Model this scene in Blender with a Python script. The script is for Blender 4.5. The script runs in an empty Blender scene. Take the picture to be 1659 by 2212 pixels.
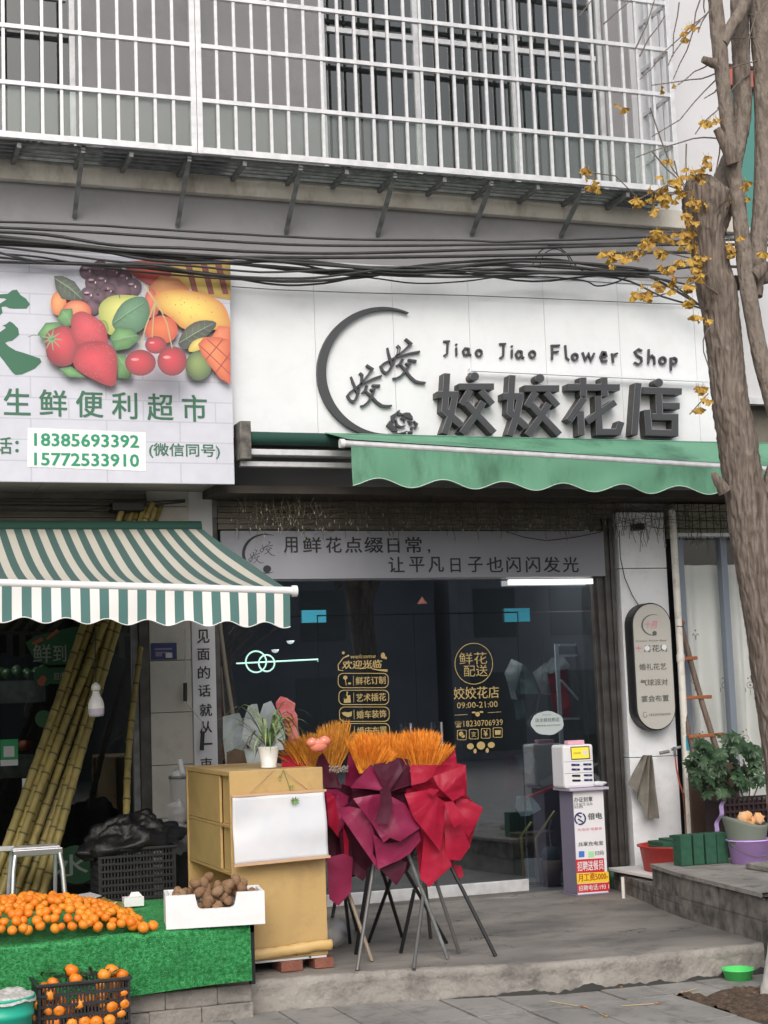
import bpy, bmesh, math, random
import numpy as np
from mathutils import Vector, Matrix, noise
from mathutils.geometry import tessellate_polygon
random.seed(7)
R = random.random
def U(a, b): return a + (b - a) * R()
SC = bpy.context.scene
COL = SC.collection
# ------------------------------------------------------------------ camera
F = 3450.0; CX, CY = 829.5, 1106.0            # focal length and centre in units of a 1659 x 2212 frame
PI_, YA, RO = .1160, .346, -.0363             # pitch, yaw, roll
HC = 1.83
fw = Vector((math.sin(YA)*math.cos(PI_), math.cos(YA)*math.cos(PI_), math.sin(PI_)))
rt0 = Vector((math.cos(YA), -math.sin(YA), 0)); up0 = rt0.cross(fw)
rt = math.cos(RO)*rt0 + math.sin(RO)*up0; up = -math.sin(RO)*rt0 + math.cos(RO)*up0
cam = bpy.data.cameras.new('camera'); co = bpy.data.objects.new('camera', cam); COL.objects.link(co)
co.matrix_world = Matrix(((rt.x, up.x, -fw.x, 0), (rt.y, up.y, -fw.y, 0), (rt.z, up.z, -fw.z, HC), (0, 0, 0, 1)))
cam.sensor_fit = 'VERTICAL'; cam.sensor_height = 24; cam.lens = 24*F/2212; cam.clip_end = 400; cam.clip_start = .1
SC.camera = co
# ------------------------------------------------------------------ sky, sun, exposure
w = bpy.data.worlds.new('World'); SC.world = w; w.use_nodes = True
nt = w.node_tree; bg = nt.nodes['Background']; sky = nt.nodes.new('ShaderNodeTexSky'); sky.sky_type = 'NISHITA'
SUN_EL, SUN_AZ = math.radians(40), math.radians(200)   # azimuth measured from +Y clockwise
sky.sun_disc = False; sky.sun_elevation = SUN_EL; sky.sun_rotation = SUN_AZ
sky.air_density = 1.0; sky.dust_density = 6; sky.ozone_density = .6
hs = nt.nodes.new('ShaderNodeHueSaturation'); hs.inputs['Saturation'].default_value = .5
nt.links.new(sky.outputs[0], hs.inputs['Color']); nt.links.new(hs.outputs[0], bg.inputs[0]); bg.inputs[1].default_value = .15
sl = bpy.data.lights.new('sun', 'SUN'); sl.energy = .55; sl.angle = math.radians(40); sl.color = (1, .98, .955)
so = bpy.data.objects.new('sun', sl); COL.objects.link(so)
sd = Vector((math.sin(SUN_AZ)*math.cos(SUN_EL), math.cos(SUN_AZ)*math.cos(SUN_EL), math.sin(SUN_EL)))
so.rotation_euler = sd.to_track_quat('Z', 'Y').to_euler(); so.location = sd*20
SC.view_settings.view_transform = 'Standard'; SC.view_settings.look = 'None'; SC.view_settings.gamma = 1
SC.view_settings.exposure = .08
# ------------------------------------------------------------------ projection: picture point on a real plane
CAM = Vector((0, 0, HC))
def P(x, y, X=None, Y=None, Z=None):
    d = fw*F + rt*(x-CX) - up*(y-CY)
    t = (X-CAM.x)/d.x if X is not None else (Y-CAM.y)/d.y if Y is not None else (Z-CAM.z)/d.z
    return CAM + d*t
D = 12.35       # plane of the shop doors
PZ = .18        # height of the shop platform
# ------------------------------------------------------------------ materials
MATS = {}
def mat(name, c, rough=.6, metal=0., c2=None, ns=6., bump=0., bs=40., spec=.5, stretch=None, detail=6., emit=0, alpha=None, trans=0, wear=None, ws=2., crack=0, rnd=None):
    m = bpy.data.materials.new(name); m.use_nodes = True; n = m.node_tree; b = n.nodes['Principled BSDF']
    b.inputs['Roughness'].default_value = rough; b.inputs['Metallic'].default_value = metal
    b.inputs['Specular IOR Level'].default_value = spec; b.inputs['Base Color'].default_value = (*c, 1)
    tc = n.nodes.new('ShaderNodeTexCoord'); mp = n.nodes.new('ShaderNodeMapping'); n.links.new(tc.outputs['Object'], mp.inputs[0])
    if stretch: mp.inputs['Scale'].default_value = stretch
    col = None
    if c2:
        t = n.nodes.new('ShaderNodeTexNoise'); t.inputs['Scale'].default_value = ns; t.inputs['Detail'].default_value = detail
        n.links.new(mp.outputs[0], t.inputs[0]); rp = n.nodes.new('ShaderNodeValToRGB')
        rp.color_ramp.elements[0].position = .36; rp.color_ramp.elements[1].position = .64
        rp.color_ramp.elements[0].color = (*c, 1); rp.color_ramp.elements[1].color = (*c2, 1)
        n.links.new(t.outputs[0], rp.inputs[0]); col = rp.outputs[0]
    if wear:
        t = n.nodes.new('ShaderNodeTexNoise'); t.inputs['Scale'].default_value = ws; t.inputs['Detail'].default_value = 9; t.inputs['Roughness'].default_value = .7
        n.links.new(mp.outputs[0], t.inputs[0]); rp = n.nodes.new('ShaderNodeValToRGB')
        rp.color_ramp.elements[0].position = .5; rp.color_ramp.elements[1].position = .72
        n.links.new(t.outputs[0], rp.inputs[0]); mx = n.nodes.new('ShaderNodeMix'); mx.data_type = 'RGBA'
        n.links.new(rp.outputs[0], mx.inputs[0])
        if col: n.links.new(col, mx.inputs[6])
        else: mx.inputs[6].default_value = (*c, 1)
        mx.inputs[7].default_value = (*wear, 1); col = mx.outputs[2]
    if col: n.links.new(col, b.inputs['Base Color'])
    if crack:
        dn_ = n.nodes.new('ShaderNodeTexNoise'); dn_.inputs['Scale'].default_value = 3; dn_.inputs['Detail'].default_value = 6; n.links.new(mp.outputs[0], dn_.inputs[0])
        mxv = n.nodes.new('ShaderNodeMix'); mxv.data_type = 'RGBA'; mxv.inputs[0].default_value = .35; n.links.new(mp.outputs[0], mxv.inputs[6]); n.links.new(dn_.outputs[1], mxv.inputs[7])
        vo = n.nodes.new('ShaderNodeTexVoronoi'); vo.feature = 'DISTANCE_TO_EDGE'; vo.inputs['Scale'].default_value = crack; n.links.new(mxv.outputs[2], vo.inputs[0])
        lt = n.nodes.new('ShaderNodeMath'); lt.operation = 'LESS_THAN'; lt.inputs[1].default_value = .0028*crack; n.links.new(vo.outputs[0], lt.inputs[0])
        n2_ = n.nodes.new('ShaderNodeTexNoise'); n2_.inputs['Scale'].default_value = 1.3; n.links.new(mp.outputs[0], n2_.inputs[0]); g2 = n.nodes.new('ShaderNodeMath'); g2.operation = 'GREATER_THAN'; g2.inputs[1].default_value = .52; n.links.new(n2_.outputs[0], g2.inputs[0])
        ml = n.nodes.new('ShaderNodeMath'); ml.operation = 'MULTIPLY'; n.links.new(lt.outputs[0], ml.inputs[0]); n.links.new(g2.outputs[0], ml.inputs[1])
        mk_ = n.nodes.new('ShaderNodeMix'); mk_.data_type = 'RGBA'; n.links.new(ml.outputs[0], mk_.inputs[0]); n.links.new(col, mk_.inputs[6]); mk_.inputs[7].default_value = (.04, .038, .035, 1); col = mk_.outputs[2]; n.links.new(col, b.inputs['Base Color'])
    if rnd:
        oi = n.nodes.new('ShaderNodeObjectInfo'); mr = n.nodes.new('ShaderNodeMix'); mr.data_type = 'RGBA'; mr.inputs[7].default_value = (*rnd, 1)
        mm_ = n.nodes.new('ShaderNodeMath'); mm_.operation = 'MULTIPLY'; mm_.inputs[1].default_value = .8; n.links.new(oi.outputs['Random'], mm_.inputs[0]); n.links.new(mm_.outputs[0], mr.inputs[0]); n.links.new(col, mr.inputs[6]); n.links.new(mr.outputs[2], b.inputs['Base Color'])
    if bump:
        t = n.nodes.new('ShaderNodeTexNoise'); t.inputs['Scale'].default_value = bs; t.inputs['Detail'].default_value = 8
        n.links.new(mp.outputs[0], t.inputs[0]); bp = n.nodes.new('ShaderNodeBump'); bp.inputs['Strength'].default_value = bump
        bp.inputs['Distance'].default_value = .02
        n.links.new(t.outputs[0], bp.inputs['Height']); n.links.new(bp.outputs[0], b.inputs['Normal'])
    if emit: b.inputs['Emission Color'].default_value = (*c, 1); b.inputs['Emission Strength'].default_value = emit
    if alpha is not None: b.inputs['Alpha'].default_value = alpha
    if trans: b.inputs['Transmission Weight'].default_value = trans
    return m
def glass(name, tint=(.55, .6, .6), refl=.12, rough=.01, rc=(1, 1, 1)):
    m = bpy.data.materials.new(name); m.use_nodes = True; n = m.node_tree; n.nodes.clear()
    o = n.nodes.new('ShaderNodeOutputMaterial'); t = n.nodes.new('ShaderNodeBsdfTransparent'); g = n.nodes.new('ShaderNodeBsdfGlossy')
    t.inputs[0].default_value = (*tint, 1); g.inputs['Roughness'].default_value = rough; g.inputs[0].default_value = (*rc, 1)
    fr = n.nodes.new('ShaderNodeFresnel'); fr.inputs[0].default_value = 1.5
    ad = n.nodes.new('ShaderNodeMath'); ad.operation = 'ADD'; ad.inputs[1].default_value = refl; ad.use_clamp = True
    n.links.new(fr.outputs[0], ad.inputs[0]); mx = n.nodes.new('ShaderNodeMixShader')
    n.links.new(ad.outputs[0], mx.inputs[0]); n.links.new(t.outputs[0], mx.inputs[1]); n.links.new(g.outputs[0], mx.inputs[2]); n.links.new(mx.outputs[0], o.inputs[0])
    return m
def stripes(name, c1, c2, period, off=0, dirt=.15):
    m = mat(name, c1, .8, c2=None); n = m.node_tree; b = n.nodes['Principled BSDF']
    tc = n.nodes.new('ShaderNodeTexCoord'); sx = n.nodes.new('ShaderNodeSeparateXYZ'); n.links.new(tc.outputs['Object'], sx.inputs[0])
    def mth(op, a, v):
        k = n.nodes.new('ShaderNodeMath'); k.operation = op; n.links.new(a, k.inputs[0]); k.inputs[1].default_value = v; return k.outputs[0]
    f = mth('GREATER_THAN', mth('FRACT', mth('ADD', mth('DIVIDE', sx.outputs[0], period), off), 0), .5)
    mx = n.nodes.new('ShaderNodeMix'); mx.data_type = 'RGBA'; n.links.new(f, mx.inputs[0]); mx.inputs[6].default_value = (*c1, 1); mx.inputs[7].default_value = (*c2, 1)
    t = n.nodes.new('ShaderNodeTexNoise'); t.inputs['Scale'].default_value = 3; t.inputs['Detail'].default_value = 8; n.links.new(tc.outputs['Object'], t.inputs[0])
    m2 = n.nodes.new('ShaderNodeMix'); m2.data_type = 'RGBA'; m2.blend_type = 'MULTIPLY'; m2.inputs[0].default_value = dirt
    n.links.new(mx.outputs[2], m2.inputs[6]); n.links.new(t.outputs[0], m2.inputs[7]); n.links.new(m2.outputs[2], b.inputs['Base Color'])
    return m
def vcol(name, rough=.5):
    m = bpy.data.materials.new(name); m.use_nodes = True; n = m.node_tree; b = n.nodes['Principled BSDF']; b.inputs['Roughness'].default_value = rough
    a = n.nodes.new('ShaderNodeVertexColor'); a.layer_name = 'Col'; n.links.new(a.outputs[0], b.inputs['Base Color']); return m
def brick(name, c1, c2, mortar, sx, sz, rough=.85, ms=.02, bump=.4, wear=None):
    m = mat(name, c1, rough, bump=0); n = m.node_tree; b = n.nodes['Principled BSDF']
    tc = n.nodes.new('ShaderNodeTexCoord'); sp = n.nodes.new('ShaderNodeSeparateXYZ'); cb = n.nodes.new('ShaderNodeCombineXYZ')
    n.links.new(tc.outputs['Object'], sp.inputs[0])
    ad = n.nodes.new('ShaderNodeMath'); n.links.new(sp.outputs[0], ad.inputs[0]); n.links.new(sp.outputs[1], ad.inputs[1])
    n.links.new(ad.outputs[0], cb.inputs[0]); n.links.new(sp.outputs[2], cb.inputs[1])
    t = n.nodes.new('ShaderNodeTexBrick'); n.links.new(cb.outputs[0], t.inputs[0]); t.inputs['Scale'].default_value = 1
    t.inputs['Brick Width'].default_value = sx; t.inputs['Row Height'].default_value = sz; t.inputs['Mortar Size'].default_value = ms
    t.inputs['Color1'].default_value = (*c1, 1); t.inputs['Color2'].default_value = (*c2, 1); t.inputs['Mortar'].default_value = (*mortar, 1); t.inputs['Mortar Smooth'].default_value = .3
    nz = n.nodes.new('ShaderNodeTexNoise'); nz.inputs['Scale'].default_value = 9; nz.inputs['Detail'].default_value = 9; n.links.new(tc.outputs['Object'], nz.inputs[0])
    rp = n.nodes.new('ShaderNodeValToRGB'); rp.color_ramp.elements[0].position = .35; rp.color_ramp.elements[1].position = .7
    q = wear or .5
    rp.color_ramp.elements[0].color = (q, q, q, 1); n.links.new(nz.outputs[0], rp.inputs[0])
    mx = n.nodes.new('ShaderNodeMix'); mx.data_type = 'RGBA'; mx.blend_type = 'MULTIPLY'; mx.inputs[0].default_value = 1
    n.links.new(t.outputs['Color'], mx.inputs[6]); n.links.new(rp.outputs[0], mx.inputs[7]); n.links.new(mx.outputs[2], b.inputs['Base Color'])
    if bump:
        bp = n.nodes.new('ShaderNodeBump'); bp.inputs['Strength'].default_value = bump; bp.inputs['Distance'].default_value = .01
        n.links.new(mx.outputs[2], bp.inputs['Height']); n.links.new(bp.outputs[0], b.inputs['Normal'])
    return m
def G(v): return (v, v, v)
def S(r, g, b):            # sRGB 0-255 picture value -> linear base
    return tuple(((c/255+.055)/1.055)**2.4 if c > 10 else c/255/12.92 for c in (r, g, b))
M = dict(
 alu=mat('aluminium', (.72, .73, .75), .38, .35, c2=(.6, .61, .63), ns=15),
 alu_dark=mat('old_steel', (.22, .235, .235), .6, .2, c2=(.13, .14, .14), ns=12),
 alu_blue=mat('grey_blue_aluminium', (.25, .29, .35), .45, .4),
 wall=mat('grey_wall_paint', (.31, .31, .325), .85, c2=(.27, .27, .28), ns=1.2, wear=(.25, .25, .25), ws=3, bump=.05),
 wall_light=mat('light_wall_paint', (.62, .63, .66), .85, c2=(.56, .57, .59), ns=1.5, bump=.05),
 ledge=mat('stained_ledge', (.62, .59, .53), .9, c2=(.52, .49, .43), ns=2.5, wear=(.3, .26, .21), ws=4, bump=.3, stretch=(1, 1, .5)),
 white=mat('white_panel', (.8, .83, .86), .35, c2=(.77, .8, .83), ns=3, wear=(.75, .77, .79), ws=6),
 pillar=mat('white_clad_pillar', (.88, .9, .93), .35, c2=(.84, .87, .9), ns=2, wear=(.74, .76, .77), ws=7),
 letter=mat('charcoal_letter', (.055, .058, .066), .5),
 letter_side=mat('letter_return', (.075, .072, .07), .55, c2=(.055, .053, .052), ns=20),
 trim=mat('letter_trim', (.32, .33, .34), .5),
 black=mat('black_paint', (.015, .016, .018), .45),
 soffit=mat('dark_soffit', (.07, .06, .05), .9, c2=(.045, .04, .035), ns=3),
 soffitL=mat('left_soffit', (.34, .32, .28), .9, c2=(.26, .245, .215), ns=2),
 shut=mat('shutter_slats', (.19, .175, .14), .6, .2, c2=(.12, .11, .09), ns=5),
 doorframe=mat('dark_door_frame', (.06, .056, .056), .4, .4, c2=(.1, .095, .09), ns=8),
 green=mat('green_awning', S(104, 158, 130), .75, c2=S(92, 146, 118), ns=2.5, wear=S(60, 96, 78), ws=2.2, stretch=(1, 1, .35)),
 green_dark=mat('dark_green_fabric', S(30, 70, 60), .8),
 conc=mat('platform_concrete', (.14, .133, .126), .7, c2=(.27, .25, .225), ns=1.1, wear=(.075, .074, .074), ws=1.7, bump=.35, bs=30, detail=12, stretch=(1, 1.5, 1), crack=.9),
 kerb=mat('kerb_concrete', (.24, .225, .205), .9, c2=(.34, .32, .29), ns=3, wear=(.095, .09, .085), ws=5, bump=.9, bs=25, detail=12),
 slab=mat('paving_slab', (.215, .21, .2), .8, c2=(.3, .29, .275), ns=2, wear=(.12, .12, .115), ws=5, bump=.3, bs=60, detail=10),
 asphalt=mat('road_concrete', (.24, .235, .225), .9, c2=(.3, .29, .28), ns=3),
 soil=mat('tree_pit_soil', (.055, .036, .024), 1, c2=(.13, .09, .06), ns=30, bump=1, bs=60),
 bark=mat('bark', (.115, .09, .072), .95, c2=(.23, .19, .162), ns=30, stretch=(1.5, 1.5, .17), detail=12, wear=(.04, .03, .024), ws=19, bump=1.0, bs=24),
 bark2=mat('smooth_bark', (.14, .112, .092), .9, c2=(.31, .265, .225), ns=16, stretch=(1.3, 1.3, .55), detail=12, wear=(.07, .055, .045), ws=16, bump=1, bs=34),
 twig=mat('twig', (.17, .14, .125), .9),
 lime=mat('limewash', (.75, .74, .7), .9, c2=(.6, .58, .54), ns=12),
 leaf=mat('ginkgo_leaf', (.56, .37, .08), .6, c2=(.38, .22, .06), ns=14, spec=.2),
 orange=mat('mandarin_skin', (.78, .17, .008), .42, c2=(.72, .23, .015), ns=8, bump=.12, bs=160, rnd=(.85, .33, .03)),
 kiwi=mat('kiwi_skin', (.17, .09, .045), .85, c2=(.24, .135, .07), ns=12, bump=.3, bs=90, rnd=(.3, .19, .11)),
 foam=mat('white_foam', (.82, .83, .85), .6, c2=(.78, .79, .8), ns=12, bump=.1, bs=100),
 turf=mat('artificial_turf', (.016, .24, .055), .9, c2=(.08, .46, .16), ns=45, bump=1, bs=120, detail=3, wear=(.015, .13, .035), ws=4),
 cratemat=mat('black_plastic', (.02, .021, .024), .5, c2=(.03, .031, .034), ns=8),
 yel=mat('mustard_board', (.55, .375, .155), .5, c2=(.51, .34, .135), ns=3, wear=(.42, .28, .12), ws=5),
 wood=mat('pale_wood', (.62, .4, .24), .6, c2=(.55, .34, .2), ns=8, stretch=(1, 1, 8)),
 paper=mat('white_paper', (.75, .77, .79), .8, c2=(.66, .7, .74), ns=4),
 crimson=mat('crimson_wrap', (.4, .01, .04), .45, c2=(.3, .007, .028), ns=4, spec=.3),
 maroon=mat('maroon_wrap', (.085, .009, .028), .5, c2=(.055, .006, .02), ns=4, spec=.35),
 wine=mat('wine_wrap', (.27, .02, .075), .42, c2=(.2, .014, .055), ns=4, spec=.35),
 plumeO=mat('orange_plume', (.96, .42, .05), .8, c2=(.88, .28, .02), ns=30),
 plumeY=mat('ochre_plume', (.75, .36, .05), .8, c2=(.62, .25, .03), ns=30),
 pipe=mat('white_pvc', (.8, .78, .72), .45, c2=(.74, .72, .66), ns=4, wear=(.5, .46, .4), ws=8),
 gold=mat('gold_vinyl', (.5, .38, .16), .45, .3),
 cable=mat('cable_rubber', (.028, .03, .032), .6, c2=(.05, .05, .05), ns=5),
 banner=mat('grey_banner', (.29, .3, .34), .6, c2=(.26, .27, .31), ns=1.5),
 tile=mat('cream_tile', (.5, .485, .44), .45, c2=(.46, .445, .4), ns=2, wear=(.38, .36, .32), ws=5),
 leafg=mat('leaf_green', (.02, .05, .02), .45, c2=(.04, .095, .035), ns=9),
 leafp=mat('spider_leaf', (.06, .14, .04), .5, c2=(.3, .36, .18), ns=14),
 cane=mat('sugarcane_skin', (.34, .27, .085), .5, c2=(.22, .18, .055), ns=7, wear=(.12, .08, .03), ws=9, stretch=(1, 1, .6)),
 canenode=mat('cane_node', (.09, .07, .03), .7),
 canecut=mat('cane_cut', (.7, .62, .42), .7),
 pot=mat('white_ceramic', (.78, .78, .75), .25),
 purple=mat('purple_plastic', (.66, .42, .92), .4), redp=mat('red_plastic', (.5, .03, .025), .45, c2=(.42, .025, .02), ns=5),
 greenp=mat('bright_green_plastic', (.1, .68, .17), .4), teal=mat('teal_plastic', (.02, .42, .29), .4),
 floral=mat('floral_foam_green', (.02, .085, .05), .85, c2=(.03, .11, .065), ns=20),
 sage=mat('sage_felt', (.2, .23, .19), .85), brownw=mat('brown_board', (.1, .062, .042), .7, c2=(.08, .048, .032), ns=4),
 rung=mat('red_brown_wood', (.36, .12, .045), .7, c2=(.28, .09, .03), ns=12), rail=mat('old_wood_pole', (.13, .095, .075), .85, c2=(.2, .15, .12), ns=12, stretch=(3, 3, .6), bump=.4),
 cloth=mat('grey_cloth', (.24, .225, .195), .95, c2=(.15, .14, .12), ns=6, bump=.4), curtain=mat('cream_curtain', (.9, .9, .88), .9, c2=(.85, .85, .83), ns=2),
 kside=mat('kiosk_lilac', (.2, .18, .26), .5), kwhite=mat('kiosk_white', (.8, .8, .83), .4), lilac=mat('kiosk_shelf', (.5, .45, .55), .5),
 blue=mat('blue_plate', (.02, .035, .14), .5), cyan=mat('cyan_cover', (.03, .3, .44), .4), screenY=mat('yellow_screen', (.9, .7, .06), .3, emit=.25),
 red=mat('red_print', (.6, .03, .04), .5), yellow=mat('yellow_print', (.9, .62, .04), .5), navy=mat('navy_print', (.02, .02, .12), .5), pinkp=mat('pink_print', (.75, .25, .35), .5),
 ink=mat('black_ink', (.02, .022, .024), .6), inkgrey=mat('grey_ink', (.12, .13, .12), .6), dgreen=mat('sign_green', S(62, 112, 88), .6), bgreen=mat('bright_sign_green', S(40, 150, 110), .6),
 signw=brick('printed_brick_sheet', (.64, .66, .74), (.62, .64, .72), (.52, .54, .61), .55, .155, .55, .006, 0, wear=.93),
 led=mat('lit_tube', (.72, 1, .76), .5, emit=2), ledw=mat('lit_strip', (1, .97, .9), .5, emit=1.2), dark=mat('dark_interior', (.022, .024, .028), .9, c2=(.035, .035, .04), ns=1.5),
 gl_door=glass('door_glass', (.72, .78, .82), .13, rc=(.95, .97, 1)), gl_win=glass('window_glass', (.36, .43, .42), .07), film=glass('plastic_film', (.84, .88, .86), .02, .35),
 gl_left=glass('left_shop_glass', (.6, .64, .62), .0), bag=mat('clear_plastic_bag', (.7, .7, .7), .35, alpha=.35), bagblack=mat('black_plastic_bag', (.012, .012, .013), .45, bump=.6, bs=18),
 brickred=mat('red_brick', (.28, .11, .075), .9, c2=(.22, .085, .06), ns=12, bump=.5, bs=60), peach=mat('peach_balloon', (.8, .25, .17), .2, spec=.7),
 pink=mat('pink_red_foil', (.55, .06, .08), .35, c2=(.7, .25, .25), ns=9), steel=mat('bright_steel', (.6, .62, .63), .25, .9), tealglass=mat('teal_cladding', (.08, .25, .22), .25), 
 farred=mat('far_red_band', (.42, .12, .09), .7), block=brick('block_wall', (.27, .25, .225), (.235, .22, .2), (.17, .16, .15), .47, .17, .95, .007, 1.0, .3),
 purplepan=mat('lilac_ribbon', (.3, .22, .42), .4), wplastic=mat('white_plastic', (.75, .75, .75), .4), grout=mat('dark_gap', (.04, .04, .038), .95),
 potstem=mat('grey_stem', (.24, .21, .17), .85), greyb=mat('grey_basket', (.4, .4, .4), .6), dgplastic=mat('dark_green_sign', (.02, .09, .04), .5, c2=(.03, .11, .05), ns=3),
 vine=mat('dry_vine', (.085, .075, .05), .9), vinetip=mat('pale_tip', (.3, .29, .24), .8), far=mat('opposite_building', (.2, .21, .23), .9, c2=(.12, .125, .14), ns=.4))
V_FRUIT = vcol('printed_fruit', .5)
# ------------------------------------------------------------------ mesh builder
WL = {}
class MB:
    def __init__(s): s.v = []; s.f = []; s.sm = []; s.c = []
    def add(s, vs, fs, smooth=False, col=None):
        o = len(s.v); s.v += [tuple(v) for v in vs]; s.f += [tuple(o+i for i in f) for f in fs]; s.sm += [smooth]*len(fs)
        s.c += (col if isinstance(col, list) else [col]*len(vs)); return s
    def box(s, x0, x1, y0, y1, z0, z1):
        x0, x1 = sorted((x0, x1)); y0, y1 = sorted((y0, y1)); z0, z1 = sorted((z0, z1))
        return s.add([(x0,y0,z0),(x1,y0,z0),(x1,y1,z0),(x0,y1,z0),(x0,y0,z1),(x1,y0,z1),(x1,y1,z1),(x0,y1,z1)],
                     [(0,3,2,1),(4,5,6,7),(0,1,5,4),(1,2,6,5),(2,3,7,6),(3,0,4,7)])
    def bar(s, a, b, w, h=None):
        a = Vector(a); b = Vector(b); h = h or w; d = (b-a).normalized(); u = d.cross(Vector((0, 0, 1)))
        if u.length < .1: u = d.cross(Vector((0, 1, 0)))
        u.normalize(); n = u.cross(d); vs = []
        for p in (a, b):
            for i, j in ((-1,-1),(1,-1),(1,1),(-1,1)): vs.append(p + u*i*w/2 + n*j*h/2)
        return s.add(vs, [(0,1,2,3),(7,6,5,4),(0,4,5,1),(1,5,6,2),(2,6,7,3),(3,7,4,0)])
    def tube(s, pts, r, n=8, cap=True, smooth=True):
        pts = [Vector(p) for p in pts]; k = len(pts); rs = r if isinstance(r, (list, tuple)) else [r]*k
        d = (pts[1]-pts[0]).normalized(); u = d.orthogonal().normalized(); vs = []
        for i, p in enumerate(pts):
            d = (pts[min(i+1, k-1)]-pts[max(i-1, 0)]).normalized(); u = (u - d*u.dot(d)).normalized(); w_ = d.cross(u)
            for j in range(n):
                a = 2*math.pi*j/n; vs.append(p + (u*math.cos(a)+w_*math.sin(a))*rs[i])
        fs = [(i*n+j, i*n+(j+1) % n, (i+1)*n+(j+1) % n, (i+1)*n+j) for i in range(k-1) for j in range(n)]
        s.add(vs, fs, smooth)
        if cap: s.add(vs[:n], [tuple(range(n))[::-1]]); s.add(vs[-n:], [tuple(range(n))])
        return s
    def lathe(s, c, prof, n=24, smooth=True, sx=1, sy=1):
        c = Vector(c); vs = [c + Vector((r*math.cos(2*math.pi*j/n)*sx, r*math.sin(2*math.pi*j/n)*sy, z)) for r, z in prof for j in range(n)]
        k = len(prof)
        return s.add(vs, [(i*n+j, i*n+(j+1) % n, (i+1)*n+(j+1) % n, (i+1)*n+j) for i in range(k-1) for j in range(n)], smooth)
    def ell(s, c, r, n=12, m=8, jit=0, rot=None):
        c = Vector(c); vs = []; 
        for i in range(m+1):
            t = math.pi*i/m
            for j in range(n):
                a = 2*math.pi*j/n; q = Vector((math.sin(t)*math.cos(a), math.sin(t)*math.sin(a), math.cos(t)))
                if jit: q *= 1 + jit*(noise.noise(q*2+c*7))
                q = Vector((q.x*r[0], q.y*r[1], q.z*r[2]))
                if rot: q = rot @ q
                vs.append(c+q)
        return s.add(vs, [(i*n+j, (i+1)*n+j, (i+1)*n+(j+1) % n, i*n+(j+1) % n) for i in range(m) for j in range(n)], True)
    def prism(s, pts, dv, front=True, col=None):     # flat polygon (3D points) pushed by vector dv
        pts = [Vector(p) for p in pts]; n = len(pts); dv = Vector(dv); tri = tessellate_polygon([pts])
        s.add(pts, [tuple(t) for t in tri], False, col)
        if dv.length > 0:
            s.add([p+dv for p in pts], [tuple(t)[::-1] for t in tri], False, col)
            s.add(pts+[p+dv for p in pts], [(i, (i+1) % n, (i+1) % n+n, i+n) for i in range(n)], False, col)
        return s
    def grid(s, fn, nu, nv, smooth=True):
        vs = [fn(i/nu, j/nv) for j in range(nv+1) for i in range(nu+1)]
        return s.add(vs, [(j*(nu+1)+i, j*(nu+1)+i+1, (j+1)*(nu+1)+i+1, (j+1)*(nu+1)+i) for j in range(nv) for i in range(nu)], smooth)
    def build(s, name, m, parent=None, bevel=0, solid=0, recalc=True, subsurf=0):
        a = np.array(s.v, float); lo = a.min(0); hi = a.max(0); base = Vector(((lo[0]+hi[0])/2, (lo[1]+hi[1])/2, lo[2]))
        me = bpy.data.meshes.new(name); me.from_pydata([tuple(v) for v in (a-np.array(base))], [], s.f); me.polygons.foreach_set('use_smooth', s.sm)
        if any(c is not None for c in s.c):
            ca = me.color_attributes.new('Col', 'FLOAT_COLOR', 'POINT')
            for i, c in enumerate(s.c): ca.data[i].color = (*(c or (1, 1, 1)), 1)
        if recalc:
            b = bmesh.new(); b.from_mesh(me); bmesh.ops.recalc_face_normals(b, faces=b.faces); b.to_mesh(me); b.free()
        me.materials.append(m if not isinstance(m, str) else M[m]); o = bpy.data.objects.new(name, me); COL.objects.link(o)
        if bevel:
            q = o.modifiers.new('bevel', 'BEVEL'); q.width = bevel; q.segments = 2; q.limit_method = 'ANGLE'
        if solid: q = o.modifiers.new('solid', 'SOLIDIFY'); q.thickness = solid; q.offset = 0
        WL[o.name] = base
        if parent: o.parent = parent; o.location = base - WL[parent.name]
        else: o.location = base
        return o
def tag(o, label=None, cat=None, group=None, kind=None):
    if label: o['label'] = label
    if cat: o['category'] = cat
    if group: o['group'] = group
    if kind: o['kind'] = kind
    return o
def thing(name, label, cat, loc=(0, 0, 0), group=None):
    o = bpy.data.objects.new(name, None); COL.objects.link(o); o.location = loc; WL[o.name] = Vector(loc); o.empty_display_size = .1
    return tag(o, label, cat, group)
def dup(o, loc=None, label=None, rz=None, parent=None, sc=None):
    c = o.copy(); COL.objects.link(c)
    if parent: c.parent = parent
    if loc is not None: c.location = loc
    if rz is not None: c.rotation_euler.z = rz
    if sc: c.scale = (sc,)*3
    if label: c['label'] = label
    for ch in list(o.children): dup(ch, parent=c)
    return c
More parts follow.
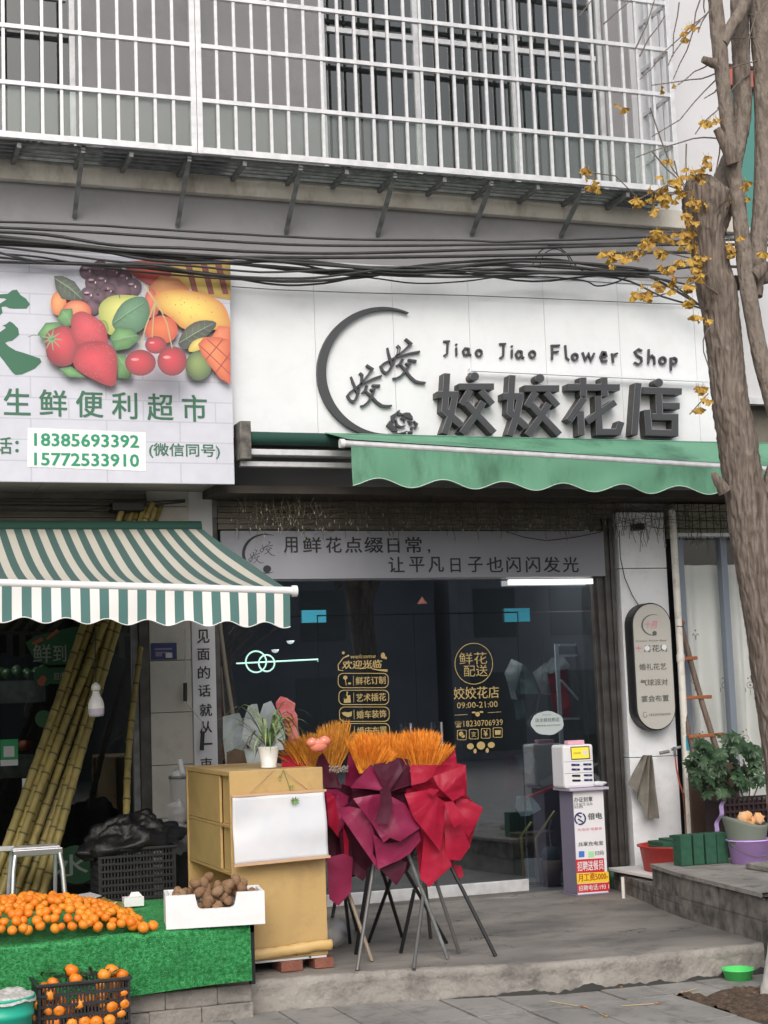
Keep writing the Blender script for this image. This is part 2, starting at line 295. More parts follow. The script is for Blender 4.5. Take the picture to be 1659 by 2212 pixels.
# picture-space helpers (always placed on a real plane at its true distance)
def pxbox(mb, xl, xr, yt, yb, Y, d):
    xm, ym = (xl+xr)/2, (yt+yb)/2
    return mb.box(P(xl, ym, Y=Y).x, P(xr, ym, Y=Y).x, Y, Y+d, P(xm, yb, Y=Y).z, P(xm, yt, Y=Y).z)
def ribbon(pts, wd=None):            # polyline with widths -> outline polygon, in picture units
    L = []; Rr = []; n = len(pts)
    for i, p in enumerate(pts):
        a = pts[max(i-1, 0)]; b = pts[min(i+1, n-1)]; wv = (p[2] if len(p) > 2 else wd)/2
        def nrm(p0, p1):
            dx, dy = p1[0]-p0[0], p1[1]-p0[1]; l = math.hypot(dx, dy) or 1; return (-dy/l, dx/l)
        if 0 < i < n-1:
            n1 = nrm(a, p); n2 = nrm(p, b); mx_, my_ = n1[0]+n2[0], n1[1]+n2[1]; l = math.hypot(mx_, my_) or 1; mx_ /= l; my_ /= l
            k = wv/max(.45, mx_*n1[0]+my_*n1[1])
        else: mx_, my_ = nrm(a, b); k = wv
        L.append((p[0]+mx_*k, p[1]+my_*k)); Rr.append((p[0]-mx_*k, p[1]-my_*k))
    return L + Rr[::-1]
def circ(cx, cy, r, n=20, ry=None): return [(cx+r*math.cos(2*math.pi*i/n), cy+(ry or r)*math.sin(2*math.pi*i/n)) for i in range(n)]
def up_(poly, Y, T=None): return [P(*(T(*p) if T else p), Y=Y) for p in poly]
def text_mb(mb, s, x0, z0, wd, ht, Y, dep=.002, bold=0., face=-1, shear=0, flip=None):
    c = bpy.data.curves.new('t', 'FONT'); c.body = s; c.resolution_u = 2; c.offset = bold; c.shear = shear
    o = bpy.data.objects.new('t', c); COL.objects.link(o); dg = bpy.context.evaluated_depsgraph_get(); e = o.evaluated_get(dg); me = e.to_mesh()
    vs = np.array([tuple(v.co) for v in me.vertices]); fs = [tuple(p.vertices) for p in me.polygons]; ed = {}
    for f in fs:
        for i in range(len(f)):
            k = (f[i], f[(i+1) % len(f)]); ed[k] = 1
    bd = [k for k in ed if (k[1], k[0]) not in ed]
    e.to_mesh_clear(); bpy.data.objects.remove(o); bpy.data.curves.remove(c)
    lo = vs.min(0); hi = vs.max(0); sx = wd/max(1e-6, hi[0]-lo[0]); sz = ht/max(1e-6, hi[1]-lo[1]) if ht else sx
    q = [(x0+(v[0]-lo[0])*sx, Y, z0+(v[1]-lo[1])*sz) for v in vs]; n = len(q)
    if flip: q = [flip(*p) for p in q]; dvec = None
    mb.add(q, fs)
    if dep: 
        mb.add([(x, y+dep, z) for x, y, z in q], [f[::-1] for f in fs]); mb.add(q+[(x, y+dep, z) for x, y, z in q], [(a, b, b+n, a+n) for a, b in bd])
    return mb
def text_px(mb, s, xl, yl, xr, yr, h, Y, **k):       # bottom-left, bottom-right, height in picture units
    a = P(xl, yl, Y=Y); b = P(xr, yr, Y=Y); t = P(xl, yl-h, Y=Y); bo = k.pop('bold', 0); em = (t.z-a.z)
    offs = [(0, 0)] if bo < .006 else [(-1, -.5), (1, .5), (-1, .5), (1, -.5)]
    if k.get('dep') is None and len(offs) > 1: k['dep'] = 0
    for i, (ox, oz) in enumerate(offs): text_mb(mb, s, a.x+ox*bo*em*.7, (a.z+b.z)/2+oz*bo*em*.7, b.x-a.x, t.z-a.z, Y-i*.00025, **k)
    return mb
# ------------------------------------------------------------------ ground
def sheet(name, x0, x1, y0, y1, z, m):
    return tag(MB().add([(x0,y0,z),(x1,y0,z),(x1,y1,z),(x0,y1,z)], [(0,1,2,3)]).build(name, m), kind='structure')
sheet('ground', -150, 150, -150, 150, -.16, 'asphalt')
tag(MB().box(-30, 40, 5.2, 12.9, -.15, -.03).build('sidewalk_bed', 'grout'), kind='structure')
mb = MB(); xs = [-8+i*.44 for i in range(60)]
LX = [P(1191, 2150, Z=0).x, P(1301, 2140, Z=0).x, P(1387, 2126, Z=0).x]
sp = (LX[2]-LX[0])/2; ys = [5.3, 5.75, 6.2, 6.65, 7.1, 7.56, 8.02, 8.72, 9.52]
pit = (P(1480, 2155, Z=0).x, 8.72)
for i in range(-18, 18):
    for j in range(len(ys)-1):
        x0 = LX[0]+i*sp; x1 = x0+sp
        if x0 > pit[0]-.1 and x0 < pit[0]+1.0 and 7.5 < ys[j] < 8.7: continue
        mb.box(x0+.005, x1-.005, ys[j]+.005, ys[j+1]-.005, -.09, U(-.004, .003))
tag(mb.build('sidewalk', 'slab', bevel=.004), kind='structure')
def pitfn(u, v):
    x = LX[0]+math.ceil((pit[0]-.1-LX[0])/sp)*sp+u*(sp*math.ceil(1.0/sp)); y = 7.56+v*1.16
    return Vector((x, y, -.01+.05*noise.noise(Vector((x*6, y*6, 1)))+.02*noise.noise(Vector((x*25, y*25, 3)))))
tag(MB().grid(pitfn, 60, 60).build('tree_pit_soil', 'soil'), kind='structure')
def plat():
    mb = MB(); x0, x1 = -6, 9.4; N = 400
    def edge(x): return float(np.interp(x, [-6, 2.6, 3.3, 4.3, 5.0, 9.5], [9.5, 9.5, 9.42, 9.13, 9.09, 9.06]))+.018*noise.noise(Vector((x*2.2, 0, 0)))+.01*noise.noise(Vector((x*11, 4, 0)))+(-.03 if x < 2.5 else 0)
    prof = [(0, -.05), (-.012, .0), (.0, .05), (.008, .1), (.002, .15), (.02, .176), (.06, .182)]
    def fn(u, v):
        x = x0+u*(x1-x0); i = v*(len(prof)-1); k = min(int(i), len(prof)-2); t = i-k
        dy = prof[k][0]*(1-t)+prof[k+1][0]*t; z = prof[k][1]*(1-t)+prof[k+1][1]*t
        j = .012*noise.noise(Vector((x*9, z*14, 7)))+.006*noise.noise(Vector((x*31, z*40, 7)))
        return Vector((x, edge(x)+dy+j, z))
    mb.grid(fn, N, 12); tag(mb.build('kerb', 'kerb'), kind='structure')
    m2 = MB(); m2.grid(lambda u, v: Vector((x0+u*(x1-x0), edge(x0+u*(x1-x0))+.055+v*(13.4-edge(x0+u*(x1-x0))), PZ+.004*noise.noise(Vector((u*8, v*5, 2))) if v > 0 else PZ+.001)), 120, 30)
    tag(m2.build('platform', 'conc'), kind='structure')
plat()
def gapf(u, v):
    x = 3.6+u*2.2; e = float(np.interp(x, [3.3, 4.3, 5.0, 9.5], [9.42, 9.13, 9.09, 9.06])); h = max(0, .022+.05*noise.noise(Vector((x*5, 3, 0)))+.02*noise.noise(Vector((x*22, 3, 0))))*min(1, u*5); return Vector((x, e-.035+.01*v+.008*noise.noise(Vector((x*8, 1, 1))), .001+h*v))
tag(MB().grid(gapf, 160, 3).build('kerb_gap', 'grout'), kind='structure')
# ------------------------------------------------------------------ the building
BL = thing('shop_building', 'grey two storey building with glass shopfronts below barred windows', 'building', (4, 12.6, .18))
WB = P(0, 0, Y=12.3)
mb = MB(); mb.box(-3, 7.95, 12.3, 12.5, 3.3, 6.1); mb.box(1.96, 4.02, 12.3, 12.5, 6.1, 9.6); mb.box(6.7, 6.95, 12.3, 12.5, 6.1, 9.6)
mb.build('wall', 'wall', BL)
XE = P(1582, 300, Y=12.28).x
mb = MB(); mb.box(6.95, XE, 12.28, 12.5, 6.1, 9.6); mb.box(-3, 6.9, 12.5, 14.5, 9.55, 9.7); mb.build('side_wall', 'wall_light', BL)
MB().box(-3, 7.9, 12.22, 12.3, 5.93, 6.1).build('ledge', 'ledge', BL, bevel=.008)
def window(x0, x1, z0, z1, posts, tz, Y=12.36):
    fr = MB(); t = .045
    for x in [x0+t/2, x1-t/2]+posts: fr.box(x-t/2, x+t/2, Y-.03, Y+.03, z0, z1)
    xs_ = sorted([x0+t, x1-t]+[p for p in posts])
    for a, b in zip(xs_[:-1], xs_[1:]):
        for z in (z0+.02, tz, z1-.02): fr.box(a+.0225, b-.0225, Y-.03, Y+.03, z-.022, z+.022)
    f = fr.build('window_frame', 'alu', BL); MB().box(x0, x1, Y-.004, Y+.004, z0, z1).build('window_pane', 'gl_win', f)
window(-1.2, 1.96, 6.1, 9.5, [-.1, .9], 7.5); window(4.02, 6.7, 6.1, 9.5, [4.893, 5.813], 7.49)
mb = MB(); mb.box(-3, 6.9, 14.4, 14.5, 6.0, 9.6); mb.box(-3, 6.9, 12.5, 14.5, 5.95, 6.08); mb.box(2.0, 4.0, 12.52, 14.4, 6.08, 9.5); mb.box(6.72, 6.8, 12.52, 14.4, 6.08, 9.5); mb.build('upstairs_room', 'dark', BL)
def curt(x0, x1, Y, z0, z1, amp=.02, k=40):
    return MB().grid(lambda u, v: Vector((x0+u*(x1-x0), Y+amp*math.sin(u*(x1-x0)*k)+amp*.6*noise.noise(Vector((u*9, v*1.5, 3))), z0+v*(z1-z0))), 160, 8)
curt(5.9, 6.6, 12.7, 6.1, 7.5).build('curtain', 'curtain', BL)
curt(4.95, 5.15, 12.72, 6.1, 8.5).build('curtain', 'curtain', BL)
# ground floor structure: pillars, soffits, dark rooms
xl0, xl1 = P(325, 1500, Y=12.25).x, P(415, 1500, Y=12.25).x
t = .32; mb = MB()
for i in range(9): z0 = PZ+i*.40; mb.box(xl0, xl1, 12.25, 12.6, z0+.002, z0+.398)
mb.build('tiled_pillar', 'tile', BL, bevel=.003)
MB().box(xl0+.004, xl1-.004, 12.257, 12.6, PZ, 3.6).build('pillar_core', 'grout', BL)
xb0, xb1 = xl1+.003, P(468, 1500, Y=12.25).x
MB().box(xb0, xb1, 12.26, 12.6, PZ, 3.55).build('pillar_return', 'wall_light', BL)
xp0, xp1 = P(1342, 1300, Y=12.2).x, P(1436, 1150, Y=12.2).x
mb = MB()
for z0, z1 in ((.3, 1.25), (1.256, 2.86), (2.866, 3.35)): mb.box(xp0, xp1, 12.2, 12.6, z0, z1)
mb.build('white_clad_pillar', 'pillar', BL, bevel=.003)
mb = MB(); 
for xa, xb, y in ((1291, 1303, 12.33), (1303, 1319, 12.28), (1321, 1332, 12.24), (1334, 1341, 12.22)):
    x0, x1 = P(xa, 1500, Y=y).x, P(xb, 1500, Y=y).x; MB().box(x0, x1, y, 12.55, PZ, 3.3).build('door_jamb', 'doorframe', BL, bevel=.004)
MB().box(xb1+.002, xb1+.05, 12.3, 12.5, PZ, 3.3).build('door_jamb', 'doorframe', BL, bevel=.004)
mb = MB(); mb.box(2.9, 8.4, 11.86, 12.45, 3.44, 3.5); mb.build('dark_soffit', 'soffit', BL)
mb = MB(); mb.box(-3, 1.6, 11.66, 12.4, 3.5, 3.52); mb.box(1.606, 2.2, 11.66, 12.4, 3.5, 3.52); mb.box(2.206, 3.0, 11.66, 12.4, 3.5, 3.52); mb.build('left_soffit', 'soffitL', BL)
mb = MB()
for i in range(5): z = 3.205+i*.046; mb.box(xb1+.05, 6.6, 12.27+.004*(i % 2), 12.3, z, z+.04)
for i in range(6): z = 3.2+i*.048; mb.box(-3, xl0, 12.27+.004*(i % 2), 12.3, z, z+.042)
mb.build('roller_shutter', 'shut', BL)
# dark rooms
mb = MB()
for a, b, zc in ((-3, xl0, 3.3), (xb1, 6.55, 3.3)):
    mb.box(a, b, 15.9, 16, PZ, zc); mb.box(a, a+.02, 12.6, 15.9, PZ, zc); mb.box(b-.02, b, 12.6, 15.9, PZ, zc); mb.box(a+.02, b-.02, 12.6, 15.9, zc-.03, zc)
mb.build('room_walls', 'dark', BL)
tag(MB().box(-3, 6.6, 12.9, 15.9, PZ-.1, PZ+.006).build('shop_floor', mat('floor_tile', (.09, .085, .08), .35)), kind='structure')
# ------------------------------------------------------------------ glass door front (one thing with door leaves)
zt = P(1000, 1325, Y=D).z
SF = thing('glass_shopfront', 'frameless glass double door front with gold lettering and blue corner clips', 'glass door', (4.8, D, PZ))
xd = [xb1+.05, P(692, 1600, Y=D).x, P(903, 1600, Y=D).x, P(1128, 1600, Y=D).x, P(1291, 1600, Y=D).x]
for a, b in ((0, 1), (3, 4)): MB().box(xd[a]+.003, xd[b]-.003, D-.005, D+.005, PZ+.01, zt-.004).build('side_pane', 'gl_door', SF)
MB().box(xd[0], xd[4], D-.005, D+.005, zt+.006, 2.83).build('top_pane', 'gl_door', SF)
leaves = [MB().box(xd[a]+.004, xd[a+1]-.004, D-.005, D+.005, PZ+.12, zt-.004).build('door_leaf', 'gl_door', SF) for a in (1, 2)]
for k, (a, lf) in enumerate(zip((1, 2), leaves)):
    MB().box(xd[a]+.006, xd[a+1]-.006, D-.02, D+.02, PZ+.025, PZ+.12).build('bottom_rail', 'alu', lf, bevel=.004)
    hx = P(878 if k == 0 else 944, 1600, Y=D).x
    for dy, dx in ((-.06, .02), (.06, -.02)):
        q = MB().tube([(hx+dx, D+dy, .98), (hx+dx, D+dy, 1.62)], .012, 10)
        for z in (1.1, 1.5): q.tube([(hx+dx, D+dy, z), (hx+dx, D, z)], .008, 6)
        q.build('handle', 'steel', lf)
for xa, xb, ya, yb in ((650, 702, 1319, 1346), (1087, 1141, 1315, 1344)):
    mb = MB(); x0, x1 = P(xa, ya, Y=D).x, P(xb, ya, Y=D).x; z0, z1 = P(xa, yb, Y=D).z, P(xa, ya, Y=D).z; zm = zt; 
    xc = xd[1] if xa < 800 else xd[3]
    mb.box(x0, x1, D-.03, D-.008, zm+.006, z1); 
    if xa < 800: mb.box(x0, xc-.006, D-.03, D-.008, z0, zm+.006); mb.box(xc+.006, x1, D-.028, D-.008, z0, zm-.006)
    else: mb.box(xc+.006, x1, D-.03, D-.008, z0, zm+.006); mb.box(x0, xc-.006, D-.028, D-.008, z0, zm-.006)
    mb.build('corner_clip', 'cyan', SF, bevel=.002)
mb = MB(); mb.box(xd[0], xd[4], D-.06, D-.01, 2.795, 2.84); mb.build('transom_channel', 'steel', SF, bevel=.003)
mb = MB(); pxbox(mb, 1100, 1281, 1251, 1262, D-.085, .03); mb.build('light_strip', 'ledw', SF)
# gold vinyl lettering on the glass
YG = D-.0095
mb = MB()
def rrect(x0, y0, x1, y1, r, wd):
    o = []; 
    for cx_, cy_, a0 in ((x1-r, y0+r, -90), (x1-r, y1-r, 0), (x0+r, y1-r, 90), (x0+r, y0+r, 180)):
        for k in range(6): a = math.radians(a0+k*18); o.append((cx_+r*math.cos(a), cy_+r*math.sin(a)))
    n = len(o); out = [Vector(P(*p, Y=YG)) for p in o]; c_ = ((x0+x1)/2, (y0+y1)/2); hx, hy = (x1-x0)/2, (y1-y0)/2
    inn = [Vector(P(c_[0]+(p[0]-c_[0])*(hx-wd)/hx, c_[1]+(p[1]-c_[1])*(hy-wd)/hy, Y=YG)) for p in o]
    return out+inn, [(i, (i+1) % n, (i+1) % n+n, i+n) for i in range(n)]
T6 = lambda x, y: (704+x/3.988, 1376+y/3.988)
for k, (ya, s) in enumerate(((310, '鲜花订制'), (455, '艺术插花'), (600, '婚车装饰'), (742, '婚庆布置'))):
    a = T6(103+k*6, ya); b = T6(540+k*4, ya+130); mb.add(*rrect(*a, *b, 11, 1.5))
    text_px(mb, s, *T6(258+k*4, ya+100), *T6(515+k*3, ya+97), 17, YG, dep=0, bold=.02)
    mb.prism(up_(ribbon([T6(236+k*3, ya+25), T6(238+k*3, ya+108)], 1), YG), (0, 0, 0))
for pl in (circ(167, 350, 18), ribbon([(168, 365), (175, 415)], 6), circ(203, 400, 14, ry=9), [(155, 510), (210, 500), (215, 565), (155, 568)], ribbon([(180, 505), (185, 470)], 12), circ(168, 520, 14),
           [(135, 652), (160, 645), (195, 650), (225, 640), (222, 680), (190, 692), (150, 672)], circ(150, 137, 14, 5), circ(492, 160, 18, ry=26), circ(515, 180, 12)):
    mb.prism(up_([T6(*p) for p in pl], YG), (0, 0, 0))
mb.prism(up_([T6(*p[:2]) for p in ribbon([(200, 158, 16), (150, 180, 8), (105, 240, 8), (110, 285, 8), (150, 290, 6)])], YG), (0, 0, 0))
mb.prism(up_([T6(*p[:2]) for p in ribbon([(290, 275, 5), (340, 270, 8), (380, 240, 5), (400, 275, 8), (460, 285, 12), (530, 290, 22)])], YG), (0, 0, 0))
text_px(mb, '欢迎光临', *T6(140, 275), *T6(485, 268), 18, YG, dep=0, bold=.03, shear=.15)
text_px(mb, 'welcome', *T6(215, 185), *T6(430, 182), 9, YG, dep=0, bold=.005, shear=.35)
def ring(cx_, cy_, r, wd, ry=None):
    o = circ(cx_, cy_, r, 40, ry); i_ = circ(cx_, cy_, r-wd, 40, (ry or r)-wd); n = 40
    mb.add([P(*p, Y=YG) for p in o+i_], [(i, (i+1) % n, (i+1) % n+n, i+n) for i in range(n)])
mb.build('gold_lettering', 'gold', SF, recalc=False); mb = MB()
ring(*T6(1274, 230), 41.5, 1.6, 45)
text_px(mb, '鲜花', *T6(1150, 240), *T6(1390, 230), 26, YG, dep=0, bold=-.005)
text_px(mb, '配送', *T6(1190, 345), *T6(1395, 335), 25, YG, dep=0, bold=.005)
text_px(mb, '姣姣花店', *T6(1103, 540), *T6(1492, 522), 26, YG, dep=0, bold=.012)
text_px(mb, '09:00-21:00', *T6(1130, 617), *T6(1480, 602), 13, YG, dep=0, bold=.005)
text_px(mb, '18230706939', *T6(1187, 775), *T6(1525, 758), 13, YG, dep=0, bold=.0)
text_px(mb, '☎', *T6(1112, 782), *T6(1172, 778), 14, YG, dep=0, bold=.0)
for a, b in (((1110, 674), (1220, 668)), ((1395, 652), (1510, 645))): mb.prism(up_(ribbon([T6(*a), T6(*b)], 1), YG), (0, 0, 0))
for k in range(4):
    x = 1130+k*103; y = 800-k*7; mb.add(*rrect(*T6(x, y), *T6(x+82, y+88), 3, 1.2))
    if k == 0: [mb.prism(up_([T6(*p) for p in c_], YG), (0, 0, 0)) for c_ in (circ(x+35, y+35, 20), circ(x+52, y+55, 15))]
    if k == 1: text_px(mb, '支', *T6(x+20, y+70), *T6(x+64, y+68), 12, YG, dep=0, bold=0)
    if k == 2: text_px(mb, '¥', *T6(x+24, y+72), *T6(x+58, y+70), 14, YG, dep=0, bold=.03)
    if k == 3: mb.prism(up_([T6(x+18, y+25), T6(x+66, y+22), T6(x+66, y+62), T6(x+18, y+65)], YG), (0, 0, 0))
for c_ in (circ(1336, 935, 36, ry=34), circ(1245, 942, 30, 12, 26), circ(1425, 930, 30, 12, 26), circ(1285, 983, 14, ry=20), circ(1390, 978, 14, ry=20), circ(1307, 665, 20), circ(1275, 650, 18, ry=8), circ(1340, 646, 18, ry=8)):
    mb.prism(up_([T6(*p) for p in c_], YG), (0, 0, 0))
for r_, w_ in ((26, 5), (14, 4)):
    pass
mb.build('gold_lettering', 'gold', SF, recalc=False)
# ------------------------------------------------------------------ security cage
YC = 11.8; kx = YC/11.6
def cz(z): return HC+(z-HC)*kx
CG = thing('security_cage', 'silver aluminium security cage over the upstairs windows', 'window bars', (4.2, YC, 6.1))
ZB = cz(6.055); zr = [ZB, cz(6.455), cz(6.893), cz(7.30), cz(7.72), cz(8.14)]; ZT = cz(8.3)
xpL, xpR = cz(0) and 2.765*kx, 6.93*kx
def rails(x0, x1):
    for i, z in enumerate(zr):
        h = .035 if i else .05
        MB().box(x0, x1, YC-.02, YC+.02, z-h/2, z+h/2).build('rail', 'alu', CG, bevel=.002)
rails(.4, xpL-.03); rails(xpL+.03, xpR)
for x in (xpL-.024, xpL+.024, xpR+.02): MB().box(x-.022, x+.022, YC-.024, YC+.024, ZB-.03, ZT).build('post', 'alu', CG, bevel=.002)
bx = [.58+i*.1425 for i in range(5)]+[1.313+i*.1415 for i in range(10)]
for x in bx: MB().box(x*kx-.012, x*kx+.012, YC-.011, YC+.011, ZB+.02, ZT).build('bar', 'alu', CG)
for i in range(28):
    x = (2.934+i*.1423)*kx
    if x < xpR-.05: MB().box(x-.012, x+.012, YC-.011, YC+.011, ZB+.02, ZT).build('bar', 'alu', CG)
for z in zr: MB().box(xpR+.005, xpR+.035, YC+.025, 12.29, z-.016, z+.016).build('side_rail', 'alu', CG)
for y in (11.93, 12.06, 12.19): MB().box(xpR+.01, xpR+.03, y-.01, y+.01, ZB, ZT).build('side_bar', 'alu', CG)
mb = MB()
for y in (11.87, 11.95, 12.03, 12.11, 12.2): mb.box(.4, xpR, y-.012, y+.012, ZB-.045, ZB-.02)
mb.build('floor_grille', 'alu_dark', CG)
for a, b in ((.4, 1.5), (2.1, 3.1), (6.55, 6.95)): MB().box(a, b, 11.85, 12.2, ZB-.0155, ZB-.008).build('floor_sheet', 'film', CG)
for (x, zb) in ((1.929, 5.68), (2.754, 5.667), (3.661, 5.669), (4.464, 5.70), (5.324, 5.758), (6.171, 5.796)):
    MB().bar((x, 12.29, zb), (x, 11.82, ZB-.05), .032).build('strut', 'alu_dark', CG)
for x in (1.45, 1.93, 2.3, 2.754, 3.2, 3.66, 4.05, 4.464, 4.9, 5.32, 5.75, 6.17, 6.6): MB().box(x-.016, x+.016, 11.82, 12.29, ZB-.085, ZB-.047).build('floor_arm', 'alu_dark', CG)
MB().box(.4, xpR-.02, YC+.03, YC+.034, ZB, zr[1]).build('plastic_film', 'film', CG)
mb = MB()
for xx in (1.35, 1.42, 1.5, 1.56, 1.9, 1.96, 2.03, 4.05, 4.1):
    for q in range(5): mb.ell((xx+U(-.04, .04), 11.95+U(-.04, .04), ZB+.03+U(0, .02)), (.02, .02, .018), 6, 4)
tag(mb.build('drying_fruit', mat('dried_fruit', (.14, .11, .05), .9)), 'small brown dried fruit scattered on the cage floor', 'dried fruit', kind='stuff')
# ------------------------------------------------------------------ white shop sign
YS = 11.75
x0, x1 = 3.03, 7.42; SG = thing('flower_shop_sign', 'white panel fascia sign reading Jiao Jiao Flower Shop with charcoal letters', 'shop sign', (5.2, YS, 3.86))
mb = MB(); seam = [x0]+[P(x, 800, Y=YS).x for x in (683, 853, 1018, 1181, 1342, 1505)]+[x1]
for a, b in zip(seam[:-1], seam[1:]): mb.box(a+.0015, b-.0015, YS, YS+.02, 3.86, 5.25)
mb.build('panel', 'white', SG)
mb = MB(); mb.box(x0+.003, x1-.003, YS+.021, 12.3, 3.87, 5.245); mb.build('sign_box', 'inkgrey', SG)
mb = MB(); mb.box(x0, x1, YS-.012, YS+.1, 5.252, 5.28); mb.box(x1+.002, x1+.05, YS-.03, YS+.1, 3.7, 5.3); mb.build('edge_trim', 'alu', SG)
T1 = lambda x, y: (921.6+x/5.635, 780.8+y/5.635)
T2 = lambda x, y: (1203.2+x/5.635, 793.6+y/5.635)
jiao = [[(250, 145), (222, 590), (425, 775)], [(135, 400), (392, 400)], [(352, 400), (302, 640), (220, 880)], [(395, 305), (820, 305)], [(532, 345), (425, 525)], [(660, 352), (803, 520)], [(488, 510), (825, 868)], [(692, 488), (600, 650), (430, 875)]]
hua = [[(130, 237), (765, 243)], [(320, 122), (325, 352)], [(575, 125), (585, 352)], [(333, 372), (150, 650)], [(290, 535), (302, 826)], [(502, 345), (520, 785), (745, 785), (785, 662)], [(365, 660), (712, 422)]]
dian = [[(1040, 276), (1520, 292)], [(992, 190), (945, 820)], [(1240, 318), (1250, 580)], [(1292, 466), (1495, 470)], [(1100, 515), (1122, 790), (1440, 800), (1440, 604), (1160, 600)]]
YF = YS-.115
def big(strokes, dots, T, off=(0, 0)):
    ch = thing('tmp', None, None) if 0 else None
    body = MB(); face = MB(); trm = MB()
    for k, s in enumerate(strokes):
        px = [T(x+off[0], y+off[1]) for x, y in s]
        body.prism(up_(ribbon(px, 13.3), YF+.006+k*.0007), (0, YS-YF-.004-k*.0007, 0))
        trm.prism(up_(ribbon(px, 14.4), YF+.003+k*.0003), (0, .002, 0))
        face.prism(up_(ribbon(px, 12.6), YF-k*.0006), (0, .003, 0))
    for (x, y, r) in dots:
        c_ = T(x+off[0], y+off[1]); k = len(strokes)
        body.prism(up_(circ(*c_, r/5.635), YF+.006+k*.0007), (0, YS-YF-.004-k*.0007, 0)); trm.prism(up_(circ(*c_, r/5.635+.6), YF+.003+k*.0003), (0, .002, 0)); face.prism(up_(circ(*c_, r/5.635-.4), YF-k*.0006), (0, .003, 0))
    b = body.build('sign_character', 'letter_side', SG); trm.build('character_trim', 'trim', b); face.build('character_face', 'letter', b)
big(jiao, [(585, 182, 52)], T1); big(jiao, [(585, 182, 52)], T1, (795, 22)); big(hua, [], T2); big(dian, [(1240, 186, 50)], T2)
# small english line
T4 = lambda x, y: (947.2+x/3.086, 723.2+y/3.086)
oo = lambda x, y, r: [(x+r*math.cos(a*math.pi/6)*.9, y+r*math.sin(a*math.pi/6)) for a in range(13)]
aa = [(203, 90), (180, 88), (166, 108), (172, 132), (190, 134), (203, 112)]; a2 = [(204, 88), (204, 126), (220, 137)]
sh = lambda s, dx, dy: [(x+dx, y+dy) for x, y in s]
eng = [[(35, 43), (78, 42)], [(64, 43), (60, 125), (38, 139)], [(122, 58), (121, 68)], [(121, 85), (122, 138)], aa, a2, oo(272, 120, 22), [(408, 60), (452, 59)], [(437, 60), (434, 141), (411, 155)], [(493, 70), (492, 80)], [(492, 98), (491, 151)], sh(aa, 353, 18), sh(a2, 353, 18), oo(628, 128, 22),
       [(752, 71), (812, 69)], [(760, 71), (760, 165)], [(760, 112), (803, 111)], [(848, 68), (854, 150), (874, 168)], oo(912, 145, 21), [(963, 115), (980, 166), (1003, 125), (1018, 171), (1042, 120)], [(1085, 148), (1122, 142), (1115, 115), (1095, 113), (1083, 145), (1095, 176), (1127, 172)], [(1160, 122), (1168, 186)], [(1166, 148), (1180, 126), (1198, 122)],
       [(1360, 105), (1335, 94), (1312, 112), (1325, 135), (1355, 152), (1358, 180), (1335, 196), (1308, 182)], [(1405, 95), (1402, 192)], [(1403, 155), (1425, 136), (1441, 150), (1443, 197)], oo(1497, 170, 23), [(1552, 150), (1553, 238)], oo(1572, 172, 21)]
wd_ = [MB(), MB(), MB(), MB()]
for k, s in enumerate(eng): xx = s[0][0]; wd_[0 if xx < 350 else 1 if xx < 700 else 2 if xx < 1250 else 3].prism(up_(ribbon([T4(*p) for p in s], 3.6), YS-.022-k*.0002), (0, .02, 0))
for q_ in wd_: q_.build('english_word', 'letter', SG)
# crescent and brush characters
Tm = lambda x, y: (512+x/2.88, 512+y/2.88)
moon = []
for k in range(61):
    th = math.radians(-66-227*k/60); moon.append((905+404*math.cos(th), 838+404*math.sin(th)))
for k in range(60, -1, -1):
    th = math.radians(-66-227*k/60); r_ = 404-(6+48*math.sin(math.pi*k/60)**1.1); moon.append((905+r_*math.cos(th), 838+r_*math.sin(th)))
def smooth_poly(p, n=3):
    o = []; N = len(p)
    for i in range(N):
        a, b, c, d = p[i-1], p[i], p[(i+1) % N], p[(i+2) % N]
        for k in range(n):
            t = k/n; o.append(tuple(.5*((2*b[j])+(-a[j]+c[j])*t+(2*a[j]-5*b[j]+4*c[j]-d[j])*t*t+(-a[j]+3*b[j]-3*c[j]+d[j])*t**3) for j in (0, 1)))
    return o
MB().prism(up_(moon, YS-.045, Tm), (0, .04, 0)).build('crescent', 'letter', SG)
Tc = lambda x, y: (736+x/8.362, 716.8+y/8.362)
call = [[(850,285,22),(872,400,36),(903,510,40),(940,625,46)], [(1025,245,40),(1068,290,38),(1040,400,34),(980,500,30),(930,620,40),(880,700,36),(820,745,44),(760,700,36),(730,620,34),(790,560,28),(900,505,28),(1000,450,36),(1100,430,30),(1250,385,34),(1435,355,38)],
        [(1175,125,40),(1278,210,40),(1190,290,24),(1060,405,20)], [(1130,490,44),(1080,570,36),(1015,610,24)], [(1225,500,34),(1372,530,50)], [(1178,572,30),(1253,582,40),(1190,690,36),(1100,790,34),(1010,835,28),(950,842,34)], [(1075,575,30),(1180,700,44),(1260,810,44),(1350,890,46),(1430,910,40),(1538,917,30)]]
A_ = np.linalg.solve(np.array([[850,280,1],[1535,915,1],[1175,125,1]],float), np.array([[190,800],[925,1330],[470,600]],float))
def brush(T, Y, dep, mb, k0=1.):
    for q in (0, 1):
        for k, s in enumerate(call):
            o = []
            for x, y, wv in s:
                if q: x, y = (np.array([x, y, 1.])@A_)
                o.append((*T(x, y), wv/8.362*k0))
            mb.prism(up_(ribbon(o), Y-k*.0005), (0, dep, 0))
